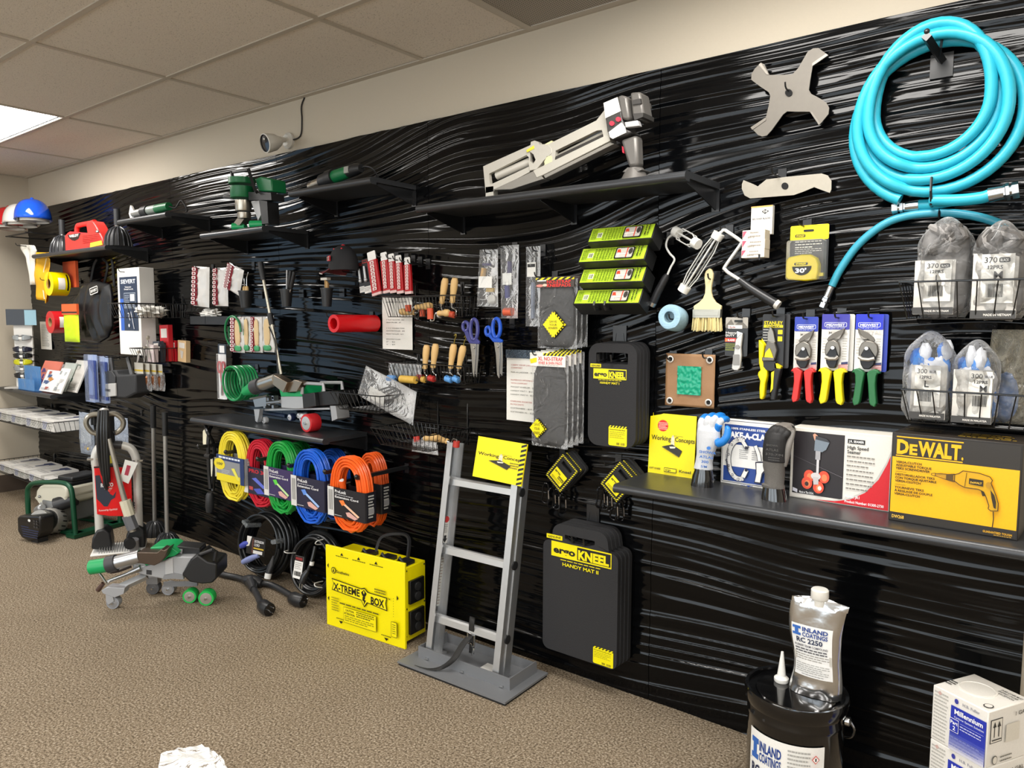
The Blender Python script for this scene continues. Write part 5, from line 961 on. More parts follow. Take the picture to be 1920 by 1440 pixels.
for i, (dx, tl, L, c) in enumerate(((-.008, .06, .10, 'b9bbbd'), (.0, .22, .10, '1c1c1e'), (.012, .34, .10, '1c1c1e'))):
    u = thing('seam_probe', ('thin bright probe in the middle cup', 'black-handled probe in the middle of its cup', 'black-handled probe leaning furthest over in its cup')[i], 'probe', (B.x+dx, B.y, B.z+.03), 'probes in the middle cup', 0, 0, tl)
    MB(CHROME).tube([(0, 0, 0), (0, 0, .05), (.006, 0, .075)], .004, 8).build('shaft', u); MB(mat(c, .4)).tube([(.006, 0, .07), (.006, 0, .085), (.006, 0, .07+L)], [.006, .011, .0095] if i else [.004, .004, .004], 12).build('handle', u)
t, B, w, h = cup('black cup holding wooden brushes below the cap', (601, 540, 625, 575), .11)
for i, dx in enumerate((-.008, .004, .014)):
    u = thing('small_brush', ('small wooden brush with white block on top, in the cup below the cap', 'plain wooden brush second in that cup', 'plain wooden brush third in that cup')[i], 'brush', (B.x+dx, B.y-.004*i, B.z+.02), 'brushes in the cup below the cap', 0, 0, .04*i)
    MB(mat(('b98f52', 'c9a468', '9a7440')[i], .5)).box(-.004, -.004, 0, .004, .004, .12-.008*i).build('handle', u)
    if i == 0: MB(mat('d9d6cc', .6)).box(-.026, -.012, .118, .026, .012, .13).build('block', u)
# ---- cap
b = CB.w(1460, 400, .12); t = thing('baseball_cap', 'black baseball cap with red button, red badge and white-edged maroon brim', 'cap', tuple(b))
cb = mat('17171a', .8, bump=.2, bs=400)
MB(cb).grid(lambda u, v: (.088*math.cos(2*PI*u)*math.sin(PI/2*(1-v))**.8, .068*math.sin(2*PI*u)*math.sin(PI/2*(1-v))**.8, .125*math.sin(PI/2*v)**.9-.01), 28, 12, cu=True).build('crown', t)
MB(mat('c8202a', .5)).sph((0, 0, .115), (.01, .01, .006), 10, 6).build('button', t)
for sx, sz in ((-.03, .10), (.03, .1)): MB(mat('c8202a', .5)).sph((sx, -.035, sz-.004), .0045, 8, 6).build('eyelet', t)
br = lambda u, v: (-.03-.125*v*math.sin(PI*(.12+.76*u)), -.072*math.cos(PI*(.12+.76*u))*(1+.12*v), -.004-.022*v*abs(math.cos(PI*(.12+.76*u)))-.004*v)
MB(mat('5c1a22', .6)).grid(br, 18, 8).build('brim', t, solid=.005); MB(mat('e6e2da', .6)).tube([br(i/24, 1.0) for i in range(25)], .0028, 6).build('brim_edge', t)
MB(mat('c8202a', .5)).grid(lambda u, v: ((-.09*math.cos(.5+u*.9))*1.0, -.0705*math.sin(.5+u*.9), .035+.026*v), 8, 2).build('badge', t)
q = lambda u: (-.091*math.cos(.5+u*.9), -.0715*math.sin(.5+u*.9)); a0, a1 = q(.06), q(.94); A = Art((a0[0], a0[1]-.004, .057), (a1[0]-a0[0], a1[1]-a0[1], 0), (0, 0, -.018)); A.rect(0, 0, 1, 1, 'f0eeea').text('LEISTER', .06, .82, .6, '8b1a20', .88, .03); A.build(t)
hook(640, 505, .1, 'the black cap')
# ---- red roll
a = CB.w(1370, 896, .29); t = thing('red_roll', 'bright red hollow roll sticking straight out from the wall', 'roll', (a.x, -.29, a.z)); MB(mat('d31018', .35)).lathe([(.027, 0), (.043, 0), (.043, .262), (.027, .262), (.027, 0)], 32, ax=(0, 1, 0), caps=False).build('tube', t); hook(612, 590, .3, 'the bright red roll')
# ---- striped bags
def striped(label, px, d, tilt, seed, stripe=.35, grn=0):
    x, z, w, h = wbox(*px, d); t = thing('striped_bag', label, 'bag', (x, -d, z), 'red and white striped bags', 0, 0, tilt); pillow(MB(mat('d6d4d1', .25, bump=.3, bs=30)), w, h, .022, 10, 14, .010, seed).build('bag', t)
    if grn: lumpy(MB(mat('d8bd8e', .5)), (w*.1, -.014, h*.55), (w*.22, .004, h*.36), .1, 5, seed, 12, 8, 4).build('tan_insert', t); lumpy(MB(mat('3f9a62', .4)), (w*.1, -.014, h*.12), (w*.28, .006, h*.08), .1, 5, seed, 12, 8, 3).build('green_insert', t)
    MB(mat('8a1f2c', .35)).grid(lambda u, v: (-w/2+w*stripe*u, -.0135-.004*math.sin(PI*min(1, u*1.2))*math.sin(PI*v)+.002*NZ.noise(V((u*3, v*8, seed))), h*(.02+.96*v)), 4, 12).build('printed_band', t)
    A = face_art(-w/2, 0, w*(stripe-.5), h, -.0185)
    for k in range(9): A.rr(.15, .04+.105*k, .85, .11+.105*k, 'e9e2e0', .3).rr(.3, .055+.105*k, .7, .095+.105*k, '8a1f2c', .3)
    A.build(t); return t
striped('red-striped white bag nearest the white boxed kit', (362, 500, 391, 575), .1, .08, 1); striped('red-striped white bag in the middle of the three', (403, 502, 427, 574), .1, .02, 2); striped('tilted red-striped white bag overlapping the torch cup', (421, 497, 449, 547), .13, .35, 3, .45)
for i, px in enumerate(((436, 593, 458, 661), (456, 592, 472, 660), (474, 593, 492, 661), (490, 592, 514, 660))): striped('%s red-striped packet of tan rods from the green coil' % ('first', 'second', 'third', 'fourth')[i], px, .1-.012*(i % 2), 0, 5+i, (.45, .15, .4, .12)[i], 1)
hook(366, 499, .13, 'the first red-striped bag'); hook(404, 500, .13, 'the middle red-striped bag'); hook(436, 494, .15, 'the tilted red-striped bag')
r_ = thing('packet_rail', 'thin black rail the red-striped packets hang from', 'rail', tuple(W(470, 594, .105))); MB(WIRE).tube([(-.17, 0, .004), (.2, 0, .004)], .003, 6).build('rod', r_)
for s in (-.15, .18): MB(WIRE).tube([(s, 0, .004), (s, .095, .004)], .003, 6).build('strut', r_)
x, z, w, h = wbox(356, 593, 430, 611, .1); t = thing('parts_bin', 'low black divided bin with crumpled white gloves on top', 'bin', (x, -.1, z)); MB(mat('161719', .4)).box(-w/2, 0, 0, w/2, .09, .008).box(-w/2, 0, 0, w/2, .004, h).box(-w/2, .086, 0, w/2, .09, h).box(-w/2, 0, 0, -w/2+.004, .09, h).box(w/2-.004, 0, 0, w/2, .09, h).box(-w*.1, 0, 0, -w*.1+.004, .09, h).build('tray', t)
t = thing('crumpled_glove', 'crumpled white glove lying on the low black bin', 'glove', (x-.05, -.055, z+h*.9)); lumpy(MB(mat('dcdad4', .7)), (0, 0, .02), (.10, .032, .03), .9, 6, 4, 26, 14, 2).build('glove', t)
# ---- green coils and scissors pack
GC = mat('148a4c', .3); gl = mat('1c7a48', .35)
def hose_helix(label, c, d0, d1, cx, cy, R, n, m):
    a = c.w(cx, cy, d0); t = thing('green_coil', label, 'coil', (a.x, -d0, a.z), 'green coils'); pts = [(R*math.cos(2*PI*i/36)*(1+.02*math.sin(i*.21)), (d0-d1)*i/(36*n), R*math.sin(2*PI*i/36)) for i in range(36*n+1)]; MB(m).tube(pts, .0068, 8).build('coil', t); return t
hose_helix('bright green hose coil hanging above the mid shelf', CE, .22, .09, 445, 285, .098, 7, GC); hose_helix('dark green hose coil behind the striped packets', CB, .12, .05, 455, 970, .092, 3, gl)
x, z, w, h = wbox(410, 645, 425, 748, .06); t = thing('scissors_pack', 'narrow carded pack with red-handled scissors', 'scissors', (x, -.06, z)); MB(mat('2b3440', .4)).prism(rrect(-w/2, 0, w/2, h, .008), 0, .002).build('backing_card', t); MB(mat('e6e6e6', .4)).box(-w*.3, -.001, h*.84, w*.3, 0, h*.97).build('price_tag', t)
for s in (-.24, .24): MB(mat('d0303c', .4)).tube([(w*(s+.2*math.cos(2*PI*i/14)), -.008, h*(.58+.1*math.sin(2*PI*i/14))) for i in range(14)], .005, 6, closed=True).build('grip', t); MB(mat('d0303c' if s < 0 else 'b9bbbd', .3, .3)).prism([(w*s*.9, h*.5), (w*s*.2, h*.5), (-w*s*.3, h*.06), (-w*s*.5, h*.1)], -.01, -.006).build('blade', t)
MB(film(dens=.05, bs=3)).prism(rrect(-w/2, .0, w/2, h*.82, .006), -.014, -.001).build('blister', t); hook(407, 640, .09, 'the red scissors pack'); hook(420, 692, .23, 'the bright green hose coil')
# ---- extension cords on square arms
def cord(label, px, d, col, sleeve, sp=(.42, .78), n=4, lay=4, grp='extension cords on square arms', art=None, r=.0066):
    x, z, w, h = wbox(*px, d); t = thing('extension_cord', label, 'extension cord', (x, -d, z), grp); m = mat(col, .35); mb = MB(m); rr = random.Random(int(px[0]))
    R = w/2-r
    for l in range(lay):
        for k in range(n):
            Rk = R-k*.0138-rr.uniform(0, .003); hh = h/2-r-k*.0135; y = .0135*l+rr.uniform(-.003, .003); ex = rr.uniform(-.004, .004); pts = []
            for i in range(28):
                a = 2*PI*i/28; s = math.sin(a); pts.append((Rk*math.copysign(abs(math.cos(a))**.8, math.cos(a))+ex, y+.004*math.cos(a+k), h/2+hh*math.copysign(abs(s)**.9, s)+(rr.uniform(-.012, .004) if s < -.5 else 0)))
            mb.tube(pts, r, 6, closed=True)
    mb.build('cord_loops', t)
    z0, z1 = h*(1-sp[1]), h*(1-sp[0]); yb = .012*lay+.01; ms = mat(sleeve, .4)
    MB(ms).ring(rrect(-w*.53, -.014, w*.53, yb, .01, 3), rrect(-w*.52, -.012, w*.52, yb-.002, .009, 3), 0, z1-z0).build('sleeve', t)
    sl = t.children[-1]; sl.rotation_euler = (-PI/2, 0, 0); sl.location = (0, 0, z1)
    A = face_art(-w*.53, z0, w*.53, z1, -.0145)
    if art: art(A)
    A.build(t); S3 = Art((w*.53, -.008, z1), (0, yb, 0), (0, 0, z0-z1)); S3.lines(.2, .1, .6, 8, .1, 'b9b9b5', h=.5).rr(.2, .55, .8, .72, '8d8d90', .1); S3.build(t, 'side_print'); return t
def art_y(A): A.rect(0, 0, 1, .2, '1e3566').rect(0, .2, 1, .72, '8c8f92').rect(0, .72, 1, 1, 'e9d52a').lines(.1, .05, .8, 1, .1, 'dfe6f2', h=.7).ell(.12, .36, .2, .22, 'e9d52a').text("100'", .03, .4, .1, '3a3a3a', .22).poly([(.55, .45), (.66, .42), (.85, .85), (.76, .86)], 'e6de5a').rect(.86, .0, 1, 1, '1e3566').lines(.2, .55, .3, 3, .06, 'c9cbcd')
def art_r(A): A.rect(0, 0, 1, 1, '26253a').rect(0, 0, .15, 1, 'dcdad8').text('PRO 300', .2, .2, .13, 'c82a36', .7, .03).poly([(.3, .42), (.45, .36), (.8, .66), (.7, .72)], '5f6fd0').poly([(.35, .8), (.6, .72), (.75, .9), (.5, .95)], '4a5ac0').rect(.2, .72, .34, .85, 'b9494a')
def art_p(c, c2, base):
    def f(A):
        A.rect(0, 0, 1, 1, base).rect(0, 0, .17, 1, 'dad9d6').bars(.03, .1, .1, .7, '6a6a68', 5).text('ProLock', .21, .17, .1, 'f0f0f0', .3, .02).lines(.21, .22, .5, 1, .05, 'd0d0d4').text('Extension Cord', .21, .34, .07, 'f0f0f0', .62, .02).poly([(.32, .42), (.44, .38), (.5, .52), (.4, .58)], c).poly([(.44, .54), (.5, .5), (.86, .82), (.82, .88)], c2).poly([(.5, .78), (.6, .74), (.82, .9), (.74, .97), (.54, .9)], 'd9a9a0').lines(.2, .92, .2, 1, .06, 'c9c9c9')
    return f
cord('yellow extension cord in a blue and grey sleeve', (412, 809, 461, 937), .29, 'f0dc3a', '8c8f92', (.36, .74), art=art_y); cord('red extension cord partly behind the green one', (463, 824, 512, 950), .27, 'c81f34', '26253a', (.42, .82), art=art_r); cord('green extension cord in a purple sleeve', (501, 828, 553, 962), .3, '169a3c', '3a2f5c', (.37, .78), art=art_p('5fd04a', 'bfe0a0', '3a2f5c')); cord('blue extension cord in a dark sleeve showing plug pictures', (552, 843, 611, 980), .31, '1a5fd0', '23233a', (.38, .80), art=art_p('5f8fe0', '9fc0f0', '23233a')); cord('orange extension cord in a black sleeve, nearest the ladder', (621, 856, 687, 997), .32, 'f2641e', '1b1b22', (.43, .82), art=art_p('f0803a', 'e9c0a0', '1b1b22'))
cord('second green extension cord behind the purple-sleeved one', (536, 829, 578, 955), .13, '158a38', '2a2440', (.4, .8), 4, 4); cord('second blue extension cord further back on its arm', (598, 842, 645, 972), .13, '184fae', '1e1e32', (.4, .8), 4, 4); cord('second orange extension cord behind the front orange one', (673, 849, 717, 985), .14, 'e85c1c', '18181d', (.40, .80), 4, 4)
q = CE.w(1440, 1160, .33); t = thing('plug_end', 'orange cord plug end showing its round grey socket inside the orange coil', 'plug', tuple(q)); MB(mat('e85c1c', .4)).lathe([(.0, .05), (.012, .05), (.016, .03), (.0165, 0), (0, 0)], 16, ax=(0, .3, -1), caps=False).build('plug_body', t); MB(mat('c9c7c4', .4)).lathe([(.0, -.003), (.013, -.002), (.014, .0)], 16, ax=(0, .6, -.8), caps=False).build('socket_face', t)
for i, (x, y, nm) in enumerate(((372, 838, 'the black plug cord'), (423, 849, 'the yellow cord'), (483, 862, 'the red cord'), (541, 874, 'the green cords'), (609, 886, 'the blue cords'), (668, 896, 'the orange cords'))): hook(x, y, .34, nm, 1)
b = CE.w(250, 760, .25); t = thing('doubled_power_lead', 'heavy black cord doubled over an arm with its plug hanging down', 'cord', tuple(b)); m = mat('1a1b1d', .35)
MB(m).tube(spline(CE.p3([(300, 640, .2), (255, 700, .26), (240, 830, .28), (245, 960, .28), (250, 1100, .28), (262, 1230, .28)], b), 5), .0105, 10).tube(spline(CE.p3([(215, 640, .22), (235, 720, .3), (290, 830, .24), (300, 1000, .24), (290, 1150, .25), (285, 1250, .26)], b), 5), .0105, 10).build('cord', t)
MB(mat('232426', .45)).tube(CE.p3([(258, 1265, .28), (258, 1290, .28), (255, 1390, .28), (255, 1440, .28)], b), [.016, .024, .025, .019], 14).build('plug', t); MB(m).tube(CE.p3([(225, 935, .28), (270, 940, .28)], b), .016, 10).build('cord_wrap', t)
for x0, y0, x1, y1 in ((165, 700, 230, 845), (222, 950, 300, 1125)): MB(mat('ebe5c9', .6)).prism(CE.pp(rrect(x0, y0, x1, y1, 22), .265, b), -.0+.005, .0065).build('paper_tag', t)
# ================================================================ machines on shelves and floor
class PV:      # outlines traced on an upright plane through a floor point, turned by rz
    def __init__(s, ox, oy, sc, o, rz): s.ox, s.oy, s.sc, s.o, s.rz = ox, oy, sc, V(o), rz
    def l(s, x, y, yo=0):
        r = ray(s.ox+x/s.sc, s.oy+y/s.sc); u = V((math.cos(s.rz), math.sin(s.rz), 0)); n = V((-u.y, u.x, 0)); q = EYEP+r*(n.dot(s.o+n*yo-EYEP)/n.dot(r)); return ((q-s.o).dot(u), yo, q.z-s.o.z)
    def pp(s, pts, yo=0): return [(q[0], q[2]) for q in (s.l(x, y, yo) for x, y in pts)]
GM = mat('9a9ca0', .45, .5); GL = mat('b2b4b6', .4, .5); DK = mat('1b1c1e', .45); GRN = mat('12a05c', .4); GRD = mat('0c6b3c', .4); BRN = mat('5d5046', .35, .7); GW = mat('7d7f84', .5)
def wheel(t, c, r, w, tyre, hub, name='wheel', hubm=None):      # axle along y; c is the middle
    MB(mat(tyre, .45)).lathe([(r*.62, -w/2), (r*.96, -w/2), (r, -w/2+.004), (r, w/2-.004), (r*.96, w/2), (r*.62, w/2)], 28, c, (0, 1, 0)).build(name, t)
    h = MB(hubm or mat(hub, .35, .6)).lathe([(0, -w/2-.002), (r*.2, -w/2-.003), (r*.74, -w/2-.001), (r*.74, w/2+.001), (0, w/2+.001)], 24, c, (0, 1, 0), caps=False); h.use(CHROME).lathe([(0, -w/2-.012), (r*.16, -w/2-.012), (r*.18, -w/2-.002)], 12, c, (0, 1, 0), caps=False); h.build('hub', t.children[-1])
# ---- walking welder on the floor
o = F(160+395/7.111, 1000+992/7.111); rz = math.atan2(.311, .349); P5 = PV(160, 1000, 7.1111, o, rz)
t = thing('floor_welder', 'green, grey and black wheeled hot-air welder standing on the carpet', 'welder', tuple(o), None, rz)
yb = .10
MB(mat('a9abae', .45, .35)).prism(P5.pp([(620, 415), (740, 450), (800, 440), (900, 400), (1060, 360), (1180, 312), (1445, 312), (1380, 400), (1310, 540), (1315, 612), (1170, 600), (1030, 612), (820, 570), (640, 520)]), .0, yb*1.6).build('body_shell', t, bev=.006)
MB(mat('c3c5c7', .4, .4)).prism(P5.pp([(1070, 370), (1170, 325), (1175, 530), (1070, 560)], 0), -.004, .0).build('body_facet', t); MB(mat('8d8f92', .45, .4)).prism(P5.pp([(1055, 550), (1180, 525), (1300, 545), (1315, 612), (1170, 602), (1030, 612)], 0), -.004, 0).build('lower_skirt', t)
MB(GRN).prism(P5.pp([(742, 375), (800, 440), (870, 432), (930, 400), (1050, 370), (1090, 330), (1180, 310), (1240, 268), (1130, 185), (1060, 180), (860, 195), (850, 230), (1000, 300)]), .006, yb*1.5).build('green_cover', t, bev=.004)
MB(DK).prism(P5.pp([(1385, 395), (1410, 340), (1510, 272), (1535, 300), (1640, 370), (1750, 392), (1762, 420), (1762, 590), (1700, 655), (1560, 668), (1400, 640), (1295, 540)]), -.012, yb*1.7).build('drive_housing', t, bev=.008)
a, b, c_ = P5.l(1525, 290), P5.l(1690, 228), P5.l(1735, 245); MB(DK).tube([(a[0], .01, a[2]-.02), (a[0], .01, a[2]), (b[0], .01, b[2]), (c_[0], .01, c_[2]), (c_[0]-.01, .01, c_[2]-.05)], .010, 10).build('carry_handle', t)
MB(DK).prism(P5.pp([(1140, 210), (1250, 150), (1550, 175), (1560, 240), (1500, 300), (1430, 300), (1150, 240)], yb*.8), yb*.5, yb*1.5).build('battery_pack', t, bev=.004); MB(GL).prism(P5.pp([(1250, 205), (1300, 210), (1295, 265), (1255, 260)], yb*.5), yb*.5-.006, yb*.5).build('battery_latch', t.children[-1])
MB(mat('2a2a2c', .5)).prism(P5.pp([(815, 485), (885, 495), (885, 552), (815, 545)]), -.002, .0).build('display', t)
yo = -.03; A0, A1, A2, A3, A4 = [V(P5.l(x, y, yo)) for x, y in ((62, 455), (300, 418), (405, 392), (735, 305), (985, 300))]
MB(GRN).tube([A0, A0+(A1-A0)*.04, A1], [.032, .037, .037], 20).build('blower_motor', t); MB(mat('3a3a3d', .5)).tube([A1, A2+(A2-A1)*.1], [.044, .042], 20).build('collar', t); MB(mat('b9bbbe', .3, .9)).tube([A2, A3], [.035, .035], 22).build('heater_tube', t)
MB(BRN).prism(P5.pp([(728, 232), (990, 235), (1040, 190), (1085, 205), (1140, 172), (1090, 300), (1020, 370), (950, 405), (725, 370)], yo), yo-.03, yo+.05).build('flat_nozzle', t, bev=.003)
MB(mat('3d2f2a', .4)).tube(spline([V(P5.l(330, 520, 0)), V(P5.l(450, 500, .02)), V(P5.l(610, 440, .03))], 4), .008, 8).build('cable', t)
r0, r1 = V(P5.l(430, 740, .02)), V(P5.l(820, 560, .05)); MB(GL).tube([r0, r1], .022, 4).build('guide_rail', t); MB(STEEL).tube([V(P5.l(300, 640, -.02)), V(P5.l(560, 540, -.01)), V(P5.l(740, 460, 0))], [.009, .010, .018], 12).build('guide_shaft', t)
MB(CHROME).tube(spline([V(P5.l(165, 512, -.03)), V(P5.l(220, 580, -.03)), V(P5.l(285, 668, -.03)), V(P5.l(330, 630, -.02))], 4), .007, 8).build('clamp_lever', t); MB(mat('4a342c', .4)).tube([V(P5.l(240, 665, 0)), V(P5.l(165, 760, 0))], [.011, .013], 10).build('lever_grip', t)
MB(mat('a9abaf', .45, .4)).prism(P5.pp([(248, 735), (330, 690), (560, 700), (545, 780), (425, 830), (270, 775)]), -.03, .03).prism(P5.pp([(305, 775), (400, 820), (415, 880), (340, 930), (305, 880)]), -.028, -.02).build('caster_bracket', t, bev=.002)
R1 = .033; c0 = P5.l(385, 892); wheel(t, (c0[0], 0, R1), R1, .04, '8d9096', 'a5a7ab', 'caster_wheel')
u = V((math.cos(rz), math.sin(rz), 0)); n = V((-u.y, u.x, 0)); lo = lambda q: ((q-V(o)).dot(u), (q-V(o)).dot(n))
k = lo(F(160+920/7.111, 1000+798/7.111)); wheel(t, (k[0], k[1], .035), .035, .045, '5f6064', '77787c', 'caster_wheel'); MB(GM).box(k[0]-.03, k[1]-.026, .06, k[0]+.03, k[1]+.026, .10).build('caster_fork', t)
k = lo(F(160+1125/7.111, 1000+805/7.111)); wheel(t, (k[0], k[1], .034), .034, .05, '9a9ca2', 'b9bbc0', 'pressure_wheel')
MB(GM).box(k[0]-.02, k[1]-.03, .05, k[0]+.16, k[1]-.015, .075).build('wheel_arm', t)
for X, Y in ((1400, 930), (1620, 965)): k = lo(F(160+X/7.111, 1000+Y/7.111)); wheel(t, (k[0]-.002, k[1]+.02, .041 if X > 1500 else .037), .041 if X > 1500 else .037, .05, '1fae4c', 'b3aca4', 'drive_wheel')
# ---- welder with the red wheel on the mid shelf
zD = ZS['D']; P8 = PX(440, 670, 8.72727); d = .19; b = V((W(440+900/8.727, 760, d).x, -d, zD)); t = thing('shelf_welder', 'hot-air welder with red drive wheel and tall guide handle on the mid shelf', 'welder', tuple(b)); pp = lambda pts, dd=d: P8.pp(pts, dd, b); p3 = lambda pts, dd=None: P8.p3(pts, b, dd)
MB(mat('b9bbbd', .4, .4)).prism(pp([(750, 640), (1110, 600), (1125, 840), (1000, 848), (760, 830)]), 0, .13).build('body_shell', t, bev=.004)
MB(GRN).prism(pp([(735, 480), (830, 540), (890, 575), (1000, 580), (1060, 540), (1100, 460), (1125, 455), (1115, 640), (770, 640)]), -.006, .13).build('green_cover', t, bev=.003)
MB(GL).tube(p3([(1105, 600), (1110, 440), (1200, 425), (1450, 440), (1460, 555)], d+.004), .009, 6).tube([tuple(V(q)+V((0, .12, 0))) for q in p3([(1105, 600), (1110, 440), (1450, 440), (1460, 555)], d)], .009, 6).build('carry_frame', t)
MB(DK).prism(pp([(1110, 600), (1310, 575), (1340, 800), (1130, 835)]), -.004, .10).prism(pp([(1310, 575), (1640, 560), (1650, 780), (1340, 800)]), .02, .14).build('drive_housing', t, bev=.003)
MB(GL).prism(pp([(430, 850), (1500, 830), (1505, 860), (435, 880)]), .02, .12).prism(pp([(1510, 800), (1600, 800), (1630, 1010), (1540, 1050)]), .02, .10).build('chassis', t)
yo = d+.02; A0, A1, A2, A3 = [V(q) for q in p3([(160, 570), (330, 490), (440, 450), (700, 360)], yo)]
MB(GRN).tube([A0, A0+(A1-A0)*.1, A1], [.02, .025, .04], 20).build('blower_motor', t); MB(mat('38383b', .5)).tube([A1, A2], [.043, .042], 20).build('collar', t); MB(mat('b5b3ac', .3, .9)).tube([A2, A3], .034, 22).build('heater_tube', t)
MB(mat('9a8a76', .3, .9)).prism(pp([(690, 300), (720, 285), (940, 405), (870, 570), (840, 545), (700, 440)], yo), -.05, .0).prism(pp([(930, 410), (1000, 365), (1130, 400), (1040, 560), (870, 570)], yo), -.03, .01).build('flat_nozzle', t, bev=.002)
m = MB(STEEL).prism(pp([(300, 690), (510, 650), (515, 800), (330, 815)]), .0, .06).tube(p3([(540, 740), (760, 720)], d), .010, 10).tube(p3([(260, 680), (540, 620)], d), .007, 8)
rr = random.Random(3)
for i in range(9): q = p3([(rr.uniform(520, 740), rr.uniform(640, 830))], d-.02)[0]; m.bx(q, (.018, .03, .018))
m.build('linkage', t)
MB(GL).prism(pp([(345, 845), (440, 845), (425, 960), (400, 1060), (370, 1040)]), -.012, .012).build('caster_fork', t)
for X, Y, r, w_, c1, c2, nm in ((450, 1040, .019, .022, 'b5b6b8', 'd5d6d8', 'caster_wheel'), (885, 985, .021, .03, '1d2a4a', 'd5d6d8', 'idler_wheel'), (1015, 960, .014, .02, 'b5b6b8', 'd5d6d8', 'idler_wheel'), (1085, 995, .024, .03, 'c9cacc', 'e0e0e0', 'idler_wheel'), (1275, 1005, .048, .065, 'c41f26', 'c9cac9', 'drive_wheel')):
    q = p3([(X, Y)], d-.01)[0]; wheel(t, (q[0], .03 if nm != 'drive_wheel' else .0, max(q[2], r) if nm != 'drive_wheel' else r), r, w_, c1, c2, nm)
MB(mat('1c2c44', .4)).tube(p3([(460, 900), (840, 960)], d-.06), .012, 6).build('guide_bar', t)
pole = [W(440+760/8.727, 670+275/8.727, .13), W(506, 600, .13), W(493, 520, .13), W(488, 492, .13)]; pole = [p-b for p in pole]
MB(mat('c6c1b0', .3, .7)).tube([pole[0], pole[0].lerp(pole[3], .90)], .0085, 12).build('guide_handle', t); MB(DK).tube([pole[0].lerp(pole[3], .84), pole[3]], [.0145, .0165], 14).build('handle_grip', t.children[-1])
MB(DK).tube([pole[0].lerp(pole[3], .44), pole[0].lerp(pole[3], .54)], .016, 12).build('clamp_collar', t); MB(DK).tube(spline([pole[0].lerp(pole[3], .42)+V((0, -.02, 0)), pole[0].lerp(pole[3], .3)+V((.028, -.02, 0)), pole[0].lerp(pole[3], .15)+V((.018, -.02, 0)), pole[0]+V((.0, -.02, .0))], 5), .004, 6).build('cable', t)
# ---- upright green welder with carry frame
PF = PX(420, 300, 4.23333); d = .24; b = V((W(420+220/4.2333, 380, d).x, -d, ZS['F'])); t = thing('upright_welder', 'green upright welder with black carry frame and two green rollers', 'welder', tuple(b)); pp = lambda pts, dd=d: PF.pp(pts, dd, b); p3 = lambda pts, dd=None: PF.p3(pts, b, dd)
cyl = lambda x0, x1, y0, y1, m, nm, r=None: (lambda a, c: MB(m).lathe([(0, 0), (abs(c[0]-a[0])/2*.97, 0), (abs(c[0]-a[0])/2, .003), (abs(c[0]-a[0])/2, c[2]-a[2]-.003), (0, c[2]-a[2])], 24, ((a[0]+c[0])/2, 0, a[2]), caps=False).build(nm, t))(*p3([(x0, y1), (x1, y0)], d))
cyl(85, 200, 130, 205, GRD, 'motor_cap'); cyl(95, 195, 200, 312, GRD, 'blower_motor'); cyl(120, 188, 312, 412, mat('b9b3a6', .3, .9), 'heater_tube'); cyl(132, 190, 410, 470, mat('a9a296', .3, .9), 'heater_neck')
MB(mat('a9a296', .3, .9)).prism(pp([(132, 465), (185, 470), (150, 520), (105, 520), (105, 500)]), -.02, .02).build('nozzle', t)
MB(GRD).prism(pp([(245, 150), (290, 130), (375, 150), (382, 250), (270, 248)]), -.0, .09).build('gear_housing', t, bev=.006)
MB(DK).tube(p3([(95, 300), (62, 100), (75, 95), (200, 78)], d+.01), .009, 6).tube(p3([(195, 75), (245, 235), (262, 255)], d+.02), .011, 4).build('carry_frame', t); MB(DK).prism(pp([(205, 255), (385, 262), (390, 320), (210, 320)]), -.01, .07).build('frame_bar', t); MB(DK).tube(p3([(0, 295), (95, 300)], d), .009, 8).build('side_handle', t)
MB(GL).prism(pp([(215, 330), (300, 320), (310, 400), (270, 480), (240, 400)]), .0, .05).build('gear_bracket', t); MB(DK).prism(pp([(290, 320), (355, 330), (365, 505), (315, 510)]), -.01, .06).build('rear_foot', t)
for X in (100, 240):
    q = p3([(X-30, 485)], d+.02)[0]; MB(GRN).lathe([(.004, 0), (.020, 0), (.020, .075), (.004, .075)], 20, (q[0], q[1], .021), (.9, .5, 0)).build('roller', t); MB(WHITE).lathe([(0, -.001), (.010, -.001), (.010, .001)], 14, (q[0], q[1], .021), (.9, .5, 0), caps=False).build('roller_end', t.children[-1])
t2 = thing('power_cable', 'loose black cable coiled on the shelf beside the upright green welder', 'cable', tuple(W(408, 424, .2))); t2.location.z = ZS['F']
MB(DK).tube([(.05*math.cos(a)*(1+.1*math.sin(a*.7)), .03*math.sin(a), .006+.003*a/6) for a in [i*.3 for i in range(45)]], .004, 6).build('cable', t2)
# ---- heat gun
d = .22; b = V((W(420+850/4.2333, 330, d).x, -d, ZS['G'])); t = thing('heat_gun', 'green-bodied heat gun with ribbed black collar and steel nozzle', 'heat gun', tuple(b)); p3 = lambda pts, dd=d: PF.p3(pts, b, dd)
q0, q1, q2, q3, q4, q5 = [V(q) for q in p3([(682, 165), (780, 125), (880, 85), (990, 45), (1045, 25), (1090, 15)])]
up = V((0, 0, .0)); mn = min(q0.z-.022, q1.z-.034)
Q = [V((q.x, q.y, q.z-mn)) for q in (q0, q1, q2, q3, q4, q5)]
MB(mat('a59d90', .3, .9)).tube([Q[0], Q[0].lerp(Q[1], .3), Q[0].lerp(Q[1], .32), Q[1]], [.019, .019, .023, .024], 20).build('nozzle', t); MB(DK).tube([Q[1], Q[1].lerp(Q[2], .5), Q[1].lerp(Q[2], .55), Q[2]], [.035, .036, .042, .04], 20).build('collar', t); MB(GRD).tube([Q[2], Q[3]], [.031, .029], 22).build('grip_body', t); MB(DK).tube([Q[3], Q[4], Q[5]], [.029, .029, .02], 18).build('end_cap', t)
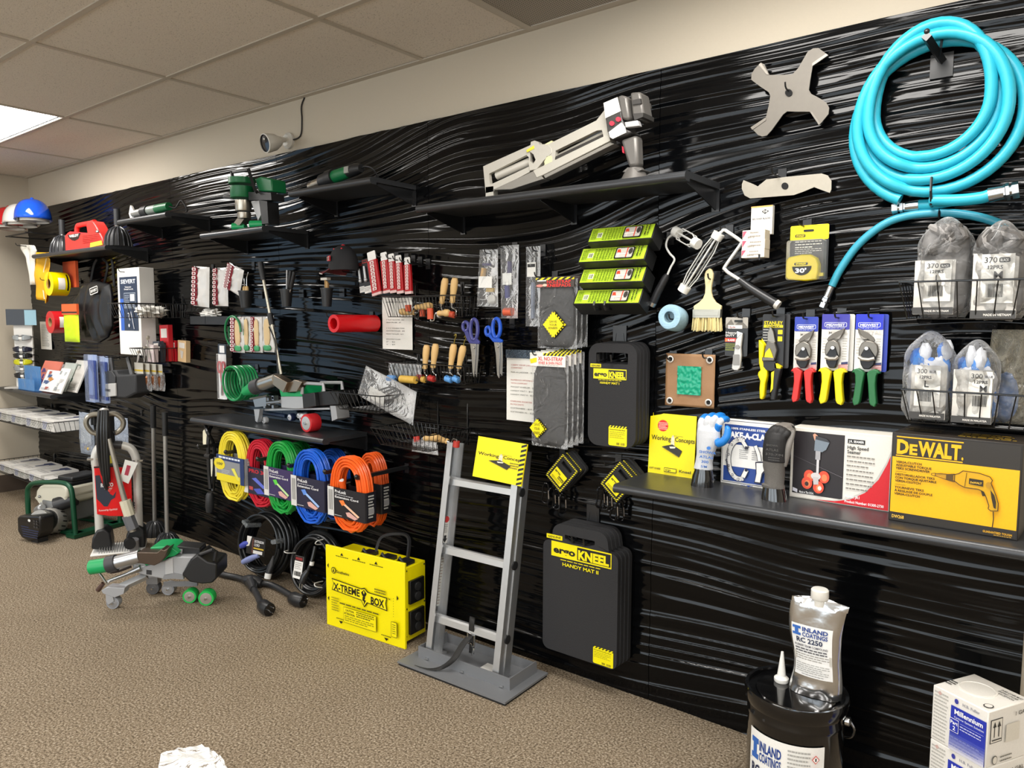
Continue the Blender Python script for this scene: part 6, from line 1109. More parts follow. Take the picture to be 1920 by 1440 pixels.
MB(mat('8d8d86', .5)).box(Q[3].x-.0, Q[3].y-.031, Q[3].z-.012, Q[3].x+.03, Q[3].y-.026, Q[3].z+.018).build('rating_plate', t); MB(DK).tube(spline([Q[5], Q[5]+V((.03, 0, .004)), Q[5]+V((.06, .02, -.01)), Q[5]+V((.062, .06, -.06))], 5), .004, 6).build('cable', t); MB(DK).sph((Q[1].x+.02, Q[1].y-.0, .012), (.02, .02, .012), 10, 6).build('stand_foot', t)
# ---- small heat welder on the far upper shelf
PB_ = PX(0, 340, 4.8); d = .25; b = V((W(275, 388, d).x, -d, ZS['B'])); t = thing('heat_welder', 'small grey and green heat welder with white flat nozzle on the far upper shelf', 'heat gun', tuple(b)); p3 = lambda pts, dd=d: PB_.p3(pts, b, dd); Q = [V((q[0], q[1], .034+(q[0]+.1)*.02)) for q in p3([(1200, 210), (1290, 220), (1340, 220), (1460, 215), (1520, 210)])]
MB(mat('e9e7e1', .4)).prism([(Q[0].x-.055, Q[0].z+.005), (Q[0].x-.03, Q[0].z+.058), (Q[0].x-.015, Q[0].z+.05), (Q[0].x+.01, Q[0].z+.02), (Q[0].x+.01, Q[0].z-.02), (Q[0].x-.035, Q[0].z-.028)], -.006, .006).build('flat_nozzle', t)
MB(mat('b3b4b2', .35, .8)).tube([Q[0], Q[1]], [.022, .026], 18).build('heater_tube', t); MB(DK).tube([Q[1], Q[2]], [.034, .034], 18).build('collar', t); MB(mat('9aa39a', .4, .3)).tube([Q[2], Q[2].lerp(Q[3], .6)], [.028, .027], 18).build('grip_body', t); MB(GRD).tube([Q[2].lerp(Q[3], .6), Q[3], Q[4]], [.027, .027, .024], 18).build('green_end', t)
MB(DK).tube(spline([Q[4], Q[4]+V((.04, .02, -.01)), Q[4]+V((.09, .03, .03)), Q[4]+V((.12, .05, -.025)), Q[4]+V((.05, .08, -.027))], 5), .005, 6).build('cable', t); MB(STEEL).tube([(Q[0].x+.02, 0, .03), (Q[0].x+.01, -.01, .004)], .004, 6).build('stand_foot', t)
# ---- grey auto-feed screw gun on the long upper shelf
PH = PX(900, 170, 5.81818); d = .21; b = V((W(1080, 330, d).x, -d, ZS['H'])); t = thing('screw_gun', 'grey auto-feed standing screw gun lying on the long upper shelf', 'screw gun', tuple(b)); p3 = lambda pts, dd=d: PH.p3(pts, b, dd); pp = lambda pts, dd=d: PH.pp(pts, dd, b); mlo = min(q[1] for q in pp([(75, 1120)])); 
lg = mat('c5c1b6', .45, .3); dg = mat('3c3a38', .45); mg = mat('6a6763', .4, .3)
def frame(outer, inner, y0, y1, nm, m):
    a, c = pp(outer), pp(inner); return MB(m).ring(a, c, y0, y1).build(nm, t)
dz = -mlo
t.location.z += max(0, dz)*1.0
frame([(48, 830), (78, 815), (560, 600), (560, 700), (555, 890), (150, 1105), (75, 1120), (60, 960)], [(112, 910), (130, 900), (520, 705), (545, 730), (550, 830), (145, 1020), (125, 1022), (115, 960)], -.008, .008, 'lower_frame', lg)
MB(lg).prism(pp([(520, 640), (600, 600), (660, 590), (760, 590), (800, 640), (800, 690), (720, 760), (640, 860), (560, 880), (545, 760), (600, 800), (625, 760), (600, 700)]), -.012, .012).prism(pp([(555, 600), (560, 560), (600, 545), (640, 560), (660, 600), (560, 640)]), -.004, .02).build('pivot_plate', t, bev=.001)
frame([(760, 590), (1285, 332), (1395, 190), (1450, 560), (1400, 590), (830, 800), (700, 850), (760, 720)], [(840, 660), (1290, 440), (1345, 435), (1355, 470), (1365, 530), (1330, 555), (900, 760), (830, 790)], -.01, .01, 'upper_frame', lg)
MB(mat('9a968c', .4, .4)).prism(pp([(820, 700), (1345, 435), (1352, 480), (830, 750)]), .004, .016).build('feed_rail', t); MB(dg).tube(p3([(830, 745), (1350, 500)], d), .010, 8).build('feed_spring', t)
MB(lg).prism(pp([(610, 880), (1440, 480), (1450, 560), (720, 930), (650, 960)]), -.02, .03).build('lower_track', t, bev=.002); MB(mat('8f8b83', .45, .3)).prism(pp([(160, 1090), (620, 880), (700, 940), (720, 970), (370, 1085)]), -.018, .03).prism(pp([(720, 930), (1450, 570), (1490, 590), (740, 965)]), -.018, .028).build('base_channel', t, bev=.002)
MB(mat('d2cec4', .4, .2)).tube(p3([(190, 930), (560, 770)], d-.02), .017, 14).build('drive_tube', t); MB(mat('e4e0ae', .5)).prism(pp([(695, 590), (780, 545), (790, 590), (740, 610), (700, 615)]), .0, .02).prism(pp([(720, 780), (750, 720), (800, 720), (805, 800), (730, 830)]), -.012, .0).build('yellow_guide', t)
MB(dg).prism(pp([(1395, 160), (1560, 85), (1600, 260), (1610, 340), (1640, 430), (1700, 470), (1660, 500), (1500, 555), (1465, 540), (1440, 470)]), -.035, .05).build('control_housing', t, bev=.006)
MB(mg).prism(pp([(1560, 85), (1600, 75), (1660, 90), (1690, 330), (1640, 350), (1605, 330)]), -.04, .05).prism(pp([(1680, 40), (1790, 32), (1830, 260), (1800, 330), (1740, 340), (1700, 270)]), -.03, .04).build('motor_housing', t, bev=.008); MB(dg).prism(pp([(1715, 130), (1800, 110), (1810, 165), (1720, 178)]), -.036, .045).prism(pp([(1720, 275), (1835, 265), (1830, 310), (1740, 345)]), -.036, .045).build('grip_ring', t)
MB(mg).prism(pp([(1560, 545), (1740, 490), (1755, 830), (1650, 855)]), -.022, .03).build('handle', t, bev=.012); MB(mat('b9b9b9', .4, .2)).prism(pp([(1640, 370), (1780, 350), (1800, 410), (1650, 430)]), -.042, -.02).build('clip', t, bev=.002)
MB(mg).prism(pp([(1590, 900), (1650, 850), (1750, 850), (1815, 870), (1760, 910), (1640, 915)]), -.03, .04).build('foot', t, bev=.004)
q_ = p3([(1600, 900), (1780, 900)], d); MB(mg).lathe([(0, 0), (.055, 0), (.05, .008), (.03, q_[0][2]+.012), (0, q_[0][2]+.012)], 18, ((q_[0][0]+q_[1][0])/2, 0, 0), caps=False).build('base_disc', t)
q_ = p3([(75, 1110), (160, 1090)], d); MB(lg).box(q_[0][0], -.008, 0, q_[1][0], .02, q_[0][2]+.02).build('rest_foot', t)
MB(mat('d0354a', .35)).prism(pp(circ(1498, 382, 26)), -.04, -.034).build('red_button', t); MB(mat('d0354a', .35)).prism(pp(circ(1568, 338, 26)), -.04, -.034).build('red_button', t); MB(mat('c8203a', .4)).prism(pp([(1562, 610), (1585, 620), (1588, 690), (1568, 680)]), -.01, .02).build('trigger', t)
MB(mat('dddbd6', .4)).prism(pp([(1405, 160), (1555, 97), (1592, 248), (1425, 325)]), -.037, -.035).prism(pp([(1460, 475), (1600, 370), (1640, 420), (1650, 480), (1505, 548), (1475, 530)]), -.037, -.035).build('printed_plate', t); MB(mat('e8dc3a', .4)).prism(pp([(528, 655), (610, 605), (612, 640), (535, 680)]), -.014, -.012).build('warning_label', t)
# ---- camera on the wall
q = W(540, 264, .0); t = thing('security_camera', 'white bullet security camera on the pale wall', 'camera', (q.x, .012, q.z)); wm = mat('d9d7d0', .4)
MB(wm).lathe([(0, 0), (.045, 0), (.045, .015), (.03, .03), (0, .032)], 24, (0, 0, 0), (0, -1, 0), caps=False).build('wall_base', t); c0 = W(512, 267, .16)-V((q.x, .012, q.z)); dr = V((-.08, -.95, -.25)).normalized()
MB(wm).tube([(0, -.03, 0), (-.0, -.07, .0), tuple(c0-dr*.05)], .014, 10).build('arm', t); MB(wm).lathe([(0, -.05), (.022, -.045), (.043, -.01), (.05, .03), (.05, .05), (.045, .052)], 24, c0, dr, caps=False).build('housing', t); MB(mat('0f1018', .15)).lathe([(.046, .046), (.0, .05)], 24, c0, dr, caps=False).build('lens_face', t)
u_ = dr.orthogonal().normalized()
for s in (.4, -.3): MB(WHITE).sph(tuple(c0+dr*.05+V((0, 0, .02))+V((.62, -.72, 0))*.014*s*2), .006, 8, 6).build('led', t.children[-1])
MB(DK).tube(spline([W(571, 183, -.008)-V((q.x, .012, q.z)), W(565, 200, -.006)-V((q.x, .012, q.z)), W(566, 225, -.006)-V((q.x, .012, q.z)), W(563, 255, -.006)-V((q.x, .012, q.z)), (.02, -.01, 0)], 5), .004, 6).build('cable', t)
# ================================================================ things on the carpet
# ---- ladder on its grey base, booklet on the top rung
FLm, FRm, BRm = F(745, 1242, .012), F(947, 1320, .012), F(1022, 1262, .012)
e = FRm-FLm; rzL = math.atan2(e.y, e.x); o = V((FLm.x, FLm.y, 0)); wL = e.length; dL_ = (BRm-FRm).length
t = thing('ladder_tray', 'grey steel ladder levelling tray with rubber underside on the carpet', 'ladder base', tuple(o), None, rzL)
gp = mat('77797c', .5, .2, bump=.2, bs=500)
MB(mat('151515', .7)).box(.004, .004, 0, wL-.004, dL_-.004, .010).build('rubber_pad', t); MB(gp).box(0, 0, .010, wL, dL_, .018).build('plate', t)
MB(gp).box(.045, .085, .018, wL-.04, .09, .068).box(wL-.045, .09, .018, wL-.04, dL_-.03, .068).box(.045, .09, .018, .05, dL_-.03, .068).box(.045, dL_-.03, .018, wL-.04, dL_-.026, .06).build('tray_rim', t)
MB(WHITE).box(.33, .12, .0185, .45, .22, .0195).build('label', t)
for k in range(5): MB(mat('d7ce3a', .4)).box(.335+.02*k, .125, .0197, .345+.02*k, .135, .02).build('hazard_patch', t.children[-1])
for x in (.09, .29, .5): MB(CHROME).box(x, .079, .022, x+.018, .085, .03).build('bolt', t)
cR, sR = math.cos(rzL), math.sin(rzL); wp_ = lambda x, y, z=0: V((o.x+x*cR-y*sR, o.y+x*sR+y*cR, z))
lf = wp_(.075, .10, .02); LW = .405; LEN = .955; lean = .165
t = thing('ladder', 'short silver aluminium ladder section leaning on the wave wall', 'ladder', tuple(lf), None, rzL, -lean)
def rail(x0, s):      # C channel, open side inward
    f, dpt = .032, .072; a, b = (x0, x0+.005) if s > 0 else (x0-.005, x0); c, d_ = (x0, x0+f) if s > 0 else (x0-f, x0)
    return MB(ALU).box(a, 0, 0, b, dpt, LEN).box(c, -.005, 0, d_, 0, LEN).box(c, dpt, 0, d_, dpt+.005, LEN).box(a-(.004 if s > 0 else 0), dpt*.4, 0, b+(0 if s > 0 else .004), dpt*.6, LEN)
rail(0, 1).build('side_rail', t); rail(LW, -1).build('side_rail', t)
for z in (.175, .48, .785):
    sec = [(0, -.018), (.03, -.018), (.033, -.01), (.03, .004), (.018, .018), (.006, .016), (0, .008)]; n = len(sec)
    MB(mat('cfd1d2', .35, .8, bump=.1, bs=200, stretch=(.02, 1, 1))).add([(x, .015+p[0], z+p[1]) for x in (.002, LW-.002) for p in sec], [tuple(range(n))[::-1], tuple(range(n, 2*n))]+[(i, (i+1) % n, n+(i+1) % n, n+i) for i in range(n)]).build('rung', t)
    MB(DK).lathe([(0, 0), (.019, 0), (.019, .006), (0, .007)], 14, (LW, .03, z), (1, 0, 0), caps=False).build('rung_plug', t); MB(ALU).lathe([(.024, 0), (.024, .006), (.018, .008)], 14, (.005, .03, z), (1, 0, 0)).build('rung_collar', t)
MB(mat('d8d8d4', .4)).box(.0055, .02, .50, .0065, .058, .62).build('warning_label', t); A = Art((.0066, .02, .62), (0, .038, 0), (0, 0, -.12)); A.ell(.5, .1, .45, .12, 'c03030').lines(.12, .28, .7, 5, .07, '8d8d8d').poly([(.3, .7), (.7, .7), (.7, .82), (.9, .82), (.5, .97), (.1, .82), (.3, .82)], '1a1a1a'); A.build(t.children[-1])
MB(mat('bfc3c0', .4)).box(.0055, .018, .22, .0065, .05, .44).build('spec_label', t); A = Art((.0066, .018, .44), (0, .032, 0), (0, 0, -.22)); A.lines(.1, .03, .8, 16, .06, '9a8a80'); A.build(t.children[-1])
for x in (.0, LW-.05): MB(mat('b9bbbd', .4, .7)).box(x, -.012, -.004, x+.05, .085, .02).build('foot_bracket', t)
s_ = thing('strap', 'black webbing strap looped over the bottom rung with its tail on the base', 'strap', tuple(wp_(.24, .1, .0))); bm = mat('1c1b1a', .7, bump=.4, bs=400)
inv = lambda q: tuple(V(q)-V(s_.location))
def ribbon(mb, pts, w): 
    P = spline(pts, 5); vs = []
    for p in P: vs += [(p.x-w/2*cR, p.y-w/2*sR, p.z), (p.x+w/2*cR, p.y+w/2*sR, p.z)]
    return mb.add(vs, [(2*i, 2*i+1, 2*i+3, 2*i+2) for i in range(len(P)-1)])
rg = W(884, 1166, .26); 
ribbon(MB(bm), [inv(W(884, 1195, .265)), inv(W(884, 1178, .275)), inv(W(885, 1163, .272)), inv(W(886, 1158, .25)), inv(W(886, 1180, .225)), inv(W(884, 1225, .23))], .028).build('loop', s_, solid=.002)
ribbon(MB(bm), [inv(W(884, 1190, .27)), inv(W(868, 1208, .31)), inv(W(850, 1236, .365)), inv(F(828, 1252, .035)), inv(F(806, 1255, .024)), inv(F(782, 1249, .024))], .03).build('tail', s_, solid=.002)
MB(CHROME).tube([inv(W(x, y, .28)) for x, y in ((877, 1186), (890, 1192), (889, 1212), (878, 1206))], .004, 6, closed=True).build('buckle', s_); MB(CHROME).tube(spline([inv(W(882, 1205, .27)), inv(W(888, 1215, .26)), inv(W(885, 1228, .25))], 4), .005, 6).build('snap_hook', s_)
a, b_ = W(720+442/2.6667, 800+247/2.6667, .2), W(720+688/2.6667, 800+288/2.6667, .2); e2 = b_-a
t = thing('booklet', 'yellow booklet with hazard stripe propped on the top rung of the ladder', 'booklet', tuple(a), None, math.atan2(e2.y, e2.x), -.2, .03); booklet(t, e2.length, .175, burst=False, haz=True)
# ---- yellow power box
o = F(613, 1170); e = F(760, 1218)-o; rzX = math.atan2(e.y, e.x); wX = e.length; hX = .405
t = thing('power_box', 'bright yellow portable power distribution box standing by the wave wall', 'power box', (o.x, o.y, 0), None, rzX); yl = mat('f4e400', .35)
MB(yl).box(0, 0, 0, wX, .012, hX).build('front_plate', t, bev=.002); MB(yl).box(.03, .012, .025, wX-.012, .16, hX-.03).build('housing', t, bev=.003)
A = Art((0, 0, hX), (wX, 0, 0), (0, 0, -hX)); k_ = '16150c'
for u in (.22, .44, .66): A.poly([(u-.02, .055+.035), (u+.02, .055+.035), (u, .055)], k_).lines(u-.08, .10, .17, 1, .02, '5a560f', h=.5)
for v in (.25, .66): A.poly([(.025, v), (.042, v-.03), (.042, v+.03)], k_)
for v in (.42,): A.poly([(.91, v-.03), (.93, v), (.91, v+.03)], k_)
for u, v in ((.2, .90), (.78, .93)): A.poly([(u-.025, v), (u+.025, v), (u, v+.035)], k_).lines(u-.06, v-.03, .12, 1, .02, '5a560f', h=.5)
A.ell(.115, .29, .03, .04, '3a370c').ell(.115, .29, .022, .03, 'f4e400').poly([(.1, .31), (.115, .26), (.13, .31)], '3a370c').text('Southwire', .155, .31, .035, '3a370c', .165)
A.poly([(.09, .39), (.115, .455), (.09, .535), (.475, .565), (.515, .64), (.555, .575), (.80, .605), (.785, .52), (.80, .445), (.565, .44), (.52, .40), (.475, .42)], k_).poly([(.10, .402), (.123, .455), (.102, .525), (.48, .555), (.515, .62), (.55, .565), (.79, .592), (.777, .52), (.79, .456), (.56, .45), (.52, .415), (.48, .43)], 'f4e400')
A.text('X-TREME', .115, .525, .085, k_, .345, .03).text('BOX', .60, .57, .085, k_, .165, .035).poly([(.515, .425), (.55, .465), (.535, .50), (.515, .515), (.495, .50), (.48, .465)], k_).poly([(.50, .51), (.535, .51), (.52, .545), (.54, .55), (.51, .61), (.515, .565), (.495, .56)], k_).poly([(.505, .455), (.515, .435), (.525, .455), (.515, .48)], 'f4e400').text('TM', .815, .46, .02, k_, .025)
A.lines(.65, .37, .14, 2, .03, '6a6610', h=.5).lines(.09, .62, .1, 6, .03, '8d8812', h=.4).lines(.2, .66, .5, 1, .03, '5a560f', h=.5, rag=.0).rect(.25, .70, .67, .89, k_).rect(.253, .704, .667, .886, 'f4e400').text('CAUTION:', .28, .745, .025, k_, .11, .02).text('ATTENTION:', .26, .785, .025, k_, .14, .02).lines(.42, .715, .23, 3, .025, '6a6610', h=.5).lines(.27, .80, .38, 3, .025, '8d8812', h=.4).rr(.855, .70, .925, .88, k_, .1).rr(.859, .705, .921, .875, 'f4e400', .1).lines(.87, .73, .04, 5, .025, '6a6610').lines(.885, .42, .006, 8, .03, '6a6610'); A.build(t)
for z0, z1 in ((.20, .31), (.055, .165)):
    MB(mat('141414', .35)).box(wX-.012, .035, z0, wX+.004, .135, z1).build('outlet_cover', t, bev=.003)
    q = t.children[-1]
    for dz in (.03, .075): MB(mat('2b2b2b', .3)).lathe([(0, 0), (.02, 0), (.02, .006), (0, .008)], 14, (wX+.004, .085, z0+dz), (1, 0, 0), caps=False).build('outlet', q)
for y, z in ((.025, .36), (.15, .36), (.025, .18), (.15, .18), (.02, .05)): MB(DK).lathe([(0, 0), (.004, 0), (.004, .003), (0, .004)], 8, (wX-.012, y, z), (1, 0, 0), caps=False).build('screw', t)
for x in (.24, .36, .47): MB(DK).box(x-.04, .03, hX-.03, x+.02, .1, hX-.012).tube([(x-.03, .04, hX-.015), (x-.01, .03, hX+.01), (x+.012, .03, hX-.012)], .006, 6).build('cable_clamp', t)
MB(mat('18181a', .5)).tube(spline([(.25, .09, hX-.02), (.26, .12, hX+.05), (.33, .16, hX+.07), (.40, .16, hX+.06), (.42, .13, hX-.03)], 5), .009, 4).build('carry_strap', t); MB(mat('18181a', .5)).box(.06, .16, 0, .11, .24, .02).box(wX-.13, .16, 0, wX-.06, .24, .02).build('rear_foot', t)
# ---- black cable coils and Y lead
def bigcoil(label, px, R, n, r, seed, dc, rx, rz_):
    q = W(px[0], px[1], dc); t = thing('cable_coil', label, 'cable coil', (q.x, -dc, 0), 'black cable coils on the floor', rz_, rx); c = coil(R, r, n, (0, .05, R*1.12+r), seed=seed, jit=.12, k=36, depth=.0075); mz = min(p[2] for p in c)-r
    c = [(p[0], p[1], p[2]-mz+.0) for p in c]; MB(mat('1a1b1c', .28)).tube(c, r, 8).build('cable', t); return t, R*1.12+r-mz
C_ = PX(430, 960, 7.2)
t, zc = bigcoil('black cable coil with blue plugs leaning on the wave wall', (497, 1025), .168, 17, .0085, 4, .14, -.16, .15)
bl = mat('4a55b8', .25); 
MB(bl).tube([(-.13, -.085, zc-.03), (-.10, -.09, zc-.015), (-.065, -.09, zc+.0)], [.017, .019, .013], 12).build('blue_plug', t); MB(mat('8f9bd0', .2)).tube([(-.09, -.1, zc-.115), (-.05, -.1, zc-.095), (-.01, -.1, zc-.075), (.03, -.1, zc-.06)], [.015, .019, .017, .011], 12).build('blue_socket', t)
MB(CHROME).box(-.145, -.088, zc-.045, -.128, -.082, zc-.04).build('prong', t.children[0])
b_ = face_art(-.075, zc-.06, .075, zc+.04, -.1); MB(mat('1c1a1a', .4)).box(-.075, -.1, zc-.06, .075, -.098, zc+.04).build('label_card', t); b_.poly([(0, 0), (.25, 0), (.15, .55), (0, .6)], 'e9e7e3').rect(.3, .1, .38, .9, '5f3a34').text('EXTENSION', .42, .3, .14, 'eeeeee', .5, .02).text('CORD', .42, .5, .14, 'eeeeee', .3, .02).rect(.4, .58, .95, .66, 'd9b83a').rect(.4, .74, .9, .92, 'e6e4e0'); b_.build(t.children[-1])
for a, (w1, h1) in ((2.35, (.05, .03)), (.25, (.055, .04))): q = (.15*math.cos(a), -.06, zc+.15*math.sin(a)); MB(film('cfd6da', .2, .12)).tube([(q[0]*.86, .0, zc+(q[2]-zc)*.86), (q[0]*.9, -.10, zc+(q[2]-zc)*.9), (q[0]*1.06, -.105, zc+(q[2]-zc)*1.06), (q[0]*1.12, -.02, zc+(q[2]-zc)*1.12)], .014, 8).build('clear_wrap', t)
MB(DK).tube([(.12, -.07, zc-.05), (.125, -.085, zc-.10), (.115, -.095, zc-.15)], [.008, .02, .019], 14).build('black_connector', t); MB(WHITE).tube([(.116, -.094, zc-.145), (.114, -.097, zc-.175)], [.0195, .0185], 14).build('white_ring', t.children[-1])
t, zc = bigcoil('second black cable coil with white ties beside the yellow power box', (586, 1062), .15, 14, .0095, 9, .14, -.2, .1)
for a in (2.9, 1.0, -.7): q = (.15*math.cos(a), -.06, zc+.15*math.sin(a)); MB(WHITE).tube(spline([(q[0]*.86, -.04, zc+(q[2]-zc)*.86), (q[0]*.9, -.10, zc+(q[2]-zc)*.9), (q[0]*1.04, -.108, zc+(q[2]-zc)*1.04), (q[0]*1.12, -.07, zc+(q[2]-zc)*1.12)], 4), .003, 6).build('twist_tie', t)
MB(WHITE).box(-.075, -.095, zc-.09, -.01, -.093, zc+.03).build('label_card', t); A = face_art(-.075, zc-.09, -.01, zc+.03, -.095); A.rect(0, 0, 1, .22, '1c1a1a').rect(.1, .06, .9, .17, '8d2a2a').lines(.1, .3, .8, 4, .08, '9a9a98').bars(.12, .68, .76, .2); A.build(t.children[-1])
MB(mat('1a1b1c', .3)).tube(spline([(.06, -.09, zc+.10), (.06, -.1, zc+.03), (.045, -.105, zc-.03)], 4), .0095, 8).build('cable_end', t); MB(WHITE).tube([(.062, -.1, zc+.02), (.06, -.1, zc+.0)], .0125, 10).build('white_band', t.children[-1]); MB(mat('222325', .25)).tube([(.045, -.105, zc-.03), (.03, -.11, zc-.06), (.02, -.112, zc-.10)], [.012, .02, .019], 14).build('clear_plug', t); MB(CHROME).box(.005, -.116, zc-.13, .011, -.11, zc-.10).box(.022, -.116, zc-.13, .028, -.11, zc-.10).build('prong', t.children[-1])
P_ = lambda x, y, z=.02: F(430+x/7.2, 960+y/7.2, z); o = P_(300, 960, 0); t = thing('splitter_cable', 'heavy black Y-shaped splitter cable lying on the carpet', 'cable', (o.x, o.y, 0)); L_ = lambda q: tuple(q-V((o.x, o.y, 0)))
m = mat('28292b', .4)
MB(m).tube(spline([L_(F(402, 1072, .02)), L_(P_(-60, 850)), L_(P_(90, 880)), L_(P_(230, 920, .025))], 6), .017, 12).build('cable', t); MB(m).tube(spline([L_(P_(420, 955, .025)), L_(P_(560, 985)), L_(P_(700, 1050)), L_(P_(850, 1140, .025))], 6), .017, 12).build('cable_branch', t); MB(m).tube(spline([L_(P_(320, 1020, .025)), L_(P_(370, 1110)), L_(P_(410, 1200)), L_(P_(440, 1260, .025))], 6), .017, 12).build('cable_branch', t)
MB(m).tube([L_(P_(200, 905, .028)), L_(P_(270, 925, .03)), L_(P_(370, 950, .03)), L_(P_(440, 965, .027))], [.02, .034, .034, .022], 14).tube([L_(P_(300, 950, .03)), L_(P_(330, 1040, .026))], [.034, .02], 14).build('junction', t)
for a, b_, c_ in ((P_(440, 1250, .03), P_(500, 1300, .034), P_(545, 1320, .034)), (P_(840, 1150, .03), P_(920, 1190, .034), P_(1000, 1205, .034))):
    MB(mat('202123', .4)).tube([L_(a), L_(a.lerp(b_, .3)), L_(b_), L_(c_)], [.022, .034, .035, .033], 18).build('plug_body', t); q = t.children[-1]; dr = (c_-b_).normalized(); MB(mat('101012', .25)).lathe([(.031, 0), (.031, .004), (0, .005)], 18, L_(c_), dr, caps=False).build('plug_face', q)
    un = dr.orthogonal().normalized(); vn = dr.cross(un)
    for i in range(3): p = c_+(un*math.cos(2.1*i)+vn*math.sin(2.1*i))*.015; MB(CHROME).cyl(L_(p), L_(p+dr*.02), .003, None, 6).build('prong', q)
# ---- pail, foil pouch and nozzle
c = F(1493, 1291, .372); r = .146; t = thing('pail', 'black steel pail with white label standing at the foot of the wave wall', 'pail', (c.x, c.y, 0)); bk = mat('0e0e0f', .12, .3, coat=.6)
MB(bk).lathe([(0, .004), (r*.93, .004), (r*.96, .01), (r*.97, .29), (r*.985, .295), (r*.985, .305), (r*.97, .31), (r*.97, .34)], 48, caps=False).build('body', t)
MB(bk).lathe([(r*1.0, .33), (r*1.03, .34), (r*1.05, .365), (r*1.03, .376), (r*.97, .374), (r*.955, .362), (r*.82, .36), (r*.8, .364), (0, .364)], 48, caps=False).build('lid', t)
va = math.atan2(EYEP.y-c.y, EYEP.x-c.x)
def wrap(a0, a1, z0, z1, rr_, col): 
    return MB(mat(col, .35)).add([(rr_*math.cos(a0+(a1-a0)*i/20), rr_*math.sin(a0+(a1-a0)*i/20), z) for z in (z0, z1) for i in range(21)], [(i, i+1, 22+i, 21+i) for i in range(20)])
L0, L1 = va-1.05, va+.62
wrap(L0, L1, .02, .265, r*.985, 'e9e8e3').build('label', t); lab = t.children[-1]
def cyl_art(A2, L0, L1, z0, z1, rr_, parent):     # flat art bent round the pail
    mb = A2.mb; W_ = A2.W
    mb.v = [(lambda a, k: ((rr_+k)*math.cos(a), (rr_+k)*math.sin(a), z0+(z1-z0)*(p[2])))(L0+(L1-L0)*p[0], -p[1]) for p in mb.v]; return mb.build('printed_label', parent)
A = Art((0, 0, 1), (1, 0, 0), (0, 0, -1))
A.poly([(.045, .10), (.17, .10), (.17, .17), (.14, .17), (.14, .30), (.17, .30), (.17, .37), (.045, .37), (.045, .30), (.075, .30), (.075, .17), (.045, .17)], '2f62b0').text('INLAND', .185, .225, .12, '1f3f86', .3, .035).text('COATINGS', .185, .36, .11, '1f3f86', .3, .03).rect(.03, .385, .52, .39, '3a3a3a').text('RC 2000', .06, .56, .13, '1f2a4a', .4, .03).poly([(.02, .60), (.52, .66), (.52, .84), (.02, .78)], '141414').text('PREMIUM RUBBER', .07, .70, .05, 'f0f0f0', .4, .02, rot=-.0).text('ROOF COATING', .12, .78, .035, 'f0f0f0', .3, .02).lines(.05, .86, .42, 3, .04, 'a9a9a6').lines(.56, .06, .26, 16, .05, 'a5a5a2', h=.4, rag=.1).rect(.58, .5, .8, .505, '888888')
for i in range(3): v = .14+.15*i; A.poly([(.88, v-.055), (.925, v), (.88, v+.055), (.835, v)], 'd2463c').poly([(.88, v-.042), (.915, v), (.88, v+.042), (.845, v)], 'f4f2ee').rect(.872, v-.02, .888, v+.02, '222222')
cyl_art(A, L0, L1, .02, .265, r*.985, lab)
ha = math.atan2(-.0, 1)+.05; hx, hy = r*1.04*math.cos(ha), r*1.04*math.sin(ha)
MB(CHROME).lathe([(0, 0), (.014, .0), (.014, .012), (.008, .016), (0, .017)], 14, (hx-.008, hy, .315), (math.cos(ha), math.sin(ha), 0), caps=False).build('ear', t); MB(CHROME).tube(spline([(hx+.008, hy, .315), (hx+.014, hy+.02, .28), (hx-.02, hy+.08, .22), (.02, r+.01, .19), (-.05, r+.008, .18)], 5), .0035, 6).build('bail_handle', t)
b_ = F(1527, 1300, .365); zt = W(1535, 1118, -b_.y).z; hP = zt-.365; wP = (W(1575, 1200, -b_.y).x-W(1487, 1200, -b_.y).x)*1.12
t = thing('foil_pouch', 'silver foil pouch with white cap standing on the black pail', 'pouch', (b_.x, b_.y, .3655), None, .05); foil = mat('c9cacb', .16, .95, bump=.35, bs=30)
def pf(sg):
    def g(u, v):
        wv = (1-.10*math.sin(PI*min(1, v*1.5))**2+.12*max(0, v-.62)*2.2*(1 if u > .5 else .55)); e_ = max(0, 1-abs(2*u-1)**2.2)**.5*(max(0, 1-v)**.55); q = NZ.noise(V((u*4, v*7, 3+sg)))
        return ((u-.5)*wP*wv+.006*math.sin(v*7), sg*(.036*e_+.007*q*e_)+.004*q*(v > .1), hP*v*(1-.05*abs(2*u-1)*(v > .9)))
    return g
mb = MB(foil).grid(pf(-1), 22, 30); k0 = len(mb.f); mb.grid(pf(1), 22, 30); mb.f[k0:] = [q[::-1] for q in mb.f[k0:]]; mb.build('pouch_body', t)
sx = .004; MB(mat('e6e4dc', .4)).lathe([(.016, hP-.03), (.016, hP-.008), (.023, hP-.008), (.026, hP-.002), (.0255, hP+.02), (.022, hP+.024), (0, hP+.025)], 24, (sx, 0, 0), caps=False).build('screw_cap', t)
f2 = pf(-1); lb = MB(mat('e4e4e2', .35)).grid(lambda u, v: (lambda p: (p[0], p[1]-.0015, p[2]))(f2(.07+.78*u, .2+.50*v)), 14, 16); lb.build('label', t)
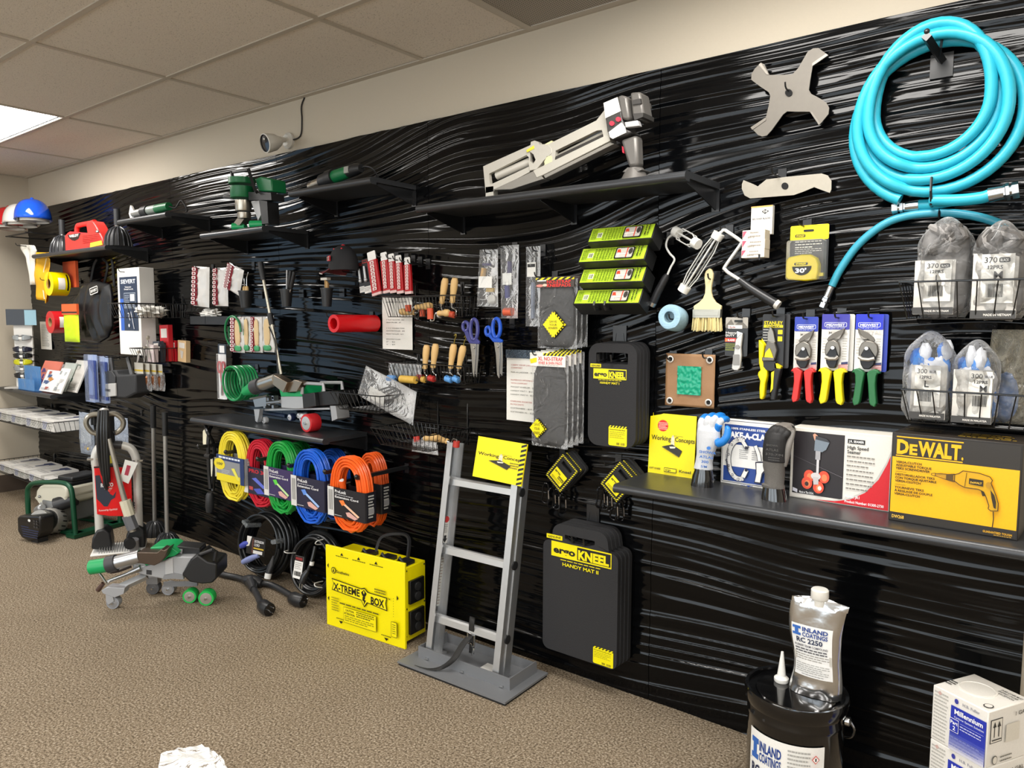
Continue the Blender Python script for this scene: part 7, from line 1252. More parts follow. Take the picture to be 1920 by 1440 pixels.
A = Art((0, 0, 1), (1, 0, 0), (0, 0, -1)); A.poly([(.03, .04), (.24, .04), (.24, .09), (.18, .09), (.18, .17), (.24, .17), (.24, .22), (.03, .22), (.03, .17), (.09, .17), (.09, .09), (.03, .09)], '2f62b0').text('INLAND', .28, .12, .08, '1f3f86', .62, .035).text('COATINGS', .28, .22, .08, '1f3f86', .62, .03).text('RC 2250', .12, .34, .09, '1f2a4a', .66, .03).text('RUBBER SEAM COMPOUND', .06, .42, .04, '3a3a4a', .85, .015).lines(.06, .45, .85, 2, .05, '55555a', h=.5).rect(0, .53, 1, .70, 'bdbab2').lines(.04, .56, .92, 3, .045, '8f8c86').lines(.04, .74, .92, 5, .04, 'a5a5a2', h=.4).lines(.2, .95, .6, 1, .03, '77777a')
A.mb.v = [(lambda q, k: (q[0], q[1]-.003+k, q[2]))(f2(.07+.78*p[0], .2+.50*p[2]), p[1]*.5) for p in A.mb.v]; A.build(t.children[-1])
b_ = F(1465, 1277, .365); t = thing('nozzle_tip', 'white plastic cone nozzle standing on the pail lid', 'nozzle', (b_.x, b_.y, .3645)); MB(mat('eceae4', .35)).lathe([(0, 0), (.021, 0), (.0225, .003), (.0225, .012), (.018, .016), (.0135, .02), (.004, .098), (0, .099)], 24, caps=False).build('cone', t)
# ---- stacked white cartons
zt = .478; A_, B_, C2_ = F(1750, 1283, zt), F(1854, 1335, zt), F(1828, 1262, zt); e = B_-A_; rzM = math.atan2(e.y, e.x); wM = e.length; dM = (C2_-A_).length*.98; hM = zt/3-.0005
for i in range(3):
    t = thing('solution_carton', ('white solution carton at the very bottom, below the frame edge', 'white solution carton in the middle of the stack, its label just showing', 'topmost white carton with blue label and embossed round lid')[i], 'carton', (A_.x, A_.y, i*(hM+.0005)), 'white solution cartons', rzM)
    mb = MB(mat('e6e3dc', .5)).box(0, 0, 0, wM, dM, hM); mb.build('carton', t, bev=.003); A = Art((0, 0, hM), (wM, 0, 0), (0, 0, -hM))
    A.lines(.04, .08, .26, 14, .065, 'b5b3ad', h=.4, rag=.1).poly([(.14, .05), (.18, .09), (.14, .13), (.10, .09)], 'c9a9a2').text('H.B. Fuller', .56, .12, .05, '9a9aa5', .3).ell(.45, .09, .035, .045, '3a3f9a').rect(.36, .19, .985, .98, '2937a8')
    for q in range(8): A.rect(.36, .62+.045*q, .985, .665+.045*q, '%02x%02x%02x' % tuple(int(a+(b-a)*q/8) for a, b in ((41, 225), (55, 224), (168, 226))))
    A.text('Millennium', .44, .31, .085, 'ffffff', .5, .025).text('Cyclone System Solution', .44, .38, .035, 'dfe3f6', .52, .01).rr(.365, .40, .53, .64, 'f0f0f6', .06).rr(.372, .41, .523, .63, '2937a8', .06).text('Part', .385, .50, .06, 'ffffff', .13, .02).text('2', .43, .60, .07, 'ffffff', None, .02).rect(.56, .43, .97, .436, 'aab2e0').lines(.56, .47, .38, 2, .05, 'c5caea').lines(.38, .72, .55, 4, .05, '7a82c0', h=.4); A.build(t)
    S_ = Art((wM, 0, hM), (0, dM, 0), (0, 0, -hM)); S_.rect(.06, .16, .34, .58, '222222').rect(.075, .175, .325, .565, 'e0dcd2')
    for u in (.14, .24): S_.rect(u, .26, u+.02, .48, '222222').poly([(u-.03, .30), (u+.05, .30), (u+.01, .2)], '222222')
    S_.rect(.09, .51, .31, .53, '222222').text('1 GAL.', .62, .19, .07, '2a2a2a', .3, .01).ell(.18, .88, .06, .08, '4a4a46').ell(.18, .88, .05, .065, 'ddd9cf').lines(.3, .84, .28, 2, .07, '6a6a66').rr(.4, .3, .72, .62, 'd6d1c5', .05); S_.build(t, 'side_print')
    if i == 2:
        mb = MB(mat('e2dfd7', .5)).lathe([(wM*.30, 0), (wM*.30, .002), (wM*.27, .003), (wM*.26, .001), (0, .001)], 28, (wM*.42, dM*.52, hM), caps=False); mb.build('round_lid', t)
        T = Art((0, dM, hM), (wM, 0, 0), (0, -dM, 0)); T.text('DOES COVER MUST', .6, .16, .05, '2a2a28', .36, .01, rot=-.0).text('SHIPPED UNDER', .6, .24, .05, '2a2a28', .34, .01).text('EXCEPTION', .66, .32, .05, '2a2a28', .26, .01).lines(.03, .58, .14, 3, .07, '2f2f2c', h=.5).ell(.88, .84, .07, .08, '3a3a36').ell(.88, .84, .055, .063, 'e2dfd7'); T.build(t, 'top_print')
# ---- plastic sheet in the foreground
c = F(360, 1428, 0); t = thing('plastic_sheet', 'crumpled clear plastic bag lying on the carpet in the near foreground', 'plastic bag', (c.x, c.y, 0)); pts = [L__-V((c.x, c.y, 0)) for L__ in (F(298, 1440), F(302, 1420), F(380, 1404), F(400, 1410), F(420, 1432), F(440, 1500), F(290, 1500))]
def sh(u, v):
    a = pts[0].lerp(pts[2], u) if 0 else None
    top = [pts[1], pts[2], pts[4]]; bot = [pts[6], (pts[6]+pts[5])/2, pts[5]]; s = u*2; i = min(1, int(s)); f = s-i
    p = top[i].lerp(top[i+1], f).lerp(bot[i].lerp(bot[i+1], f), v); n = NZ.noise(V((u*5, v*5, 1))); return (p.x+.008*n, p.y+.008*n, .012+.014*abs(NZ.noise(V((u*7, v*7, 4))))+.010*n*(v > .02)+.002)
MB(film('f4f4f2', .12, .1, 9)).grid(sh, 26, 20).build('sheet', t)
# ================================================================ far left: generator, upright machine, posts, and the wall beyond
CG = (20, 890, 7.3846); PVg = PV(*CG, (-5.45, -.5, 0), .21); cg, sg = math.cos(.21), math.sin(.21)
oG = V((-5.45, -.5, 0))
t = thing('generator', 'generator with cream tank and green tube frame on the carpet by the left wall', 'generator', tuple(oG), None, .21); gr = mat('0f4a30', .35, .2)
l = PVg.l; tops = spline([l(245, 560), l(235, 240), l(262, 160), l(340, 115), (l(560, 105)), l(730, 115), l(810, 160), l(850, 260), l(880, 600), l(900, 855)], 6); z0 = tops[-1][2]
tops = [V((p[0], 0, max(p[2], .02))) for p in tops]; tops.insert(0, V((tops[0].x+.005, 0, .02)))
MB(gr).tube(tops, .017, 12).build('tube_frame', t); MB(gr).tube([p+V((0, .34, 0)) for p in tops], .017, 12).build('tube_frame', t)
xl, xr = tops[0].x, tops[-1].x
MB(gr).box(xl-.02, -.02, .005, xl+.06, .37, .03).box(xr-.06, -.03, .005, xr+.03, .38, .03).box(xl, .0, .012, xr, .06, .03).box(xl, .28, .012, xr, .34, .03).build('base_frame', t)
tk = PVg.pp([(312, 318), (345, 300), (355, 220), (400, 160), (450, 140), (700, 145), (770, 190), (775, 310), (760, 325), (750, 400), (700, 432), (400, 428), (355, 360)], .03); MB(mat('dad6c4', .35)).prism(tk, .03, .25).build('fuel_tank', t, bev=.012)
MB(mat('c9c5b3', .4)).lathe([(0, 0), (.03, 0), (.03, .025), (0, .027)], 18, ((tk[3][0]+tk[5][0])/2+.06, .14, max(p[1] for p in tk)-.004), caps=False).build('fuel_cap', t)
py = -.21; q = PVg.l(290, 765, py); R = .105; a0 = V((q[0], py+.05, .15)); q2 = PVg.l(650, 648, .03); a1 = V(q2)
MB(mat('8f8d88', .45, .4, bump=.2, bs=60)).tube([a0, a0.lerp(a1, .35)], [.066, .07], 26).build('alternator', t); MB(DK).tube([a0.lerp(a1, .2), a0.lerp(a1, .42)], .075, 26).build('band', t); MB(mat('a5a39d', .4, .5)).tube([a0.lerp(a1, .42), a0.lerp(a1, .48), a0.lerp(a1, .9)], [.08, .088, .09], 26).build('end_bell', t)
ax = (a1-a0).normalized(); un = V((0, 0, 1)); vn = ax.cross(un).normalized(); un = vn.cross(ax); vm = MB(mat('1a1a1a', .6)); 
for k in range(16):
    a = 2*PI*k/16; p = a0.lerp(a1, .6)+(un*math.cos(a)+vn*math.sin(a))*.089; p2 = p+ax*.045; vm.tube([p, p2], .0045, 4)
vm.build('vent_slots', t)
pn = PVg.pp([(90, 640), (120, 615), (380, 622), (410, 650), (410, 800), (395, 880), (330, 950), (240, 962), (150, 920), (95, 830)], py); mnz = min(p[1] for p in pn); pn = [(p[0], p[1]-min(0, mnz)+.012) for p in pn]
MB(mat('161617', .3)).prism(pn, py, py+.10).build('control_panel', t, bev=.010); cp = t.children[-1]; cx = sum(p[0] for p in pn)/len(pn)
A = face_art(min(p[0] for p in pn), min(p[1] for p in pn), max(p[0] for p in pn), max(p[1] for p in pn), py); 
for k in range(5): A.poly([(.18+.02*k, .47+.085*k), (.5 if k == 0 else .93-.02*k, .47+.085*k), (.5 if k == 0 else .93-.02*k, .51+.085*k), (.18+.02*k, .51+.085*k)], '27304e')
A.ell(.55, .22, .055, .05, 'e6e6e2')
for u in (.76, .87):
    for v in (.2, .3, .42): A.rr(u-.035, v-.03, u+.035, v+.03, '3a3a3c', .2)
A.build(cp)
MB(DK).box(cx-.02, py+.02, 0, cx+.05, py+.09, .05).build('rubber_foot', t)
en = V(PVg.l(960, 300, .2)); ex = en.x
MB(mat('1d1e20', .4)).box(ex-.13, .05, .25, ex+.10, .33, .36).build('air_cleaner', t, bev=.01); MB(mat('2a2b2d', .4)).box(ex-.06, .08, .36, ex+.1, .3, .395).build('cleaner_lid', t, bev=.01)
fm = MB(mat('2a2b2d', .45)); [fm.box(ex-.16, .06, .215+.012*k, ex+.0, .2, .221+.012*k) for k in range(10)]; fm.build('cooling_fins', t)
MB(mat('9b9c9c', .4, .6)).box(ex-.16, .02, .06, ex+.02, .30, .22).tube([(ex-.18, .0, .14), (ex-.1, -.01, .18)], .03, 10).build('crankcase', t, bev=.012)
rr = random.Random(8); fi = MB(STEEL)
for i in range(14): fi.sph((ex-.2+rr.random()*.2, .01+rr.random()*.05, .06+rr.random()*.18), rr.uniform(.008, .02), 8, 6)
fi.build('engine_fittings', t)
MB(mat('2a2a2c', .4)).tube([(ex+.0, .02, .2), (ex+.1, .10, .24)], .05, 16).build('muffler', t); MB(mat('b5bac5', .25, .8)).lathe([(0, 0), (.04, 0), (.036, .006), (0, .008)], 16, (ex-.0, .02, .2), (-.6, -.8, -.2), caps=False).build('muffler_cap', t.children[-1])
# ---- upright seam machine with red panel
o = F(165, 1037); e = F(272, 1030)-o; rz = 1.05; o = V((o.x, o.y, 0)); CR = (150, 820, 3.9667); PR = PV(*CR, o, rz); l = PR.l
t = thing('upright_machine', 'upright white and red floor machine with curved twin handles and black feet', 'floor machine', tuple(o), None, rz); wt = mat('d3d2cc', .35, .2); lz = lambda x, y, yo=0: V(l(x, y, yo))
L0, R0 = lz(147, 725), lz(440, 760)
pl = [lz(x, y, 0) for x, y in ((125, 190), (100, 150), (112, 110), (150, 62), (240, 48), (310, 55), (370, 75), (410, 130), (425, 190))]
MB(wt).tube([V((L0.x, 0, .05)), lz(125, 250)], .026, 14).build('post', t); MB(wt).tube([V((R0.x, 0, .05)), lz(425, 200)], .026, 14).build('post', t)
MB(wt).tube(spline([lz(125, 250), lz(113, 150), lz(140, 80), lz(200, 52)], 5), .026, 14).tube(spline([lz(310, 58), lz(375, 82), lz(412, 140), lz(425, 215)], 5), .026, 14).build('hoop', t); MB(mat('3a3a3c', .4)).tube([lz(200, 52), lz(312, 58)], .027, 14).build('hoop_grip', t)
pan = PR.pp([(105, 215), (380, 225), (392, 560), (340, 585), (220, 583), (128, 570)], -.03); MB(mat('e3181c', .3)).prism(pan, -.04, -.028).build('red_panel', t, bev=.003); rp = t.children[-1]
A = face_art(min(p[0] for p in pan), min(p[1] for p in pan), max(p[0] for p in pan), max(p[1] for p in pan), -.041)
A.poly([(.02, .17), (.14, .17), (.2, .33), (.33, .42), (.40, .54), (.48, .58), (.57, .50), (.53, .62), (.42, .66), (.32, .78), (.22, .77), (.12, .68), (.04, .62)], '2c3444').poly([(.33, .42), (.5, .42), (.40, .50), (.36, .5)], 'e8584a').text('RHINO', .16, .40, .07, 'f4f4f4', .34, .04).text('OptiWeld', .25, .45, .03, 'f4f4f4', .2, .01).text('Powered by OptiWeld', .08, .86, .035, 'f6e6e2', .5, .01).rect(.7, .87, .82, .92, '3a3f8a').rect(.0, .0, .98, .03, '1a1a1a'); A.build(rp)
for X0, X1, sg_ in ((92, 245, -1), (345, 492, 1)):
    f = PR.pp([(X0, 850), (X0+8, 770), (X0+40, 712), (X0+100, 700), (X0+140, 730), (X1, 800), (X1, 860)], -.0); mz = min(p[1] for p in f); MB(DK).prism([(p[0], max(0.012, p[1]-mz+.012)) for p in f], -.05, .10).build('foot_cover', t, bev=.01)
a = lz(92, 865); b_ = lz(490, 840); MB(WHITE).box(a.x, -.10, 0, b_.x, .14, .012).build('base_plate', t, bev=.004)
sp = MB(mat('b9bbbd', .3, .8)); rr = random.Random(2)
for i in range(14):
    for j in range(6): x = a.x+.05+(b_.x-a.x-.12)*i/13; y = -.09+.03*j; sp.cyl((x, y, .012), (x, y, .045), .0025, .001, 4)
o_ = sp.build('spike_bed', t); o_['kind'] = 'stuff'
MB(mat('b9b5ac', .3, .6)).tube([lz(215, 10, -.09), lz(300, 350, -.10), lz(395, 700, -.11)], [.013, .016, .02], 12).build('lance_tube', t); MB(mat('d9d4bd', .4)).tube([lz(335, 470, -.11), lz(370, 580, -.115)], .035, 10).build('lance_guard', t); MB(mat('6f7176', .4)).tube([lz(355, 580, -.115), lz(395, 680, -.12)], .036, 6).build('lance_grip', t); MB(DK).tube(spline([lz(390+12*(i % 2), 480+9*i, -.11) for i in range(11)], 2), .006, 6).build('spring_hose', t)
MB(DK).lathe([(0, -.03), (.034, -.03), (.034, .02), (0, .02)], 18, lz(370, 790, -.12), (.2, -1, 0), caps=False).build('knob', t); MB(GM).tube([lz(400, 760, -.1), lz(405, 850, -.08)], .03, 10).build('lance_joint', t)
hd = mat('a5a196', .3, .8); cH = PV(150, 740, 9.6, o, rz); h = lambda x, y, yo=-.02: V(cH.l(x, y, yo))
for k, pts in enumerate(([(300, 700), (210, 670), (140, 590), (110, 500), (140, 410), (230, 360), (360, 350)], [(500, 350), (620, 345), (720, 400), (780, 490), (760, 590), (690, 665), (630, 690)])): MB(hd).tube(spline([h(x, y) for x, y in pts], 6), .016, 10).build('curved_handle', t)
MB(DK).tube([h(645, 680), h(615, 695)], .0165, 10).build('handle_end', t); MB(mat('232426', .4)).tube([h(250, 270, .02), h(262, 540, .02)], .022, 12).build('handle_grip', t); MB(mat('2b2b2d', .4)).tube([h(520, 380, -.0), h(540, 900, .0), lz(200, 60, 0)], .03, 10).build('column', t)
cbm = mat('202123', .3)
for dx, yb_ in ((-95, 1500), (-30, 1700), (20, 1640), (65, 1560)): MB(cbm).tube(spline([h(430+dx*.8, 285, -.07), h(420+dx, 600, -.09), h(430+dx*1.0, 1000, -.09), h(470+dx*.7, yb_-100, -.08), h(500+dx*.3, yb_, -.07)], 5), .0115, 8).build('cable_loop', t)
MB(mat('cfcdc8', .3, .3)).tube(spline([h(365, 330, -.04), h(380, 275, -.05), h(430, 262, -.06), h(495, 275, -.05), h(500, 330, -.04)], 4), .009, 8).build('cable_hook', t)
tp = PR.pp([(335, 165), (430, 190), (360, 345), (295, 315)], -.09); MB(WHITE).prism(tp, -.092, -.09).build('swing_tag', t); MB(mat('b03a50', .4)).prism(PR.pp([(350, 205), (378, 212), (358, 285), (330, 278)], -.09), -.0935, -.092).build('tag_picture', t.children[-1])
for X in ((95, 158), (430, 170)): MB(CHROME).bx(tuple(lz(*X)), (.06, .05, .012)).build('clamp', t)
MB(mat('d6c93a', .4)).bx(tuple(lz(215, 165, .03)), (.05, .01, .05)).build('yellow_label', t)
# ---- posts with ribbed domes
def dome(t, R, H, z0=0, m=None):
    rb = mat('17181a', .55); MB(rb).lathe([(R, 0), (R*.98, .02), (R*.88, H*.5), (R*.6, H*.85), (R*.25, H), (0, H)], 28, (0, 0, z0), caps=True).build('rubber_dome', t); q = t.children[-1]; mb = MB(mat('34363a', .22))  # ribs lighter and glossier than the dome, highlights put into their colour
    for k in range(16): a = 2*PI*k/16; c, s = math.cos(a), math.sin(a); mb.tube([(R*r_*1.02*c, R*r_*1.02*s, z0+h_*H) for r_, h_ in ((1.0, .0), (.97, .2), (.87, .52), (.6, .86), (.26, 1.0))], R*.06, 5)
    mb.build('ribs', q)
for i, (px, pyb, pyt) in enumerate(((291, 1003, 760), (314, 1026, 773))):
    b_ = F(px, pyb, .0); d = -b_.y; tp = W((287, 309)[i], pyt, d+.0); t = thing('tamping_post', ('grey post with black grip and ribbed rubber dome, further from the camera', 'grey post with black grip and ribbed rubber dome, nearer the floor welder')[i], 'post', (b_.x, b_.y, 0), 'posts with ribbed domes'); tx = (tp.x-b_.x); H = tp.z
    dome(t, .078, .10); MB(mat('a9a8a4', .35, .6)).tube([(0, 0, .08), (tx*.85, .0, H*.86)], .0135, 14).build('pole', t); MB(mat('1d1e20', .45)).tube([(tx*.82, 0, H*.83), (tx, 0, H)], .0185, 14).build('grip', t)
for i, (px, pyb) in enumerate(((118, 467), (222, 464))):
    b_ = W(px, pyb, .2); b_ = V((b_.x, -.2, ZS['A'])); t = thing('tamping_tool', ('black ribbed tamping head with short stem on the shelf behind the hard hats', 'black ribbed tamping head with short stem at the open end of that shelf')[i], 'tamping head', tuple(b_), 'tamping heads on the far shelf')
    dome(t, .085, .13); MB(CHROME).cyl((0, 0, .12), (0, 0, .145), .02, .017).build('collar', t); MB(mat('2f3032', .4)).cyl((0, 0, .14), (0, 0, .25), .021, .021, 14).build('stem', t)
# ---- red power unit
CS = PX(0, 360, 8); d = .2; b = V((W(170, 458, d).x, -d, ZS['A'])); t = thing('power_unit', 'red plastic power unit with carrying handle on the shelf under the hard hats', 'power unit', tuple(b)); pp = lambda pts: [(p[0], p[1]) for p in CS.pp(pts, d, b)]; rdm = mat('d9332e', .35)
bo = pp([(1085, 850), (1080, 660), (1120, 620), (1150, 600), (1420, 625), (1400, 500), (1440, 450), (1500, 445), (1540, 500), (1640, 690), (1660, 800), (1655, 850)]); mz = bo[0][1]; bo[0] = (bo[0][0], 0); bo[-1] = (bo[-1][0], 0); MB(rdm).prism(bo, -.05, .03).build('housing', t, bev=.012)
MB(rdm).tube(spline([V((p[0], -.012, p[1])) for p in pp([(1180, 640), (1190, 520), (1240, 495), (1380, 470), (1450, 450)])], 4), .017, 10).build('carry_handle', t)
A = Art((bo[1][0], -.05, bo[2][1]), (bo[-2][0]-bo[1][0], 0, 0), (0, 0, -bo[2][1]+.0)); A.poly([(.08, .12), (.45, .12), (.38, .42), (.28, .50), (.2, .45), (.12, .30)], '2a1a1a').text('WELDY', .13, .28, .13, 'f4efe8', .26, .03)
for k in range(5): A.poly([(.5, .3+.09*k), (.92, .34+.08*k), (.92, .36+.08*k), (.48, .33+.09*k)], '8d1c1c')
A.ell(.88, .18, .05, .07, '1a1a1a').ell(.88, .18, .03, .04, 'e6e2d8').poly([(.7, .72), (.98, .68), (1, .9), (.68, .95)], 'e0c23a'); A.build(t)
# ---- hard hats
def hat(label, q, col, rz):
    t = thing('hard_hat', label, 'hard hat', tuple(q), 'hard hats nested in a row', rz); m = mat(col, .12, coat=.5, var=.02); rx, ry, hz = .155, .125, .155
    MB(m).grid(lambda u, v: (rx*math.cos(2*PI*u)*math.cos(PI/2*v)**.75, ry*math.sin(2*PI*u)*math.cos(PI/2*v)**.75, hz*math.sin(PI/2*v)**.95), 36, 14, cu=True).build('shell', t, solid=.004)
    pass
    MB(m).grid(lambda u, v: (-(rx+.07*v*math.sin(PI*u)**.7)*math.sin(PI*u), -(ry)*math.cos(PI*u)*(1+.03*v), -.012*v*math.sin(PI*u)), 20, 4).build('brim', t, solid=.004)
    MB(m).tube([(-.09, 0, hz*.80), (-.03, 0, hz*1.0), (.05, 0, hz*.97), (.10, 0, hz*.70)], [.008, .014, .014, .008], 10).build('ridge', t)
    MB(mat('d6d4cc', .5)).grid(lambda u, v: (rx*.86*math.cos(2*PI*u), ry*.86*math.sin(2*PI*u), .012-.03*v), 30, 2, cu=True).build('headband', t, solid=.003); MB(mat('1c1c1e', .5)).tube([(rx*.86*math.cos(a), ry*.86*math.sin(a), .03) for a in (.4, 0, -.4)], .012, 6).box(.06, -.105, -.03, .09, -.095, .01).build('adjuster', t)
    return t
for nm, col, q in (('shiny blue hard hat, foremost of the three', '1a57d8', W(62, 412, .27)), ('white hard hat between the red and blue ones', 'e9e6e0', W(40, 420, .27)), ('red hard hat at the far end of the three', 'c81c22', W(18, 425, .27))): hat(nm, q, col, -.35)
q = W(60, 424, .27); t = thing('hat_rack', 'black wall bracket under the three hard hats', 'rack', (q.x, -.012, q.z-.045)); MB(DK).box(-.03, -.30, -.008, -.015, 0, 0).box(-.5, -.28, -.008, .03, -.265, 0).box(-.5, -.28, -.008, -.48, 0, 0).build('bracket', t)
# ---- yellow apron, tape rolls, sign
def cloth(name, label, cat, c, pts, d, col, amp, seed, part, th=.004, n=(12, 18)):      # quad strip between two traced edges with folds
    L = [c.w(x, y, d) for x, y in pts[0]]; Rr = [c.w(x, y, d) for x, y in pts[1]]; b = L[0].copy(); t = thing(name, label, cat, tuple(b))
    def f(u, v):
        s = v*(len(L)-1); i = min(len(L)-2, int(s)); k = s-i; a, e = L[i].lerp(L[i+1], k), Rr[i].lerp(Rr[i+1], k); p = a.lerp(e, u)-b; return (p.x, p.y+amp*math.sin(u*9+seed+v)+amp*NZ.noise(V((u*3, v*4, seed))), p.z)
    MB(mat(col, .6, bump=.2, bs=80)).grid(f, *n).build(part, t, solid=th); return t, b
t, b = cloth('rain_jacket', 'yellow rain garment hanging at the left end of the shelf', 'garment', PX(0, 340, 4.8), ([(270, 640), (262, 700), (295, 870), (335, 1050)], [(450, 640), (462, 700), (466, 900), (440, 1100)]), .25, 'e0a818', .02, 1, 'garment'); MB(mat('e6dfc0', .5)).tube([tuple(PX(0, 340, 4.8).w(x, y, .245)-b) for x, y in ((420, 690), (395, 800), (385, 950), (400, 1060))], .004, 6).build('reflective_seam', t)
t, b = cloth('white_gloves', 'limp white gloves hanging on the wire peg at the left corner', 'gloves', PX(0, 340, 4.8), ([(195, 570), (200, 600), (250, 690), (285, 930)], [(300, 575), (320, 620), (300, 700), (305, 930)]), .28, 'd5d1c6', .012, 4, 'glove')
hook(29, 457, .35, 'the limp white gloves')
MB(mat('1b1b1b', .4)); 
def tape(label, px, d, L, R, col, lab):
    q = W(px[0], px[1], d); t = thing('tape_roll', label, 'tape roll', (q.x, -d, q.z), 'barrier tape rolls on pegs'); MB(mat(col, .3)).lathe([(R*.42, 0), (R, 0), (R, L), (R*.42, L), (R*.42, 0)], 36, ax=(0, 1, 0), caps=False).build('tape', t); MB(mat('9a7a52', .7)).lathe([(R*.36, .001), (R*.43, -.001), (R*.43, L), (R*.36, L), (R*.36, .001)], 24, ax=(0, 1, 0), caps=False).build('core', t)
    MB(mat('e9e4da', .5)).add([((R+.001)*math.cos(a), y, (R+.001)*math.sin(a)) for y in (L*.3, L*.7) for a in (.5, .3, .1, -.1, -.3, -.5)], [(i, i+1, 7+i, 6+i) for i in range(5)]).build('label', t); MB(mat('1d1d10', .4)).add([((R+.0012)*math.cos(a), y, (R+.0012)*math.sin(a)) for y in (L*.82, L*.92) for a in (.9, .6, .3, 0, -.3, -.6)], [(i, i+1, 7+i, 6+i) for i in range(5)]).build('printed_band', t)
tape('yellow barrier tape roll on a peg below the shelf', (91, 532), .27, .12, .09, 'ecd800', 0); tape('red barrier tape roll on a peg below the yellow one', (94, 604), .27, .12, .085, 'c81e26', 0); hook(75, 522, .3, 'the yellow tape roll'); hook(78, 593, .3, 'the red tape roll')
x, z, w, h = wbox(118, 490, 142, 539, .12); t = thing('orange_sign', 'orange sheet pack hanging below the shelf between tape and black bag', 'sign', (x, -.12, z)); MB(mat('e8653a', .5)).box(-w/2, 0, 0, w/2, .02, h).build('sheet_pack', t); MB(mat('d9d0c8', .4)).box(-w/2, -.001, 0, w*.0, 0, h*.3).build('label', t)
x, z, w, h = wbox(120, 570, 148, 641, .27); t = thing('safety_vest_pack', 'hi-vis yellow pack with orange header hanging on a white wire hanger', 'vest pack', (x, -.27, z)); pillow(MB(mat('c8e812', .4)), w, h*.75, .03, 10, 14, .006, 2).build('vest', t); MB(mat('e8602c', .4)).box(-w/2, -.012, h*.72, w/2, .004, h).build('header_card', t); MB(mat('1a1a1a', .4)).box(-w/2, -.013, h*.76, w/2, -.012, h*.8).build('printed_strip', t); MB(WIRE).tube([(-w/2, 0, h), (0, .02, h+.05), (w/2, 0, h), (-w/2, 0, h)], .002, 5).build('hanger', t)
# ---- black tote bag
CT = PX(0, 340, 4.8); d = .13; b = CT.w(870, 1400, d); t = thing('tote_bag', 'big black carrying bag hanging by its straps beside the white boxed kit', 'bag', tuple(b)); bo = CT.pp([(720, 1380), (690, 1250), (700, 1130), (760, 1020), (800, 930), (900, 900), (1030, 930), (1050, 1050), (1050, 1300), (1010, 1400), (930, 1450), (780, 1430)], d, b); cxx = sum(p[0] for p in bo)/len(bo); czz = sum(p[1] for p in bo)/len(bo)
bm = mat('1b1b1c', .38, bump=.5, bs=14)
def tb(u, v): a = u*len(bo); i = int(a) % len(bo); k = a-int(a); p = V(bo[i]).lerp(V(bo[(i+1) % len(bo)]), k); r_ = math.sin(PI/2*v); q = V((cxx, czz)).lerp(p, r_); return (q.x, -.055*math.cos(PI/2*v)**.6-.02+.011*math.sin(q.x*55+q.y*9+2*math.sin(q.y*11))*math.sin(PI*v), q.y)
MB(bm).grid(tb, 48, 12, cu=True).build('bag_body', t, solid=.004)
for x0, x1, x2 in ((810, 845, 870), (930, 970, 920), (1030, 1015, 1000)): MB(mat('161617', .6)).tube(spline(CT.p3([(x0, 950), (x1, 760), (x2+5, 700)], b, d-.03), 4), .010, 4).build('strap', t)
A = Art(CT.p3([(805, 965)], b, d+.085)[0], (.13, 0, .02), (.01, 0, -.05)); A.rr(0, 0, 1, 1, 'dedcd6', .2).rr(.05, .12, .95, .88, '1a1a1a', .2).text('SIEVERT', .1, .68, .36, 'eeeeea', .8, .02); A.build(t)
# ---- white boxed kit
x0, x1 = -5.30, -4.985; z0, z1 = 1.262, 1.849; t = thing('boxed_kit', 'tall white box with dark blue panel hanging beside the black bag', 'box', (x0, -.2, z0)); w, h = x1-x0, z1-z0; MB(mat('e9e7e2', .5)).box(0, 0, 0, w, .1, h).build('carton', t, bev=.003)
A = Art((0, 0, h), (w, 0, 0), (0, 0, -h)); A.rect(.1, .10, .9, .72, '22344e').poly([(.1, .35), (.26, .35), (.26, .72), (.1, .72)], '2f62c0').text('SIEVERT', .17, .175, .045, 'e9eef4', .66, .02).text('Turboroofer', .35, .225, .016, 'f0f0f0', .3, .02).text('Detail torch', .32, .25, .016, 'f0f0f0', .4, .02).rect(.3, .285, .82, .46, 'b9c4d0').rect(.31, .29, .81, .455, '2c3c54').lines(.34, .31, .2, 6, .02, 'aab4c4').rect(.58, .3, .78, .38, 'd5d9e0').lines(.33, .42, .45, 2, .018, 'c9d0dc').line([(.45, .52), (.52, .52), (.5, .56), (.55, .60)], .02, 'd9dce4').line([(.6, .5), (.72, .70)], .025, 'c9ccd6').ell(.5, .66, .04, .02, 'c9ccd6'); A.build(t); hook(222, 506, .24, 'the tall white box'); 
# ---- wire baskets and their goods
CS2 = PX(0, 340, 4.8); CL = PX(0, 620, 4.8)
def sideb(label, c, fc, bc, yb_, wd):      # basket whose near side runs back to the wall
    xr = c.w(*bc, 0).x; d = fx(c, *fc, xr); zt = c.w(*fc, d).z; zb = c.w(fc[0]+20, yb_, d-.03).z; basket(label, xr-wd, xr, zt, zb, d, .03, .02, up=.05); return xr-wd, xr, zt, zb
x0, x1, zt, zb = sideb('wire basket with white rags beside the white boxed kit', CS2, (1100, 1095), (1690, 1110), 1228, .2); t = thing('rag', 'heap of white rags in the wire basket by the white box', 'rag', ((x0+x1)/2, -.19, zb+.004)); lumpy(MB(mat('dbd8d0', .8)), (0, 0, .035), ((x1-x0)*.36, .09, .032), .9, 6, 3, 24, 12, 2).build('rag', t)
x0, x1, zt, zb = sideb('wire basket of red boxes and small tools', CL, (1300, 165), (1690, 170), 292, .2)
di = lambda px, py: fx(PX(0, 0, 1), px, py, x1-.09)
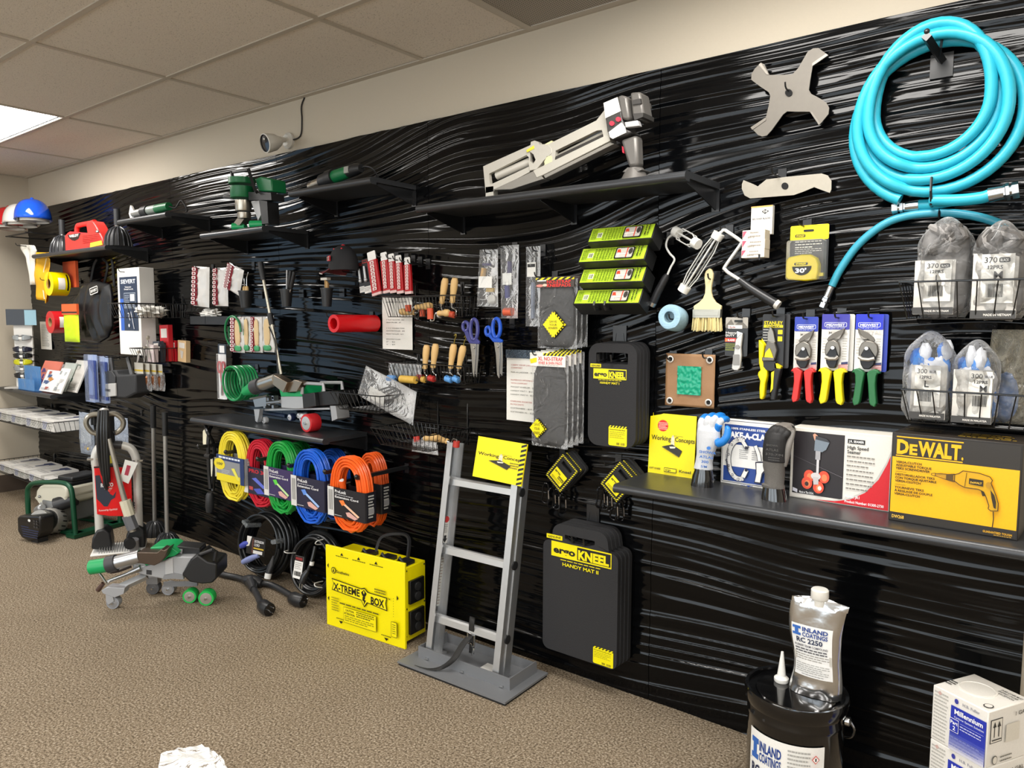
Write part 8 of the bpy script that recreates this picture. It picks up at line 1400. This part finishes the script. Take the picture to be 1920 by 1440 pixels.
for i, (px, c) in enumerate((((288, 640, 300, 678), '3f4550'), ((301, 612, 317, 680), 'c8202a'), ((317, 641, 330, 680), 'b81c26'), ((274, 648, 288, 680), 'd8c8c8'), ((333, 640, 348, 680), 'd9b88a'), ((286, 612, 300, 645), '2f3640'))):
    dd_ = di((px[0]+px[2])/2, px[3]); x, z, w, h = wbox(*px, dd_); t = thing('accessory_box', ('dark box nearest the long pins in the red basket', 'tall red box with tool picture in the red basket', 'plain red box third in the red basket', 'pale blister card at the near end of the red basket', 'tan wooden-look box at the end of the red basket', 'upright dark blue card standing high in the red basket')[i], 'box', (x, -dd_, zb+.004), 'boxes in the far wire basket', 0, 0, .03*(i-2)); MB(mat(c, .45)).box(-w/2, 0, 0, w/2, .03, h).build('carton', t)
    A = face_art(-w/2, 0, w/2, h, 0); A.rect(.15, .1, .85, .35, 'e6e0d8').poly([(.3, .45), (.7, .5), (.6, .85), (.4, .8)], '3a2a2a' if i == 1 else 'cfc8c0'); A.build(t)
for i, (x_, y0, y1) in enumerate(((276, 632, 678), (270, 652, 680), (258, 660, 682))): dd_ = di(x_, y1); q = W(x_, y1, dd_); t = thing('long_pin', 'bright metal pin leaning in the red basket, %s' % ('tallest', 'middle height', 'shortest')[i], 'pin', (q.x, -dd_, zb+.004)); hh = W(x_, y0, dd_).z-zb; MB(CHROME).tube([(0, 0, 0), (.0, .01, hh*.9)], .006, 8).build('shaft', t); MB(mat('c9c3b6', .3, .6)).tube([(0, .01, hh*.85), (0, .01, hh*.93), (.012, .01, hh)], [.006, .012, .008], 8).build('head', t)
for i, px in enumerate(((256, 680, 272, 733), (271, 681, 284, 733), (284, 682, 296, 732), (296, 683, 308, 733))):
    x, z, w, h = wbox(*px, .13-.02*i); t = thing('nozzle_pack', '%s carded pack of bronze torch nozzles hanging below the red basket' % ('first', 'second', 'third', 'last')[i], 'nozzle pack', (x, -.13+.02*i, z), 'bronze nozzle packs'); pillow(MB(film(dens=.1, bs=40)), w, h*.7, .03, 10, 12, .005, i).build('blister', t); MB(mat('d6d2c6', .45)).box(-w/2, -.012, h*.62, w/2, -.009, h).build('header_card', t); MB(mat('d9b93a', .4)).box(-w/2, -.013, h*.7, w/2, -.012, h*.76).build('yellow_stripe', t); MB(mat('8a5a3c', .3, .8)).lathe([(.006, h*.02), (.012, h*.12), (.022, h*.3), (.024, h*.5), (.012, h*.58)], 16).build('bronze_nozzle', t)
for i, px in enumerate(((164, 665, 182, 753), (186, 668, 203, 755))):
    x, z, w, h = wbox(*px, .26-.05*i); t = thing('blue_clamshell', ('clear blue clamshell pack nearest the brochures', 'second clear blue clamshell pack beside the grey tool bag')[i], 'clamshell pack', (x, -.26+.05*i, z), 'blue clamshell packs'); MB(mat('2f4aa0', .4)).box(-w*.4, 0, h*.06, w*.4, .004, h*.88).build('blue_card', t); MB(mat('8fa6d8', .3)).prism([(-w*.2, h*.15), (w*.2, h*.15), (w*.24, h*.6), (-w*.1, h*.8)], -.012, 0).build('blue_tool', t); MB(film('b9c9e8', .08, .05, 3)).rbox(-w/2, -.02, 0, w/2, .008, h, .01).build('clamshell', t)
hook(134, 671, .34, 'the blue clamshell packs')
d = .18; b = CL.w(1060, 600, d); t = thing('tool_bag', 'grey tool carrier bag with pale pocket flap hanging on a peg', 'bag', tuple(b)); pp = lambda pts: CL.pp(pts, d, b)
MB(mat('2c2d2f', .7, bump=.3, bs=300)).prism(pp([(890, 380), (1060, 350), (1080, 400), (1240, 390), (1250, 560), (1150, 610), (980, 590), (900, 520)]), -.02, .10).build('bag_body', t, bev=.012); MB(mat('b9b8b4', .6)).prism(pp([(930, 480), (1080, 470), (1085, 585), (1000, 595), (950, 570)]), -.034, -.021).build('pocket_flap', t, bev=.004); MB(mat('3a3b3d', .7)).prism(pp([(920, 400), (960, 360), (1040, 360), (1075, 410), (1075, 470), (930, 480)]), -.03, -.02).build('pocket', t, bev=.004)
A = Art(CL.p3([(945, 520)], b, d+.036)[0], (.085, 0, .0), (0, 0, -.02)); A.text('SIEVERT', 0, .9, .8, '222222', 1, .03); A.build(t)
for a_, c_ in (((1020, 400), (1000, 240)), ((1190, 400), (1150, 245))): MB(mat('4a4b4d', .7)).tube(CL.p3([(*a_, d), (*c_, d-.02)], b), .014, 4).build('strap', t)
hook(195, 667, .26, 'the grey tool bag')
# ---- corner shelf: brochures and sunglasses
def broch(label, px, d, cols, rx=-.42, grp='brochures on the corner shelf'):
    x, z, w, h = wbox(*px, d); t = thing('brochure', label, 'brochure', (x, -d, ZS['C']+(.05 if px[3] < 700 else .012)), grp, 0, rx); MB(mat(cols[0], .45)).box(-w/2, 0, 0, w/2, .01, h).build('cover', t); A = face_art(-w/2, 0, w/2, h, 0); rr = random.Random(px[0])
    for k in range(7): u, v = rr.uniform(.05, .6), rr.uniform(.05, .8); A.poly([(u, v), (u+rr.uniform(.1, .35), v), (u+rr.uniform(.1, .35), v+.12), (u, v+.15)], cols[1+k % (len(cols)-1)])
    A.lines(.1, .85, .7, 2, .05, '8d8d90'); A.build(t); return t
broch('salmon pink brochure cover in the blue holder', (60, 656, 92, 712), .2, ('e8836f', '5a3f86', 'e9a08f', 'ef9a86')); broch('white and blue brochure with pink spot behind the pale one', (94, 655, 112, 705), .14, ('dfe6ea', 'd0406a', '8fb4d0', '2f4a8a')); broch('pale green illustrated brochure in the middle', (98, 650, 118, 706), .17, ('dbe6df', '9fc4b4', 'b9d4c6', 'e9efe9')); broch('tall white brochure nearest the blue clamshells', (117, 645, 140, 708), .15, ('efece6', 'd9d6d0', '4a6a5a', 'e6e3dd')); broch('low brochure with photo of people in front', (72, 690, 95, 732), .26, ('e6e9ec', '3f5a8a', 'c9843a', 'b0564a')); broch('white price leaflet at the front of the holders', (95, 684, 112, 733), .26, ('ecebe6', 'c9c9c6', 'b5b9bd', '9aa0a4'))
x, z, w, h = wbox(36, 700, 66, 730, .27); t = thing('leaflet_holder', 'clear blue plastic leaflet holder at the edge of the corner shelf', 'holder', (x, -.28, ZS['C']+.001)); bp = film('6fb0ea', .22, .06, 3); MB(bp).box(-w/2, 0, 0, w/2, .004, h*.7).build('front_panel', t); MB(bp).box(-w/2, .05, 0, w/2, .054, h*1.5).build('back_panel', t); MB(bp).box(-w/2, 0, 0, w/2, .054, .004).build('tray', t)
xg = W(42, 650, .2).x; t = thing('glasses_stand', 'white counter stand for safety glasses in the far corner', 'stand', (xg, -.2, ZS['C']+.001), None, .85); hh = W(42, 580, .2).z-ZS['C']; MB(mat('dcdad4', .4)).box(-.06, .0, 0, .08, .02, hh*.93).build('spine', t); MB(mat('bdbab2', .4)).box(-.12, -.08, 0, .12, .06, .012).build('base', t); MB(mat('20242c', .3)).box(-.10, -.03, hh*.8, .13, -.02, hh).build('mirror_card', t); MB(mat('8fb8c8', .3)).box(.04, -.031, hh*.8, .13, -.03, hh*.99).build('card_print', t.children[-1])
for i, (y, c, nm) in enumerate(((634, '9aa0a2', 'clear-lensed'), (656, '1f2233', 'dark blue-lensed'), (668, '1a1a1c', 'black-lensed'), (680, 'c8c81c', 'yellow-lensed'), (692, '8d9092', 'pale smoke-lensed'), (705, '202022', 'black-framed dark-lensed'))):
    q = W(40, y, .25); t = thing('safety_glasses', '%s safety glasses, number %s from the top of the corner stand' % (nm, ('one', 'two', 'three', 'four', 'five', 'six')[i]), 'glasses', (xg+.035, -.225, q.z), 'safety glasses on the corner stand', .85); lm = mat(c, .12)
    for s in (-1, 1): MB(lm).grid(lambda u, v, s=s: (s*(.012+.06*u), .03*u*u-.0, (.027-.014*u*u)*(1-2*v)*(1 if v < .5 else .9)), 6, 4).build('lens', t, solid=.003); MB(mat('1d1e20', .3)).tube([(s*.072, .03, .008), (s*.076, .06, .006), (s*.074, .13, -.004), (s*.07, .15, -.02)], .0035, 6).build('temple', t)
    MB(mat('1d1e20', .3)).tube(spline([(-.072, .03, .012), (-.03, .004, .021), (0, 0, .012), (.03, .004, .021), (.072, .03, .012)], 4), .003, 6).build('brow_bar', t); MB(WHITE).box(-.012, -.004, -.012, .012, -.001, .006).build('price_tag', t)
x, z, w, h = wbox(76, 603, 96, 655, .02); t = thing('price_sheet', 'narrow white notice sheet behind the red tape roll', 'notice', (x, -.02, z)); MB(PAPER).box(-w/2, 0, 0, w/2, .0015, h).build('paper', t); A = face_art(-w/2, 0, w/2, h, 0); A.lines(.12, .12, .7, 16, .05, '77787a', h=.35); A.build(t)
# ---- far wire baskets of white boxes
for nm, zb, zt, pk in (('upper', .655, .735, ((10, 36), (38, 62), (63, 92), (97, 150))), ('lower', .215, .295, ((12, 42), (44, 70), (71, 100), (96, 168)))):
    basket('%s wire basket of white boxes in the far corner' % nm, -7.3, -6.02 if nm == 'upper' else -6.0, zt, zb, .42, .035, .02, up=.03); 
    for i in range(4):
        x = -7.22+.315*i; t = thing('white_box', '%s white box from the corner in the %s far basket' % (('first', 'second', 'third', 'fourth')[i], nm), 'box', (x, -.40, zb+.004), 'white boxes in far baskets'); MB(mat('e6e4df', .45)).box(0, .03, 0, .235, .31, .085 if nm == 'upper' else .075).build('carton', t, bev=.002); k = .085 if nm == 'upper' else .075
        A = Art((0, .03, k), (.235, 0, 0), (0, 0, -k)); A.poly([(.1, .2), (.5, .2), (.35, .9), (.1, .9)], 'b9bcd0').lines(.55, .3, .35, 3, .2, 'b5b3ad'); A.build(t); T = Art((0, .31, k), (.235, 0, 0), (0, -.28, 0)); T.poly([(.35, .1), (.85, .12), (.8, .3), (.7, .28), (.65, .6), (.5, .6), (.5, .35), (.35, .3)], '4a5272').lines(.1, .7, .7, 2, .08, '9a9a9a'); T.build(t, 'top_print')
for i, px in enumerate(((150, 774, 176, 852), (210, 782, 240, 830))):
    x, z, w, h = wbox(*px, .2); t = thing('parts_bag', ('clear bag with white card and small parts behind the upright machine', 'clear bluish bag hanging behind the curved handle')[i], 'bag', (x, -.2, z), 'clear parts bags'); pillow(MB(film('c9d4e4', .25, .1, 30)), w, h, .04, 12, 16, .01, i+3).build('clear_bag', t)
    if i == 0:
        MB(WHITE).box(-w*.4, -.004, h*.25, w*.3, 0, h*.85).build('card', t); rr = random.Random(1)
        for k in range(6): MB(mat(('3f55b0', 'c9a23a', 'b5b3ae')[k % 3], .4)).sph((rr.uniform(-.3, .35)*w, rr.uniform(-.01, .01), h*rr.uniform(.05, .3)), .014, 8, 6).build('small_part', t)
hook(148, 770, .22, 'the clear parts bag with white card'); hook(210, 778, .22, 'the bluish clear bag')
q = W(103, 462, .2); t = thing('crumpled_bag', 'crumpled white plastic bag on the far shelf beside the first ribbed tamping tool', 'bag', (q.x, -.13, ZS['A']+.001)); lumpy(MB(mat('d9d6cd', .5)), (0, 0, .045), (.06, .04, .045), .9, 6, 9, 18, 12, 2).build('bag', t)
